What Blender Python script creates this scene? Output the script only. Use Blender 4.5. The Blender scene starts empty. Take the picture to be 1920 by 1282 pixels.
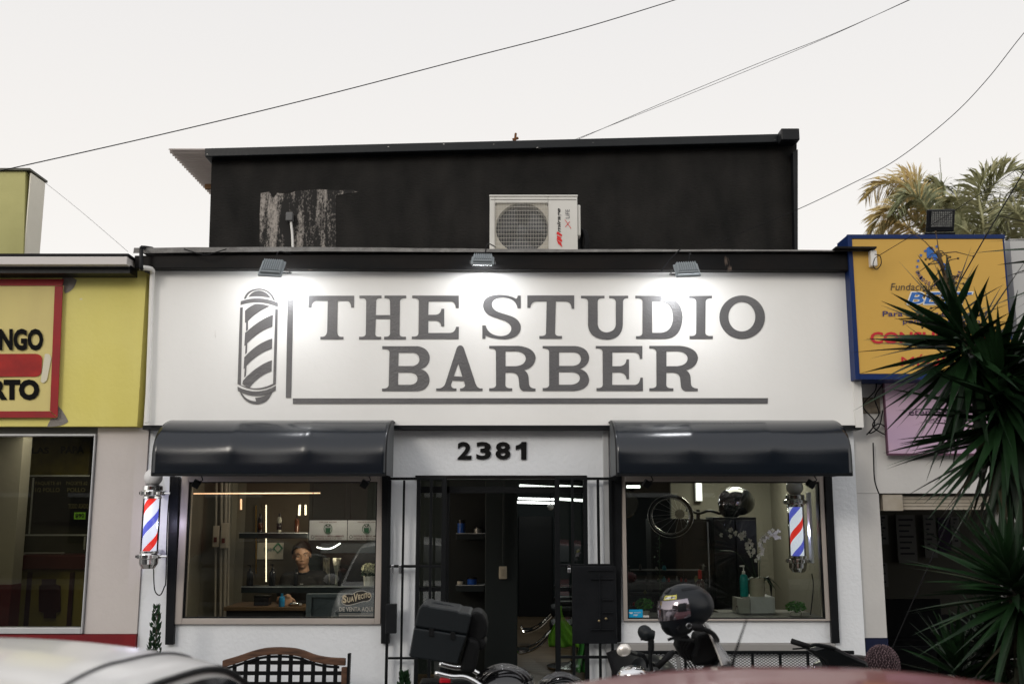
import bpy, bmesh, math, random, re
from mathutils import Vector, Matrix, noise
random.seed(7)
sc = bpy.context.scene
C = sc.collection
PI = math.pi

# ------------------------------------------------------------------ camera, sky, sun, exposure
CAMZ, F, TILT = 1.75, 1920.0, math.radians(9.66)
cam = bpy.data.objects.new('camera', bpy.data.cameras.new('camera')); C.objects.link(cam)
cam.location = (0, 0, CAMZ); cam.rotation_euler = (PI/2 + TILT, 0, 0)
cam.data.sensor_width = 36; cam.data.lens = 36*F/1920; cam.data.clip_end = 500; cam.data.clip_start = .05
cam.data.dof.use_dof = True; cam.data.dof.focus_distance = 8.9; cam.data.dof.aperture_fstop = 2.4
sc.camera = cam
SUN_EL, SUN_AZ = math.radians(24), math.radians(-150)      # behind the camera, to the left
world = bpy.data.worlds.new('World'); sc.world = world; world.use_nodes = True
wn, wl = world.node_tree.nodes, world.node_tree.links
for n in list(wn): wn.remove(n)
wo = wn.new('ShaderNodeOutputWorld'); bg = wn.new('ShaderNodeBackground')
sky = wn.new('ShaderNodeTexSky'); sky.sky_type = 'NISHITA'; sky.sun_disc = False
sky.sun_elevation = SUN_EL; sky.sun_rotation = math.radians(210); sky.dust_density = 3
tc = wn.new('ShaderNodeTexCoord'); sep = wn.new('ShaderNodeSeparateXYZ')
wl.new(tc.outputs['Generated'], sep.inputs[0])
up = wn.new('ShaderNodeValToRGB')                           # thin evening overcast, warm towards the horizon
up.color_ramp.elements[0].position = 0.0; up.color_ramp.elements[0].color = (.96, .935, .90, 1)
up.color_ramp.elements[1].position = .75; up.color_ramp.elements[1].color = (.70, .70, .72, 1)
e = up.color_ramp.elements.new(.30); e.color = (.865, .835, .80, 1)
wl.new(sep.outputs['Z'], up.inputs[0])
back = wn.new('ShaderNodeMapRange'); back.inputs['From Min'].default_value = .3; back.inputs['From Max'].default_value = -.8
back.inputs['To Min'].default_value = 1.0; back.inputs['To Max'].default_value = 1.55
wl.new(sep.outputs['Y'], back.inputs['Value'])
vm = wn.new('ShaderNodeVectorMath'); vm.operation = 'SCALE'
wl.new(up.outputs[0], vm.inputs[0]); wl.new(back.outputs[0], vm.inputs['Scale'])
sm = wn.new('ShaderNodeVectorMath'); sm.operation = 'SCALE'; sm.inputs['Scale'].default_value = .006
wl.new(sky.outputs[0], sm.inputs[0])
ad = wn.new('ShaderNodeVectorMath'); ad.operation = 'ADD'
wl.new(vm.outputs[0], ad.inputs[0]); wl.new(sm.outputs[0], ad.inputs[1])
wl.new(ad.outputs[0], bg.inputs[0]); bg.inputs[1].default_value = 1.06
wl.new(bg.outputs[0], wo.inputs[0])
sl = bpy.data.lights.new('sun', 'SUN'); sl.energy = .75; sl.angle = math.radians(14); sl.color = (1, .93, .84)
so = bpy.data.objects.new('sun', sl); C.objects.link(so)
sd = Vector((math.sin(SUN_AZ)*math.cos(SUN_EL), math.cos(SUN_AZ)*math.cos(SUN_EL), math.sin(SUN_EL)))
so.rotation_euler = sd.to_track_quat('Z', 'Y').to_euler()
sc.view_settings.view_transform = 'Standard'; sc.view_settings.look = 'None'
sc.view_settings.exposure = 0; sc.view_settings.gamma = 1
sc.render.engine = 'CYCLES'
sc.cycles.use_denoising = True; sc.cycles.max_bounces = 8; sc.cycles.transparent_max_bounces = 16
sc.cycles.sample_clamp_indirect = 6; sc.cycles.caustics_reflective = False; sc.cycles.caustics_refractive = False

# ------------------------------------------------------------------ helpers
CT, ST = math.cos(TILT), math.sin(TILT)
def P(px, py, Y):
    """the point on the upright plane Y whose place in the photograph is px, py"""
    a = (px-960)/F; b = (641-py)/F
    s = Y/(CT - b*ST)
    return Vector((a*s, Y, CAMZ + (ST + b*CT)*s))
def rect(x0, y0, x1, y1, Y):
    m = (y0+y1)/2; xm = (x0+x1)/2
    return P(x0, m, Y).x, P(x1, m, Y).x, P(xm, y1, Y).z, P(xm, y0, Y).z      # X0, X1, Z0, Z1

class MB:
    def __init__(s): s.v = []; s.f = []
    def add(s, vs, fs):
        o = len(s.v); s.v += [Vector(v) for v in vs]; s.f += [tuple(i+o for i in f) for f in fs]; return s
    def box(s, x0, x1, y0, y1, z0, z1, M=None):
        if x0 > x1: x0, x1 = x1, x0
        if y0 > y1: y0, y1 = y1, y0
        if z0 > z1: z0, z1 = z1, z0
        v = [Vector(p) for p in ((x0,y0,z0),(x1,y0,z0),(x1,y1,z0),(x0,y1,z0),(x0,y0,z1),(x1,y0,z1),(x1,y1,z1),(x0,y1,z1))]
        if M: v = [M @ p for p in v]
        return s.add(v, [(0,3,2,1),(4,5,6,7),(0,1,5,4),(1,2,6,5),(2,3,7,6),(3,0,4,7)])
    def prism(s, pts, off):
        """polygon pts extruded by the vector off"""
        n = len(pts); off = Vector(off); a = [Vector(p) for p in pts]
        return s.add(a+[p+off for p in a], [tuple(range(n))[::-1], tuple(range(n, 2*n))] + [(i,(i+1)%n,(i+1)%n+n,i+n) for i in range(n)])
    def quad(s, a, b, c, d): return s.add([a,b,c,d], [(0,1,2,3)])
    def tube(s, pts, r, n=8, cap=True):
        pts = [Vector(p) for p in pts]; k = len(pts)
        rs = r if isinstance(r, (list, tuple)) else [r]*k
        ref = None; vs = []; fs = []
        for i, p in enumerate(pts):
            t = (pts[min(i+1,k-1)] - pts[max(i-1,0)])
            if t.length < 1e-9: t = Vector((0,0,1))
            t.normalize()
            if ref is None: ref = Vector((0,0,1)) if abs(t.z) < .9 else Vector((1,0,0))
            u = (ref - t*ref.dot(t))
            if u.length < 1e-6: u = t.orthogonal()
            u.normalize(); ref = u; w = t.cross(u)
            for j in range(n):
                a = 2*PI*j/n; vs.append(p + (u*math.cos(a) + w*math.sin(a))*rs[i])
        for i in range(k-1):
            for j in range(n):
                fs.append((i*n+j, i*n+(j+1)%n, (i+1)*n+(j+1)%n, (i+1)*n+j))
        if cap: fs += [tuple(range(n))[::-1], tuple(range((k-1)*n, k*n))]
        return s.add(vs, fs)
    def lathe(s, prof, c=(0,0,0), axis='Z', n=24, M=None):
        vs = []; fs = []; k = len(prof); c = Vector(c)
        for r, h in prof:
            for j in range(n):
                a = 2*PI*j/n; x, y = r*math.cos(a), r*math.sin(a)
                p = Vector((x,y,h)) if axis == 'Z' else (Vector((x,h,y)) if axis == 'Y' else Vector((h,x,y)))
                if M: p = M @ p
                vs.append(p+c)
        for i in range(k-1):
            for j in range(n): fs.append((i*n+j, i*n+(j+1)%n, (i+1)*n+(j+1)%n, (i+1)*n+j))
        if prof[0][0] > 1e-5: fs.append(tuple(range(n))[::-1])
        if prof[-1][0] > 1e-5: fs.append(tuple(range((k-1)*n, k*n)))
        return s.add(vs, fs)
    def ball(s, c, r, n=16, m=10, M=None):
        r = (r,r,r) if not isinstance(r, (tuple, list)) else r
        vs = []; fs = []; c = Vector(c)
        for i in range(m+1):
            t = PI*i/m
            for j in range(n):
                a = 2*PI*j/n
                p = Vector((r[0]*math.sin(t)*math.cos(a), r[1]*math.sin(t)*math.sin(a), r[2]*math.cos(t)))
                vs.append(c + (M @ p if M else p))
        for i in range(m):
            for j in range(n): fs.append((i*n+j, (i+1)*n+j, (i+1)*n+(j+1)%n, i*n+(j+1)%n))
        return s.add(vs, fs)
    def torus(s, c, R, r, axis='Y', n=32, m=8, sc=(1,1)):
        pts = []
        for i in range(n+1):
            a = 2*PI*i/n; u, w = R*math.cos(a)*sc[0], R*math.sin(a)*sc[1]
            pts.append(Vector(c) + (Vector((u,0,w)) if axis == 'Y' else Vector((u,w,0)) if axis == 'Z' else Vector((0,u,w))))
        return s.tube(pts, r, m, False)
    def grid(s, fn, nu, nv):
        vs = [fn(i/nu, j/nv) for i in range(nu+1) for j in range(nv+1)]
        return s.add(vs, [(i*(nv+1)+j, (i+1)*(nv+1)+j, (i+1)*(nv+1)+j+1, i*(nv+1)+j+1) for i in range(nu) for j in range(nv)])
    def build(s, name, m, parent=None, smooth=False, bevel=0, sub=0, xf=None, solid=0, weld=False):
        vs = s.v
        if xf: vs = [xf @ v for v in vs]
        if parent is not None:
            o0 = wpos(parent); vs = [v - o0 for v in vs]
        me = bpy.data.meshes.new(name); me.from_pydata([tuple(v) for v in vs], [], s.f)
        bm = bmesh.new(); bm.from_mesh(me)
        if weld or smooth or sub: bmesh.ops.remove_doubles(bm, verts=bm.verts, dist=1e-5)
        if len(bm.faces) and not solid: bmesh.ops.recalc_face_normals(bm, faces=bm.faces)
        bm.to_mesh(me); bm.free()
        if smooth:
            for p in me.polygons: p.use_smooth = True
        me.materials.append(m)
        o = bpy.data.objects.new(name, me); C.objects.link(o)
        if parent is not None: o.parent = parent
        if solid:
            md = o.modifiers.new('solid', 'SOLIDIFY'); md.thickness = solid; md.offset = 0
        if bevel:
            md = o.modifiers.new('bevel', 'BEVEL'); md.width = bevel; md.segments = 2; md.limit_method = 'ANGLE'; md.angle_limit = math.radians(40)
        if sub:
            md = o.modifiers.new('sub', 'SUBSURF'); md.levels = sub; md.render_levels = sub
        return o
def wpos(o):
    p = Vector(o.location)
    while o.parent is not None: o = o.parent; p += Vector(o.location)
    return p
def tag(o, label, cat, group=None, kind=None):
    o['label'] = label; o['category'] = cat
    if group: o['group'] = group
    if kind: o['kind'] = kind
    return o
def thing(name, label, cat, loc=(0,0,0), group=None):
    o = bpy.data.objects.new(name, None); C.objects.link(o); o.location = loc; o.empty_display_size = .1
    return tag(o, label, cat, group)
def structure(o): o['kind'] = 'structure'; return o
def arc(p0, p1, sag, n=24):
    p0, p1 = Vector(p0), Vector(p1)
    return [p0.lerp(p1, i/n) - Vector((0,0,4*sag*(i/n)*(1-i/n))) for i in range(n+1)]
def spline(pts, n=8):
    pts = [Vector(p) for p in pts]; out = []
    for i in range(len(pts)-1):
        p0 = pts[max(i-1,0)]; p1 = pts[i]; p2 = pts[i+1]; p3 = pts[min(i+2,len(pts)-1)]
        for k in range(n):
            t = k/n
            out.append(.5*((2*p1)+(p2-p0)*t+(2*p0-5*p1+4*p2-p3)*t*t+(3*p1-p0-3*p2+p3)*t**3))
    return out + [pts[-1]]
def R3(rx=0, ry=0, rz=0, loc=None, s=1):
    M = Matrix.Rotation(rz,4,'Z') @ Matrix.Rotation(ry,4,'Y') @ Matrix.Rotation(rx,4,'X') @ Matrix.Scale(s,4)
    return Matrix.Translation(loc) @ M if loc is not None else M

# ------------------------------------------------------------------ materials
MATS = {}
def mat(name, col, rough=.6, metal=0, spec=.28, var=None, bump=None, emit=None, coat=0, spots=None, alpha=None):
    """var = (colour 2, scale, stretch xyz, amount); bump = (scale, strength, stretch); spots = (colour, scale, threshold, stretch)"""
    if name in MATS: return MATS[name]
    m = bpy.data.materials.new(name); m.use_nodes = True; MATS[name] = m
    n, l = m.node_tree.nodes, m.node_tree.links
    b = n['Principled BSDF']
    b.inputs['Base Color'].default_value = (*col, 1); b.inputs['Roughness'].default_value = rough
    b.inputs['Metallic'].default_value = metal; b.inputs['Specular IOR Level'].default_value = spec
    b.inputs['Coat Weight'].default_value = coat; b.inputs['Coat Roughness'].default_value = .08
    if alpha is not None: b.inputs['Alpha'].default_value = alpha
    tcn = n.new('ShaderNodeTexCoord')
    def noise_of(scale, stretch=(1,1,1), detail=6):
        mp = n.new('ShaderNodeMapping'); mp.inputs['Scale'].default_value = stretch
        l.new(tcn.outputs['Object'], mp.inputs[0])
        t = n.new('ShaderNodeTexNoise'); t.inputs['Scale'].default_value = scale; t.inputs['Detail'].default_value = detail
        l.new(mp.outputs[0], t.inputs[0]); return t
    src = None
    if var:
        t = noise_of(var[1], var[2] if len(var) > 2 else (1,1,1))
        r = n.new('ShaderNodeMapRange'); r.inputs['From Min'].default_value = .3; r.inputs['From Max'].default_value = .7
        r.inputs['To Max'].default_value = var[3] if len(var) > 3 else 1
        l.new(t.outputs[0], r.inputs[0])
        mx = n.new('ShaderNodeMix'); mx.data_type = 'RGBA'; mx.inputs['A'].default_value = (*col,1); mx.inputs['B'].default_value = (*var[0],1)
        l.new(r.outputs[0], mx.inputs['Factor']); src = mx.outputs['Result']
    if spots:
        t = noise_of(spots[1], spots[3] if len(spots) > 3 else (1,1,1), 8)
        r = n.new('ShaderNodeMapRange'); r.inputs['From Min'].default_value = spots[2]; r.inputs['From Max'].default_value = spots[2]+.02
        l.new(t.outputs[0], r.inputs[0])
        mx = n.new('ShaderNodeMix'); mx.data_type = 'RGBA'; mx.inputs['A'].default_value = (*col,1)
        if src: l.new(src, mx.inputs['A'])
        mx.inputs['B'].default_value = (*spots[0],1); l.new(r.outputs[0], mx.inputs['Factor']); src = mx.outputs['Result']
    if src: l.new(src, b.inputs['Base Color'])
    if bump:
        t = noise_of(bump[0], bump[2] if len(bump) > 2 else (1,1,1))
        bn = n.new('ShaderNodeBump'); bn.inputs['Strength'].default_value = bump[1]; bn.inputs['Distance'].default_value = .01
        l.new(t.outputs[0], bn.inputs['Height']); l.new(bn.outputs[0], b.inputs['Normal'])
    if emit:
        b.inputs['Emission Color'].default_value = (*emit[0],1); b.inputs['Emission Strength'].default_value = emit[1]
    return m
def glass(name, tint=(1,1,1), rough=0.0, refl=1.0, dirt=0):
    """thin window glass: clear straight through, with a real mirror reflection that grows at grazing angles"""
    m = bpy.data.materials.new(name); m.use_nodes = True
    n, l = m.node_tree.nodes, m.node_tree.links
    for x in list(n): n.remove(x)
    o = n.new('ShaderNodeOutputMaterial'); t = n.new('ShaderNodeBsdfTransparent'); t.inputs[0].default_value = (*tint,1)
    g = n.new('ShaderNodeBsdfGlossy'); g.inputs['Roughness'].default_value = rough
    fr = n.new('ShaderNodeFresnel'); fr.inputs[0].default_value = 1.5
    mu = n.new('ShaderNodeMath'); mu.operation = 'MULTIPLY'; mu.inputs[1].default_value = refl; mu.use_clamp = True
    mx = n.new('ShaderNodeMixShader')
    l.new(fr.outputs[0], mu.inputs[0]); l.new(mu.outputs[0], mx.inputs[0]); l.new(t.outputs[0], mx.inputs[1]); l.new(g.outputs[0], mx.inputs[2])
    last = mx
    if dirt:
        d = n.new('ShaderNodeBsdfDiffuse'); d.inputs[0].default_value = (.6,.58,.5,1)
        mx2 = n.new('ShaderNodeMixShader'); mx2.inputs[0].default_value = dirt
        l.new(mx.outputs[0], mx2.inputs[1]); l.new(d.outputs[0], mx2.inputs[2]); last = mx2
    l.new(last.outputs[0], o.inputs[0])
    return m
def wood(name, c1, c2, scale=3, stretch=(1,14,14), rough=.55):
    return mat(name, c1, rough, var=(c2, scale, stretch), bump=(scale*4, .25, stretch))

STUCCO = mat('stucco white', (.81,.835,.86), .75, var=((.70,.725,.755), 1.3, (1,1,1), .8), bump=(28, .55))
SIGNW = mat('sign wall paint', (.83,.825,.80), .34, coat=.5, var=((.75,.745,.72), 1.3, (1,1,.35), .8), bump=(16, .14), spots=((.66,.65,.62), 9, .735, (1,1,.25)))
SIGNK = mat('sign lettering paint', (.062,.061,.065), .38, spec=1.0, coat=.5, var=((.088,.086,.088), 3.5), bump=(60, .30))
BLACKP = mat('black gloss paint', (.0035,.0045,.006), .42, spec=.22, var=((.008,.009,.011), 6), bump=(40,.15))
BLACKW = mat('black steel', (.0025,.0035,.0045), .45, spec=.2, bump=(60,.2))
FASCIA = mat('fascia dark paint', (.003,.004,.005), .45, spec=.10, var=((.011,.009,.008), 2.2, (.7,1,2)), bump=(30,.15), spots=((.10,.075,.06), 2.2, .68, (2,1,.5)))
CREAM = mat('aluminium warm', (.46,.41,.37), .42, metal=.15, var=((.40,.36,.33), 3))
ALUM = mat('aluminium pale', (.52,.53,.54), .42, metal=.3, var=((.45,.46,.47), 4))
CONC = mat('concrete coat', (.22,.215,.205), .9, var=((.13,.125,.12), 12), bump=(60,.8))
CHROME = mat('chrome', (.78,.78,.78), .09, metal=1)
WHITEP = mat('white plastic', (.72,.71,.68), .4)
GREYL = mat('lamp housing grey', (.24,.27,.285), .42, metal=.1, bump=(90,.1))
RUBBER = mat('black rubber', (.005,.005,.006), .65, spec=.2)
PLASTK = mat('black plastic', (.006,.009,.011), .45, spec=.28, bump=(250,.12))
GLASS = glass('window glass', (.90,.93,.90), 0, 1.7)
# ------------------------------------------------------------------ lettering
def path_pts(s):
    """SVG-like path -> list of closed contours in picture units"""
    tk = re.findall(r'[MLQZ]|-?[0-9.]+', s); out = []; cur = []; i = 0; cmd = None
    while i < len(tk):
        if tk[i] in 'MLQZ': cmd = tk[i]; i += 1
        if cmd == 'M':
            if cur: out.append(cur)
            cur = [(float(tk[i]), float(tk[i+1]))]; i += 2; cmd = 'L'
        elif cmd == 'L': cur.append((float(tk[i]), float(tk[i+1]))); i += 2
        elif cmd == 'Q':
            x0, y0 = cur[-1]; cx, cy, x, y = [float(t) for t in tk[i:i+4]]; i += 4
            for k in range(1, 9):
                t = k/8; cur.append(((1-t)**2*x0+2*t*(1-t)*cx+t*t*x, (1-t)**2*y0+2*t*(1-t)*cy+t*t*y))
        elif cmd == 'Z': pass
    if cur: out.append(cur)
    return out
TS = bpy.data.scenes.new('scratch')          # empty helper scene, so that evaluating a glyph does not evaluate everything
def evaluated_mesh(o):
    TS.collection.objects.link(o); TS.view_layers[0].update()
    me = bpy.data.meshes.new_from_object(o.evaluated_get(TS.view_layers[0].depsgraph))
    TS.collection.objects.unlink(o); return me
def fill(contours):
    """fill closed 2-D contours (holes inside) -> verts, faces"""
    cu = bpy.data.curves.new('c', 'CURVE'); cu.dimensions = '2D'; cu.fill_mode = 'BOTH'
    for c in contours:
        if c[0] == c[-1]: c = c[:-1]
        sp = cu.splines.new('POLY'); sp.points.add(len(c)-1); sp.use_cyclic_u = True
        for k, (x, y) in enumerate(c): sp.points[k].co = (x, y, 0, 1)
    o = bpy.data.objects.new('c', cu); me = evaluated_mesh(o)
    vs = [(v.co.x, v.co.y) for v in me.vertices]; fs = [tuple(p.vertices) for p in me.polygons]
    bpy.data.objects.remove(o); bpy.data.curves.remove(cu); bpy.data.meshes.remove(me)
    return vs, fs
def text_raw(body, off=0, shear=0, spacing=1):
    cu = bpy.data.curves.new('t', 'FONT'); cu.body = body; cu.offset = off; cu.shear = shear; cu.space_character = spacing
    cu.resolution_u = 3; cu.fill_mode = 'FRONT'
    o = bpy.data.objects.new('t', cu); me = evaluated_mesh(o)
    vs = [(v.co.x, v.co.y) for v in me.vertices]; fs = [tuple(p.vertices) for p in me.polygons]
    bpy.data.objects.remove(o); bpy.data.curves.remove(cu); bpy.data.meshes.remove(me)
    x0 = min(v[0] for v in vs); x1 = max(v[0] for v in vs); y0 = min(v[1] for v in vs); y1 = max(v[1] for v in vs)
    return [((x-x0)/(x1-x0), (y-y0)/(y1-y0)) for x, y in vs], fs
def text_px(mb, body, x0, y0, x1, y1, Y, off=.02, shear=0, spacing=1, rot=None):
    """flat text filling the picture box on plane Y; rot=90: reads upwards"""
    vs, fs = text_raw(body, off, shear, spacing)
    if rot == 90: pts = [P(x0+(1-v)*0+(v)*0+(1-v)*(x1-x0)*0 + (1-v)*0 + ((1-v))*0 + (x1-x0)*(1-v), y1-(y1-y0)*u, Y) for u, v in vs]
    else: pts = [P(x0+(x1-x0)*u, y1-(y1-y0)*v, Y) for u, v in vs]
    mb.add(pts, fs)
def text_3d(mb, body, org, ux, uz, w, h, off=.02, shear=0):
    vs, fs = text_raw(body, off, shear); org, ux, uz = Vector(org), Vector(ux), Vector(uz)
    mb.add([org + ux*(u*w) + uz*(v*h) for u, v in vs], fs)
def paint(mb, s, ox, oy, k, Y, sx=1, dx=0):
    vs, fs = fill(path_pts(s))
    mb.add([P(ox+(x*sx+dx)/k, oy+y/k, Y) for x, y in vs], fs)
def ell(cx, cy, rx, ry, n=40): return [(cx+rx*math.cos(2*PI*i/n), cy+ry*math.sin(2*PI*i/n)) for i in range(n)]

# ------------------------------------------------------------------ ground
structure(MB().box(-60,60,-60,60,-.30,-.15).build('ground', mat('earth',(.10,.09,.08),.9,var=((.06,.055,.05),2)), None))
structure(MB().box(-60,60,-9.0,4.2,-.146,0-.10).build('road', mat('asphalt',(.05,.05,.052),.85,var=((.035,.035,.037),5),bump=(120,.6)), None))
structure(MB().box(-60,60,4.2,8.99,-.146,0).build('pavement', mat('pavement concrete',(.27,.265,.25),.85,var=((.19,.185,.175),3),bump=(50,.4)), None))
structure(MB().box(-60,60,-11.5,-9.0,-.146,.02).build('pavement', MATS['pavement concrete'], None))

# ------------------------------------------------------------------ barber shop building
shop = thing('barber_shop', 'white single storey barber shop with black fascia and painted sign', 'shop', (0,9,0))
YW = 9.0
def X(px, py=1030, Y=YW): return P(px, py, Y).x
def Z(py, Y=YW): return P(960, py, Y).z
XL, XR = X(268), X(1612)
wl0, wl1, wz0, wz1 = rect(336,894,717,1169,YW)      # left window hole
wr0, wr1, _, _ = rect(1166,894,1547,1163,YW)
wrz0 = Z(1163)
d0, d1 = X(779), X(1100); dz = Z(897)
top = Z(800)
w = MB()
T = .20
w.box(XL, wl0, YW, YW+T, 0, top); w.box(wl1, d0, YW, YW+T, 0, top); w.box(d1, wr0, YW, YW+T, 0, top); w.box(wr1, XR, YW, YW+T, 0, top)
w.box(wl0, wl1, YW, YW+T, 0, wz0); w.box(wr0, wr1, YW, YW+T, 0, wrz0)
w.box(wl0, wl1, YW, YW+T, wz1, top); w.box(wr0, wr1, YW, YW+T, wz1, top); w.box(d0, d1, YW, YW+T, dz, top)
w.build('wall', STUCCO, shop)
# low plinth band in front of the left pier and a downpipe behind the door wall edge
MB().box(X(1130,850), X(1141,850), YW-.03, YW-.002, 0, top-.01).build('trim', ALUM, shop, bevel=.004)
sx0, sx1, sz0, sz1 = P(278,650,8.85).x, P(1606,650,8.85).x, P(960,797,8.85).z, P(960,503,8.85).z
sign = MB().box(sx0, sx1, 8.85, 9.25, sz0, sz1).build('sign_wall', SIGNW, shop)
MB().box(sx0-.01, sx1+.01, 8.86, 9.02, sz0-.035, sz0-.002).build('shadow_gap_trim', BLACKP, shop)  # black strip stands in for the shadow below the sign wall
MB().box(sx1-.05, sx1+.018, 8.835, 8.848, sz0-.02, sz1-.03).build('edge_trim', WHITEP, sign)
YS = 8.846
lt = MB()
g8 = lambda s: paint(lt, s, 420, 500, 3.5556, YS)
g3 = lambda s, **k: paint(lt, s, 900, 500, 3.2, YS, **k)
gA = lambda s: paint(lt, s, 430, 530, 5.342, YS)
gA("M798 130 L1250 130 L1248 250 L1220 250 Q1218 185 1175 183 L1085 183 L1080 480 Q1080 540 1120 541 L1143 541 L1143 568 L912 568 L912 541 L930 541 Q975 540 980 480 L986 183 L870 183 Q825 190 822 250 L793 250 Z")
g8("M903 192 L1050 192 L1050 210 L1035 210 Q1014 212 1014 235 L1012 322 L1108 322 L1107 235 Q1106 212 1085 210 L1070 210 L1070 192 L1215 192 L1215 210 L1200 210 Q1174 212 1173 235 L1170 445 Q1170 465 1195 466 L1213 466 L1213 485 L1067 485 L1067 466 L1080 466 Q1106 465 1107 445 L1108 348 L1012 348 L1008 445 Q1008 465 1030 466 L1048 466 L1048 485 L900 485 L900 466 L920 466 Q944 465 945 445 L948 235 Q948 212 925 210 L903 210 Z")
g8("M1255 192 L1566 192 L1566 276 L1546 276 Q1543 235 1515 232 L1364 232 L1362 320 L1410 320 Q1445 318 1449 280 L1468 280 L1468 398 L1449 398 Q1447 362 1410 360 L1362 360 L1362 441 L1505 441 Q1540 440 1547 400 L1566 400 L1565 482 L1252 482 L1252 465 L1270 465 Q1296 463 1297 440 L1300 235 Q1300 212 1275 210 L1255 210 Z")
g3("M244 173 L244 250 L226 250 Q215 188 140 184 Q78 186 72 222 Q70 262 130 278 L175 292 Q240 312 245 360 Q244 428 150 435 Q70 432 34 412 L32 432 L14 432 L14 352 L34 352 Q50 412 125 416 Q182 414 188 372 Q186 335 130 318 L80 302 Q20 282 18 232 Q20 172 110 168 Q180 168 215 192 Q225 190 226 173 Z")
g3("M284 172 L565 172 L565 252 L550 252 Q548 212 515 209 L455 209 L450 395 Q450 414 475 415 L492 415 L492 432 L356 432 L356 415 L370 415 Q396 414 396 395 L400 209 L335 209 Q305 212 302 247 L284 247 Z")
g3("M606 174 L747 174 L747 189 L730 189 Q707 190 706 212 L706 345 Q712 390 760 394 Q812 388 815 345 L815 212 Q812 190 790 189 L775 189 L775 174 L889 174 L889 189 L880 189 Q858 192 858 212 L857 350 Q850 436 760 438 Q655 434 648 350 L648 212 Q648 192 622 189 L606 189 Z")
g3("M932 174 L1090 174 Q1210 182 1216 302 Q1210 428 1110 433 L936 433 L936 416 L950 416 Q974 415 975 396 L976 212 Q975 192 950 190 L932 190 Z M1033 209 L1033 396 L1085 396 Q1155 390 1158 305 Q1155 215 1085 209 Z")
g3("M1254 174 L1392 174 L1392 189 L1380 189 Q1355 192 1354 212 L1352 395 Q1353 413 1378 415 L1397 415 L1397 433 L1257 433 L1257 415 L1272 415 Q1296 413 1297 395 L1297 212 Q1296 191 1272 189 L1254 189 Z")
vs, fs = fill([ell(1573,303,137,131), ell(1571,300,81,88)]); lt.add([P(900+x/3.2, 500+y/3.2, YS) for x, y in vs], fs)
g8("M1055 529 L1290 529 Q1365 540 1372 605 Q1370 665 1312 681 Q1370 700 1370 757 Q1365 820 1290 829 L1053 829 L1053 811 L1068 811 Q1097 808 1098 785 L1103 570 Q1100 550 1075 549 L1055 549 Z M1164 573 L1162 661 L1260 661 Q1302 652 1303 617 Q1300 577 1260 573 Z M1162 705 L1160 786 L1240 786 Q1288 782 1290 745 Q1288 708 1240 705 Z")
paint(lt, "M1042 47 Q1075 47 1090 90 L1225 500 Q1245 560 1290 562 L1311 562 L1311 594 L1041 594 L1041 562 L1055 562 Q1100 555 1102 520 L1088 475 L948 470 L932 520 Q935 560 975 562 L998 562 L998 594 L754 594 L754 562 L790 562 Q845 555 865 500 L995 95 Q1010 47 1042 47 Z M1020 265 L968 415 L1068 423 Z", 700, 640, 6.4, YS)
RR = "M55 474 L230 474 Q328 484 334 545 Q328 605 265 620 Q292 635 292 675 L294 705 Q298 728 333 730 L333 746 L262 746 Q236 740 235 705 L232 675 Q230 636 190 635 L153 635 L152 708 Q153 726 178 728 L193 728 L193 745 L55 745 L55 728 L70 728 Q95 726 96 708 L95 512 Q94 491 70 490 L55 490 Z M153 507 L153 596 L215 596 Q272 590 275 550 Q270 510 215 507 Z"
g3(RR)
g3("M376 475 L570 475 Q650 482 655 545 Q652 595 600 612 Q652 628 655 680 Q650 738 565 745 L376 745 L376 727 L390 727 Q414 725 415 706 L415 512 Q414 492 390 490 L376 490 Z M474 513 L474 594 L560 594 Q604 588 606 552 Q604 516 560 513 Z M473 632 L473 707 L550 707 Q597 700 600 668 Q597 634 550 632 Z")
g3("M695 475 L974 475 L974 553 L960 553 Q958 515 925 513 L794 513 L794 596 L840 596 Q876 592 879 555 L894 555 L894 674 L879 674 Q877 638 840 634 L794 634 L793 708 L930 708 Q958 705 962 665 L977 665 L978 745 L699 745 L699 727 L712 727 Q736 725 737 706 L736 512 Q735 492 712 490 L695 490 Z")
g3(RR, sx=1.047, dx=958.4)
lt.add([P(x,y,YS) for x,y in ((549,746.5),(1440,746),(1439.5,756.5),(549,757))], [(0,1,2,3)])
lt.build('lettering', SIGNK, sign)
lt = MB()
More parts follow.
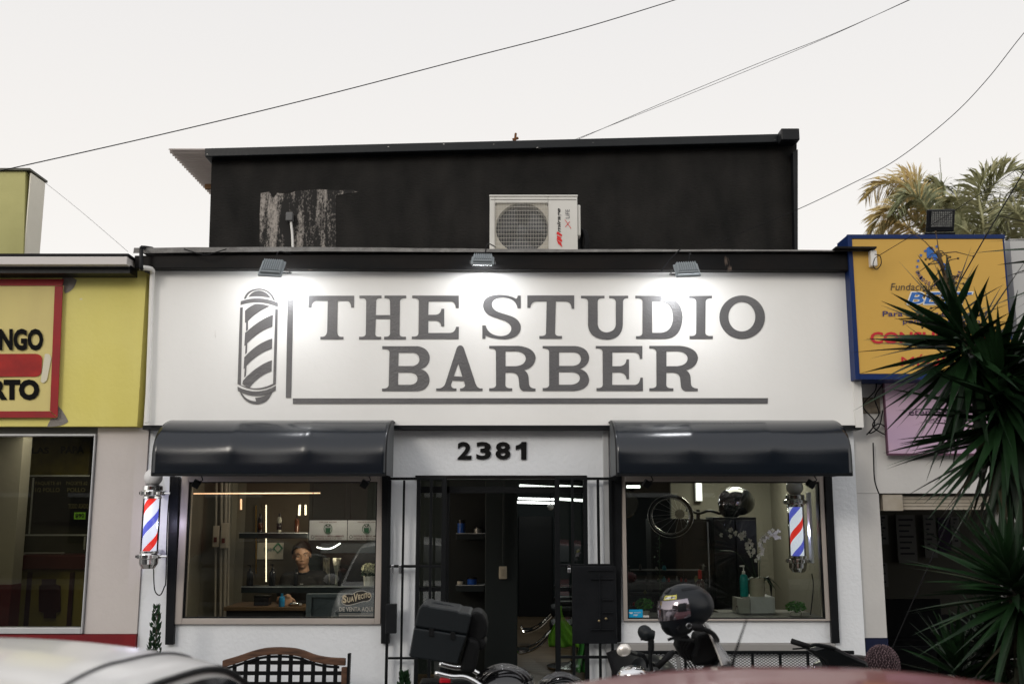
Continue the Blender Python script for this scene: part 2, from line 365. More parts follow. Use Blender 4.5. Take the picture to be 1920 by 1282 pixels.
for s in ("M145 165 Q170 62 300 58 Q425 65 460 180 L437 175 Q400 75 300 72 Q195 78 168 160 Z",
          "M190 143 Q230 80 300 78 Q380 88 415 155 Q300 125 190 143 Z",
          "M115 185 Q300 120 487 200 L487 245 Q300 160 112 223 Z",
          "M108 250 L82 1012 Q270 1125 466 1015 L487 268 L460 262 L438 1010 Q270 1095 115 1022 L135 245 Z",
          "M157 282 Q200 235 262 212 Q340 210 405 235 Q270 290 187 385 L187 470 L166 488 L168 400 L157 400 Z",
          "M438 320 L432 440 Q300 480 180 605 L176 700 L158 718 L162 628 L150 630 L158 500 L185 480 Q300 370 438 320 Z",
          "M430 558 L427 660 Q290 700 172 830 L166 930 L148 950 L154 855 L143 862 L150 745 L178 715 Q290 600 430 558 Z",
          "M427 775 L423 885 Q290 930 203 1050 Q160 1040 130 1012 L137 980 L167 945 Q290 820 427 775 Z",
          "M82 1038 Q270 1140 466 1030 L466 1078 Q280 1190 85 1082 Z",
          "M105 1092 Q122 1100 132 1112 Q170 1180 268 1186 L258 1150 Q330 1148 385 1115 L433 1090 Q390 1215 270 1217 Q150 1210 105 1092 Z",
          "M584 172 L600 160 L612 172 L628 158 L641 175 L620 1152 L565 1152 Z",
          "M622 62 L630 62 L630 78 L622 78 Z", "M638 60 L645 60 L644 90 L637 90 Z", "M596 84 L602 84 L602 96 L596 96 Z"):
    gA(s)
lt.build('painted_emblem', SIGNK, sign)
# fascia with concrete roof edge
fz0, fz1 = P(960,505,8.74).z, P(960,477,8.74).z
fx0, fx1 = P(252,490,8.74).x, P(1636,490,8.74).x
fa = MB()
fa.prism([P(252,479,8.74), P(252,503,8.74), P(1628,507,8.74), P(1638,476,8.74), P(1300,474,8.74)], (0,.105,0))
fa.build('fascia', FASCIA, shop, bevel=.006)
def roof_edge(u, v):
    x = fx0 + (fx1-fx0)*u
    z = P(960, 476-3*min(1,u*4)-2*math.sin(u*9)*.4, 8.72).z
    h = .040*(1-u)+.012 + .004*noise.noise(Vector((x*3,0,0)))
    return [Vector((x,8.70,z)), Vector((x,8.71,z+h)), Vector((x,9.4,z+h+.02))][min(2,int(v*2+.01))]
MB().grid(roof_edge, 60, 2).build('roof_edge', CONC, shop)
MB().box(fx0+.05, fx1-.1, 8.86, 17.4, fz1-.13, fz1-.01).build('roof', CONC, shop)
MB().box(P(1628,490,8.73).x, P(1640,490,8.73).x, 8.66, 9.3, fz0+.01, fz1+.02).build('rain_gutter_end', WHITEP, shop, bevel=.01)
MB().box(P(1560,470,8.73).x, P(1638,470,8.7).x, 8.62, 9.3, fz1+.025, fz1+.04).build('roofing_felt', RUBBER, shop)
# upper block set back on the roof
YU = 10.0
UP = mat('upper block paint', (.0065,.0065,.006), .7, spec=.12, var=((.019,.0176,.0162), 4, (1,1,.45)), bump=(26,.6,(1,1,2)))
ub = MB()
ub.prism([P(397,293,YU), P(390,520,YU), P(1493,520,YU), P(1494,258,YU)], (0,2.6,0))
ub.build('upper_block', UP, shop)
# worn patch: bare render showing through the black paint, as its own thin skin of paint islands
def worn():
    m = bpy.data.materials.new('worn paint'); m.use_nodes = True
    n, l = m.node_tree.nodes, m.node_tree.links; b = n['Principled BSDF']; b.inputs['Roughness'].default_value = .85
    tcn = n.new('ShaderNodeTexCoord')
    def nz(scale, st, det=6):
        mp = n.new('ShaderNodeMapping'); mp.inputs['Scale'].default_value = st; l.new(tcn.outputs['Object'], mp.inputs[0])
        t = n.new('ShaderNodeTexNoise'); t.inputs['Scale'].default_value = scale; t.inputs['Detail'].default_value = det; t.inputs['Distortion'].default_value = .6
        l.new(mp.outputs[0], t.inputs[0]); return t.outputs[0]
    a = nz(7.5, (1,1,.16)); c = nz(60, (1,1,.6)); 
    q = n.new('ShaderNodeMath'); q.operation = 'MULTIPLY_ADD'; q.inputs[1].default_value = .42; l.new(c, q.inputs[0]); l.new(a, q.inputs[2])
    r = n.new('ShaderNodeMapRange'); r.inputs['From Min'].default_value = .68; r.inputs['From Max'].default_value = .84; l.new(q.outputs[0], r.inputs[0])
    mx = n.new('ShaderNodeMix'); mx.data_type = 'RGBA'; mx.inputs['A'].default_value = (.008,.007,.006,1); mx.inputs['B'].default_value = (.33,.30,.27,1)
    l.new(r.outputs[0], mx.inputs['Factor']); l.new(mx.outputs['Result'], b.inputs['Base Color'])
    return m
wp = MB()
pts = []
random.seed(3)
outl = [(487,472),(487,400),(489,362),(505,360),(512,372),(520,362),(540,364),(556,358),(596,355),(634,357),(660,356),(672,360),(630,366),(630,472)]
wp.add([P(x,y,YU-.004) for x,y in outl], [tuple(range(len(outl)))])
wp.build('worn_paint_patch', worn(), shop)
capm = mat('cap trim paint', (.004,.006,.008), .38, spec=.25, var=((.008,.010,.012), 5), spots=((.6,.58,.55), 9, .70, (1,1,3)), bump=(30,.1))
ub = MB()
ub.prism([P(384,278,YU-.12), P(384,294,YU-.12), P(1494,266,YU-.12), P(1494,250,YU-.12)], (0,2.9,0))
ub.build('cap_trim', capm, shop, bevel=.008)
MB().box(P(1461,250,9.8).x, P(1495,250,9.8).x, 9.72, 9.86, P(1480,268,9.8).z, P(1480,246,9.8).z).build('cap_corner', BLACKP, shop, bevel=.01)
MB().prism([P(1487,285,9.9), P(1490,470,9.9), P(1496,470,9.9), P(1496,280,9.9)], (0,.09,0)).build('corner_trim', BLACKP, shop)
# corrugated sheet reaching out to the left of the block
cz = P(316,281,YU).z
cx0, cx1 = P(316,281,YU).x, P(400,281,YU).x
def corr(u, v):
    y = YU + u*3.2
    return Vector((cx0 + (cx1-cx0+.3)*v, y, cz + .020*math.sin(2*PI*(y-YU)/.076) + .02*u))
def translucent(name, col):
    m = bpy.data.materials.new(name); m.use_nodes = True; n, l = m.node_tree.nodes, m.node_tree.links
    b = n['Principled BSDF']; b.inputs['Base Color'].default_value = (*col,1); b.inputs['Roughness'].default_value = .6
    t = n.new('ShaderNodeBsdfTranslucent'); t.inputs[0].default_value = (*col,1); x = n.new('ShaderNodeMixShader'); x.inputs[0].default_value = .4
    l.new(b.outputs[0], x.inputs[1]); l.new(t.outputs[0], x.inputs[2]); l.new(x.outputs[0], n['Material Output'].inputs[0]); return m
MB().grid(corr, 330, 1).build('corrugated_roof', translucent('corrugated sheet', (.62,.57,.54)), shop, smooth=True, solid=.003)
for k in (1.05, 1.9, 2.7): MB().box(cx0+.06, cx1+.1, YU+k, YU+k+.05, cz-.065, cz-.015).build('batten', mat('raw timber', (.35,.20,.10), .7), shop)
for px, py, q in ((543,407,0),):
    b = MB(); a = P(543,407,YU-.05)
    b.box(a.x-.035, a.x+.035, YU-.08, YU-.006, a.z-.045, a.z+.045).build('junction_box', mat('box grey',(.12,.12,.12),.6), shop, bevel=.01)
    MB().tube([P(545,412,YU-.04), P(548,440,YU-.04), P(549,470,YU-.06)], .012, 8).build('conduit', WHITEP, shop)
# floor, side walls and back wall of the shop, partitions
fl = wood('plank floor', (.20,.14,.085), (.04,.027,.016), 2.0, (.35,8,1), .30)
MB().box(XL, XR, 8.99, 17.5, -.1, .12).build('shop_floor', fl, shop)
INW = mat('inner wall beige', (.20,.19,.155), .8, bump=(20,.2), var=((.17,.16,.13), 1.2))
INK = mat('inner wall charcoal', (.020,.027,.029), .6, spec=.25, bump=(20,.15))
INC = mat('ceiling dark', (.03,.028,.025), .8)
b = MB(); b.box(XL-.15, XL, YW+T, 17.5, 0, 2.75).build('side_wall', INW, shop)
b = MB(); b.box(XR, XR+.15, YW+T, 17.5, 0, 2.75).build('side_wall', INW, shop)
MB().box(XL-.15, XR+.15, 17.5, 17.7, 0, 2.75).build('back_wall', INK, shop)
MB().box(XL, XR, YW+T, 17.5, 2.62, 2.75).build('shop_ceiling', INC, shop)
MB().box(X(779), P(845,905,9.4).x, 9.3, 11, 2.5, 2.6).build('timber_ceiling', wood('ceiling timber',(.35,.17,.07),(.2,.09,.04)), shop)
cx0_, cx1_, _, _ = rect(909,925,970,1282,10.6)
MB().box(cx0_, cx1_, 10.6, 10.85, .12, 2.6).build('column', INK, shop, bevel=.01)
MB().tube([P(945,880,10.57), P(943,1060,10.57)], .012).build('conduit', INK, shop)
q = P(943,1073,10.58); b = MB().box(q.x-.04, q.x+.04, 10.565, 10.6, q.z-.062, q.z+.062).build('light_switch', mat('switch beige',(.55,.50,.40),.5), shop, bevel=.008)
MB().box(q.x-.017, q.x+.017, 10.558, 10.566, q.z-.035, q.z+.035).build('rocker', mat('rocker beige',(.42,.38,.30),.4), b)
# partition behind the left window: beige panel, dark upper zone
pL = P(300,1000,11.2).x
MB().box(XL, P(462,1000,11.2).x-.02, 11.2, 11.3, .12, 2.62).build('partition', INW, shop)
MB().box(P(462,1000,11.2).x-.02, P(578,1000,11.2).x, 11.2, 11.3, .12, 2.62).build('partition', mat('inner wall olive',(.075,.066,.05),.8), shop)
MB().box(P(578,1000,11.2).x, P(855,1000,11.2).x, 11.2, 11.3, .12, 2.62).build('partition', INK, shop)
# partition behind the right window: beige above, dark cupboards below
MB().box(P(1260,1000,12.0).x, XR, 12.0, 12.1, .12, 2.62).build('partition', INW, shop)
# black door in the back wall
bd = MB(); a0, a1, c0, c1 = rect(972,967,1036,1147,17.45); bd.box(a0, a1, 17.42, 17.48, .12, c1).build('back_door', mat('door black',(.010,.011,.012),.4), shop, bevel=.01)

# shop windows: frame (hollow) + pane
def window(x0, y0, x1, y1, gx0, gy0, gx1, gy1, m, name='window'):
    X0, X1, Z0, Z1 = rect(x0,y0,x1,y1,YW); G0, G1, H0, H1 = rect(gx0,gy0,gx1,gy1,YW)
    f = MB(); a, b_ = YW-.035, YW+.10
    f.box(X0, G0, a, b_, Z0, Z1); f.box(G1, X1, a, b_, Z0, Z1); f.box(G0, G1, a, b_, Z0, H0); f.box(G0, G1, a, b_, H1, Z1)
    fr = f.build(name, m, shop, bevel=.004)
    l = MB(); t = .006; e_ = .010
    for (p, q_, r, s_) in ((G0,G0+e_,H0,H1),(G1-e_,G1,H0,H1),(G0+e_,G1-e_,H0,H0+e_),(G0+e_,G1-e_,H1-e_,H1)): l.box(p,q_,YW-.02,YW+.02,r,s_)
    l.build('glazing_bead', BLACKW, fr)
    MB().box(G0+.002, G1-.002, YW+.002, YW+.007, H0+.002, H1-.002).build('pane', GLASS, fr)
    return fr
wL = window(336,892,717,1169, 350,903,706,1158, CREAM)
wR = window(1166,890,1548,1163, 1174,903,1540,1159, CREAM)
# black posts either side of the windows (shutter guides that lean a little)
for c in (((318,893),(336,893),(325,1208),(309,1208)), ((716,890),(732,890),(730,1206),(714,1206)),
          ((1145,890),(1166,890),(1165,1203),(1150,1203)), ((1546,888),(1560,888),(1575,1205),(1560,1205))):
    MB().prism([P(x,y,YW-.05) for x,y in c], (0,.045,0)).build('window_post', BLACKP, shop, bevel=.004)
# house number, raised digits
NK = mat('number black',(.004,.004,.004),.5,spec=.15)
for d, (a, b_) in zip('238', ((858,884),(893,921),(929,957))):
    nm = MB(); text_px(nm, d, a, 828, b_, 861, YW-.012, off=.035); nm.build('house_number_digit', NK, shop, solid=.010)
nm = MB(); vs, fs = fill(path_pts("M978 828 L987 828 L987 861 L977 861 L977 840 L967 843 L967 835 Q976 833 978 828 Z")); nm.add([P(x,y,YW-.012) for x,y in vs], fs); nm.build('house_number_digit', NK, shop, solid=.010)
# door: header, jambs, transom glass, side lights
fdr = MB(); YD = YW+.10
dr = MB(); J = .035
def dbox(mb, x0, y0, x1, y1, a, b_): q = rect(x0,y0,x1,y1,YD); mb.box(q[0],q[1],a,b_,q[2],q[3])
door = MB()
dbox(door, 779,912,1100,924, YD-.03, YD+.03)
for a, b_ in ((830,842),(1040,1049)): door.box(X(a,1030,YD), X(b_,1030,YD), YD-.03, YD+.03, .12, P(960,912,YD).z)
door.box(X(779,1030,YD), X(785,1030,YD), YD-.03, YD+.03, .12, P(960,897,YD).z); door.box(X(1094,1030,YD), X(1101,1030,YD), YD-.03, YD+.03, .12, P(960,897,YD).z)
for py in (1100,): 
    door.box(X(785,1030,YD), X(830,1030,YD), YD-.02, YD+.02, P(960,py+8,YD).z, P(960,py,YD).z); door.box(X(1049,1030,YD), X(1094,1030,YD), YD-.02, YD+.02, P(960,py+8,YD).z, P(960,py,YD).z)
dfo = door.build('door_frame', BLACKW, shop)
for a, b_, c in ((785,830,0),(1049,1094,0)):
    MB().box(X(a,1030,YD), X(b_,1030,YD), YD, YD+.005, .15, P(960,912,YD).z).build('side_light', GLASS, dfo)
MB().box(X(785,905,YD), X(1094,905,YD), YD+.006, YD+.011, P(960,912,YD).z+.002, P(960,898,YD).z).build('transom_pane', GLASS, dfo)
MB().box(X(777), X(1102), YW-.03, YW-.003, Z(897), Z(891)).build('door_lintel', FASCIA, shop, bevel=.004)
# roof drain pipe down the left edge of the sign wall, and steel hook
MB().tube(spline([P(262,502,8.7),P(278,503,8.72),P(286,508,8.76),P(285,530,8.8),P(279,700,8.8),P(276,780,8.8),P(276,792,8.8)],5), .022, 10).build('drain_pipe', WHITEP, shop, smooth=True)
MB().tube(spline([P(285,466,8.95),P(268,464,8.66),P(265,468,8.64),P(265,500,8.64),P(266,504,8.66)],5), .017, 8).build('bent_bracket', BLACKP, shop, smooth=True)
MB().tube(spline([P(345,467,8.68),P(375,476,8.66),P(390,477,8.66),P(425,467,8.68)],6), .005, 6).build('roof_cable', RUBBER, shop)
# ------------------------------------------------------------------ awnings
VINYL = mat('awning vinyl', (.005,.008,.013), .20, spec=.55, var=((.006,.009,.014), 3), bump=(90,.05))
VINYL2 = mat('awning vinyl side', (.09,.095,.10), .5)
def awning(name, label, xt0, xt1, xb0, xb1, seams):
    YF = 8.28; YB = 8.84
    x0 = P(xb0,880,YF).x; x1 = P(xb1,880,YF).x
    zt = P(960,786,8.70).z; zb = P(960,889,YF).z
    t = thing(name, label, 'awning', ((x0+x1)/2, YB, zb), 'curved black awnings over the shop windows')
    H = zt-zb; D = YB-YF
    xs = [x0] + [P(s,840,YF+.05).x for s in seams] + [x1]
    def prof(u):                                       # u 0 at the wall, 1 at the front hem
        if u < .75:
            a = u/.75*PI/2
            return YB - D*math.sin(a)**.95, zb + .32*H + (H*.68)*math.cos(a)**.9
        return YF, zb + .32*H*(1-(u-.75)/.25)
    m = MB()
    def fn(v, u):
        k = v*(len(xs)-1); i = min(int(k), len(xs)-2); f = k-i
        y, z = prof(u); x = xs[i] + (xs[i+1]-xs[i])*f
        sag = .022*math.sin(PI*f)**.55*math.sin(PI*min(1,u*1.15))      # cloth sinks a little between the ribs
        sag *= (1 + .08*noise.noise(Vector((x*1.5, 0, 0))))
        y += sag*.8 + .0012*noise.noise(Vector((x*3,u*3,3))); z -= sag*.12
        if u > .98: z += .004*noise.noise(Vector((x*9,0,0)))
        return Vector((x, y, z))
    m.grid(fn, 24*(len(xs)-1), 36)
    m.build('cover', VINYL, t, smooth=True, solid=.004)
    for x in (x0, x1):
        s = MB(); ring = [Vector((x, YB, zb))] + [Vector((x, *prof(i/16))) for i in range(17)]
        s.prism(ring, (.004 if x == x0 else -.004, 0, 0)).build('side_panel', VINYL2, t)
    for x in xs:
        MB().tube([Vector((x, prof(i/14)[0]+.012, prof(i/14)[1]-.012)) for i in range(15)], .011, 6).build('rib', BLACKW, t)
    MB().box(x0, x1, YF-.004, YF+.02, zb-.014, zb+.006).build('front_bar', BLACKW, t)
    return t
awning('awning', 'curved black vinyl awning over the window where a man sits inside', 298,731,285,722,(437,576))
awning('awning', 'curved black vinyl awning over the window with the orchid', 1148,1592,1157,1597,(1300,1445))
# little black spotlights hanging below the awnings
for px, lab in ((368,'small black spotlight at the outer end under the awning nearest the yellow wall'),
                (683,'small black spotlight under the awning above the decal and flower pot window corner'),
                (1213,'small black spotlight under the awning above the blue card window corner'),
                (1520,'small black spotlight under the awning beside the lit barber pole behind glass')):
    p = P(px,907,8.45); t = thing('spotlight', lab, 'spotlight', p+Vector((0,0,.09)), 'small spotlights under the awnings')
    MB().tube(spline([p+Vector((.02,.02,.09)), p+Vector((.05,0,.03)), p+Vector((0,0,.02))],4), .005, 5).build('bracket', BLACKW, t)
    MB().box(-.03,.03,-.025,.025,-.03,.03, R3(.3,.5,.3,p)).build('housing', BLACKW, t, bevel=.006)

# ------------------------------------------------------------------ air conditioner
def air_con():
    Y = 9.15
    X0,X1,Z0,Z1 = rect(918,369,1083,472,Y)
    t = thing('air_conditioner', 'white air conditioner outdoor unit standing on the roof edge before the black wall', 'air conditioner', ((X0+X1)/2, Y+.15, Z0-.05))
    k = (X1-X0)/165
    fx = lambda px: X0+(px-918)*k
    fz = lambda py: Z1-(py-369)*(Z1-Z0)/103
    W = mat('ac white', (.66,.65,.61), .42, var=((.58,.57,.53), 3))
    b = MB(); d = .32; Y1 = Y+d
    gx0,gx1,gz0,gz1 = fx(928),fx(1028),fz(470),fz(380)
    zb = Z0-.06
    b.box(X0,gx0,Y,Y1,zb,Z1); b.box(gx1,X1,Y,Y1,zb,Z1); b.box(gx0,gx1,Y,Y1,gz1,Z1); b.box(gx0,gx1,Y,Y1,zb,gz0); b.box(gx0,gx1,Y1-.03,Y1,gz0,gz1)
    b.build('casing', W, t, bevel=.006)
    MB().box(X0-.004,X1+.004,Y-.006,Y1+.004,Z1+.001,Z1+.018).build('lid', W, t, bevel=.004)
    MB().box(X0+.01,X1-.01,Y-.003,Y-.0005,Z1-.030,Z1-.027).build('seam', BLACKW, t)
    cxx, czz = (fx(979)), fz(426); Rr = 49.5*k
    # bell ring plate with circular hole
    n = 48; inner = [Vector((cxx+Rr*math.cos(2*PI*i/n), Y+.03, czz+Rr*.98*math.sin(2*PI*i/n))) for i in range(n)]
    def sq(a):
        c_, s_ = math.cos(a), math.sin(a); hx, hz = (gx1-gx0)/2, (gz1-gz0)/2
        q = min(hx/max(abs(c_),1e-6), hz/max(abs(s_),1e-6)); return Vector(((gx0+gx1)/2+q*c_, Y+.03, (gz0+gz1)/2+q*s_))
    outer = [sq(2*PI*i/n) for i in range(n)]
    m = MB(); m.add(inner+outer, [(i,(i+1)%n,(i+1)%n+n,i+n) for i in range(n)])
    m.add([v for v in inner]+[v+Vector((0,.1,0)) for v in inner], [(i,(i+1)%n,(i+1)%n+n,i+n) for i in range(n)])
    m.build('fan_ring', mat('ac inner cream',(.50,.47,.40),.5), t)
    m = MB(); m.box(gx0,gx1,Y+.24,Y+.25,gz0,gz1).build('coil', mat('ac coil',(.035,.040,.05),.5,metal=.4,bump=(300,1,(1,1,.05))), t)
    fan = MB()
    for i in range(3):
        a0 = 2*PI*i/3+.5
        def bl(u, v):
            a = a0 + (v-.5)*1.5*(.5+.5*u); r = .05 + (Rr-.07)*u
            return Vector((cxx+r*math.cos(a), Y+.13+.05*(v-.5), czz+r*math.sin(a)))
        fan.grid(bl, 8, 6)
    fan.lathe([(0,Y+.08),(.05,Y+.085),(.055,Y+.16)], (cxx,0,czz), 'Y', 20)
    fan.build('fan', mat('fan plastic',(.05,.055,.065),.4), t, smooth=True, solid=.004)
    g = MB()
    for i in range(34):
        x = gx0+.004+(gx1-gx0-.008)*i/33; g.box(x-.0011,x+.0011,Y-.012,Y-.009,gz0,gz1)
    for i in range(13):
        z = gz0+.006+(gz1-gz0-.012)*i/12; g.box(gx0,gx1,Y-.0085,Y-.0055,z-.0012,z+.0012)
    g.build('fan_grille', mat('grille wire',(.62,.60,.55),.4), t)
    # writing on the right panel, running upwards
    def up(mb, body, px, py0, py1, w, off, shear=0):
        text_3d(mb, body, (fx(px+w), Y-.004, fz(py0)), (0,0,1), (-1,0,0), (py0-py1)*(Z1-Z0)/103, w*k, off, shear)
    a = MB(); up(a, 'mirage', 1044.5, 436, 391, 8.5, .02, .3); a.build('lettering', BLACKW, t)
    a = MB(); up(a, 'LiFE', 1060.5, 410, 393, 7.5, .0); a.build('lettering', mat('letter grey',(.12,.12,.13),.5), t)
    RED = mat('logo red', (.62,.03,.03), .4); a = MB()
    pf = lambda x, y: Vector((fx(900+x/8.727), Y-.004, fz(350+y/8.727)))
    for s in ("M1255 745 L1278 740 L1345 795 L1335 820 L1250 780 Z", "M1262 800 L1335 835 L1318 845 L1345 885 L1335 912 L1250 865 L1262 842 L1255 830 Z", "M1252 872 L1325 918 L1345 995 L1275 935 Z"):
        vs, fs = fill(path_pts(s)); a.add([pf(x,y) for x,y in vs], fs)
    a.build('logo_mark', RED, t)
    a = MB()
    for (x0,y0,x1,y1) in ((1390,545,1490,690),(1470,575,1395,665)):
        dx, dy = (y1-y0), -(x1-x0); L = math.hypot(dx,dy); dx, dy = dx/L*4.5, dy/L*4.5
        a.quad(pf(x0-dx,y0-dy), pf(x0+dx,y0+dy), pf(x1+dx,y1+dy), pf(x1-dx,y1-dy)); 
    for i, v in enumerate(a.v[4:8]): a.v[4+i] = v + Vector((0,-.0008,0))
    a.build('cross_mark', RED, t)
    MB().box(X1,X1+.03,Y+.03,Y+.2,fz(440),fz(382)).build('side_handle', W, t, bevel=.01)
    b = MB()
    for j in range(4): b.torus((X1+.045+.012*j, Y+.16+.02*j, fz(445)), .085, .012, 'Y', 24, 8, (.38,1.45))
    b.build('hose_coil', RUBBER, t, smooth=True)
air_con()

# ------------------------------------------------------------------ floodlights on the fascia (they are lit)
LEDW = mat('lit led face', (1,1,1), .4, emit=((.95,.97,1.0), 30))
def flood(cx, cy, wpx, hpx, label, tilt, energy, Y=8.44, roll=.04, house=GREYL):
    c = P(cx, cy, Y); w = wpx/F*Y; h = hpx/F*Y/ max(.35, math.cos(tilt)) 
    t = thing('floodlight', label, 'floodlight', (c.x, 8.73, c.z+.05), 'ribbed grey floodlights lighting the sign')
    # local: face normal is +Y (towards the wall), tilted down
    M = Matrix.Translation(c) @ Matrix.Rotation(roll,4,'Y') @ Matrix.Rotation(-tilt,4,'X')
    b = MB(); b.box(-w/2,w/2,-.004,.016,-h/2,h/2,M); b.build('front_frame', house, t, bevel=.008)
    b = MB(); b.box(-w*.42,w*.42,-.028,-.004,-h*.40,h*.44,M); bb = b.build('housing', house, t, bevel=.008)
    r = MB()
    for i in range(9):
        x = (-.36+.72*i/8)*w; r.box(x-.0035,x+.0035,-.040,-.028,-h*.32,h*.38,M)
    r.build('cooling_fins', house, bb)
    MB().box(-w*.42,w*.42,.0165,.0185,-h*.42,h*.42,M).build('led_face', LEDW, t)
    br = MB()
    for s in (-1,1): br.tube([M @ Vector((s*(w/2+.008),0,0)), M @ Vector((s*(w/2+.012),.05,.05)), Vector((c.x+s*w*.45, 8.735, c.z+.04))], .006, 6)
    br.tube([Vector((c.x-w*.45,8.733,c.z+.04)), Vector((c.x+w*.45,8.733,c.z+.04))], .008, 6)
    br.build('bracket', BLACKW, t)
    MB().tube(spline([M @ Vector((.02,-.03,h*.4)), c+Vector((.04,.06,.16)), c+Vector((.10,.3,.20))],5), .005, 6).build('cable', RUBBER, t)
    la = bpy.data.lights.new('flood_light', 'AREA'); la.shape = 'RECTANGLE'; la.size = w*.8; la.size_y = h*.8; la.energy = energy; la.color = (.98,.98,1); la.spread = math.radians(170)
    lo = bpy.data.objects.new('flood_light', la); C.objects.link(lo); lo.parent = t
    # area lights shine along -Z
    lo.matrix_parent_inverse = Matrix.Identity(4)
    MM = Matrix.Translation(-Vector(t.location)) @ M @ Matrix.Translation((0,.022,0)) @ Matrix.Rotation(-.38,4,'X') @ Matrix.Rotation(PI/2,4,'X')
    lo.matrix_local = MM
    return t
FL_E = 3.6
flood(510,503,46,36, 'grey ribbed floodlight above the painted barber pole emblem', math.radians(38), FL_E, 8.40, .06)
flood(905,488,44,22, 'grey ribbed floodlight below the air conditioner', math.radians(55), FL_E, 8.52, .02)
flood(1288,506,48,30, 'grey ribbed floodlight above the letter D of the sign', math.radians(42), FL_E, 8.40, -.05)
MB().tube(spline([P(1275,468,8.68),P(1255,488,8.62),P(1240,508,8.6)],4), .006, 5).build('loose_wire', RUBBER, shop)

# ------------------------------------------------------------------ barber poles
def barber_pole(x, y, zc, s, label, side, flip):
    """s: overall height of the striped tube assembly; side: direction of the wall brackets"""
    t = thing('barber_pole', label, 'barber pole', (x,y,zc-s/2), 'lit striped barber poles')
    r = s*.088; H = s
    zb = zc-H/2
    fz = lambda f: zb+H*f
    rb = r*1.32
    MB().lathe([(0,fz(0)),(rb*.55,fz(.005)),(rb*.80,fz(.05)),(rb*.82,fz(.10)),(rb*1.02,fz(.105)),(rb*1.04,fz(.145)),(rb*.8,fz(.155)),(rb*.8,fz(.18)),(0,fz(.18))], (x,y,0), 'Z', 32).build('bottom_cap', CHROME, t, smooth=False, bevel=.002)
    MB().lathe([(0,fz(.70)),(rb*.8,fz(.70)),(rb*.8,fz(.725)),(rb*1.04,fz(.735)),(rb*1.06,fz(.775)),(rb*.86,fz(.785)),(rb*.84,fz(.83)),(rb*.6,fz(.84)),(0,fz(.84))], (x,y,0), 'Z', 32).build('top_cap', CHROME, t, bevel=.002)
    MB().ball((x,y,fz(.915)), r*1.05, 24, 14).build('globe', mat('globe white',(.75,.75,.76),.3), t, smooth=True)
    # studs round both caps
    st = MB()
    for zz in (.755,.125):
        for i in range(14):
            a = 2*PI*i/14; st.box(-.006,.006,-.004,.004,-.010,.010, Matrix.Translation((x+rb*1.06*math.cos(a), y+rb*1.06*math.sin(a), fz(zz))) @ Matrix.Rotation(a,4,'Z'))
    st.build('cap_studs', CHROME, t)
    # inner striped cylinder
    m = MATS.get('pole stripes')
    if m is None:
        m = bpy.data.materials.new('pole stripes'); m.use_nodes = True; MATS['pole stripes'] = m
        n, l = m.node_tree.nodes, m.node_tree.links; b = n['Principled BSDF']
        tcn = n.new('ShaderNodeTexCoord'); sp = n.new('ShaderNodeSeparateXYZ'); l.new(tcn.outputs['UV'], sp.inputs[0])
        ad_ = n.new('ShaderNodeMath'); ad_.operation = 'ADD'; l.new(sp.outputs['X'], ad_.inputs[0]); l.new(sp.outputs['Y'], ad_.inputs[1])
        fr = n.new('ShaderNodeMath'); fr.operation = 'FRACT'; l.new(ad_.outputs[0], fr.inputs[0])
        rp = n.new('ShaderNodeValToRGB'); rp.color_ramp.interpolation = 'CONSTANT'
        els = rp.color_ramp.elements; els[0].position = 0; els[0].color = (.80,.82,.95,1); els[1].position = .30; els[1].color = (.80,.03,.02,1)
        for p_, c_ in ((.5,(.80,.82,.95,1)),(.80,(.10,.12,.60,1))): e_ = els.new(p_); e_.color = c_
        l.new(fr.outputs[0], rp.inputs[0]); l.new(rp.outputs[0], b.inputs['Base Color']); l.new(rp.outputs[0], b.inputs['Emission Color'])
        b.inputs['Emission Strength'].default_value = .95; b.inputs['Roughness'].default_value = .4
    N = 40; za, zz = fz(.18), fz(.70); ri = r*.80
    vs = []; uv = []; fs = []
    for i in range(N+1):
        for j in (0,1):
            a = 2*PI*i/N; vs.append((ri*math.cos(a)+x, ri*math.sin(a)+y, za if j == 0 else zz))
    for i in range(N): fs.append((2*i,2*i+2,2*i+3,2*i+1))
    cy = MB().add(vs, fs); o = cy.build('striped_cylinder', m, t)
    me = o.data; uvl = me.uv_layers.new(name='UVMap'); o0 = wpos(t)
    for p in me.polygons:
        cs = [me.vertices[me.loops[li].vertex_index].co + o0 for li in p.loop_indices]
        an = [((math.atan2(c.y-y, c.x-x)/(2*PI)) % 1) for c in cs]
        if max(an)-min(an) > .5: an = [a+1 if a < .5 else a for a in an]
        for li, c, a in zip(p.loop_indices, cs, an): uvl.data[li].uv = (flip-a, (c.z-za)/(zz-za)*1.1)
    for p in me.polygons: p.use_smooth = True
    MB().lathe([(r,za),(r,zz)], (x,y,0), 'Z', 32).build('glass_tube', glass('tube glass', (.96,.97,.98), .02, 1.2) if 'tube' not in MATS else MATS['tube'], t, smooth=True)
    br = MB()
    for f in (.125,.755): br.tube([(x+side*rb*.9,y,fz(f)),(x+side*(rb+.05),y+.01,fz(f))], .010, 8)
    br.build('wall_bracket', CHROME, t)
    return t, fz
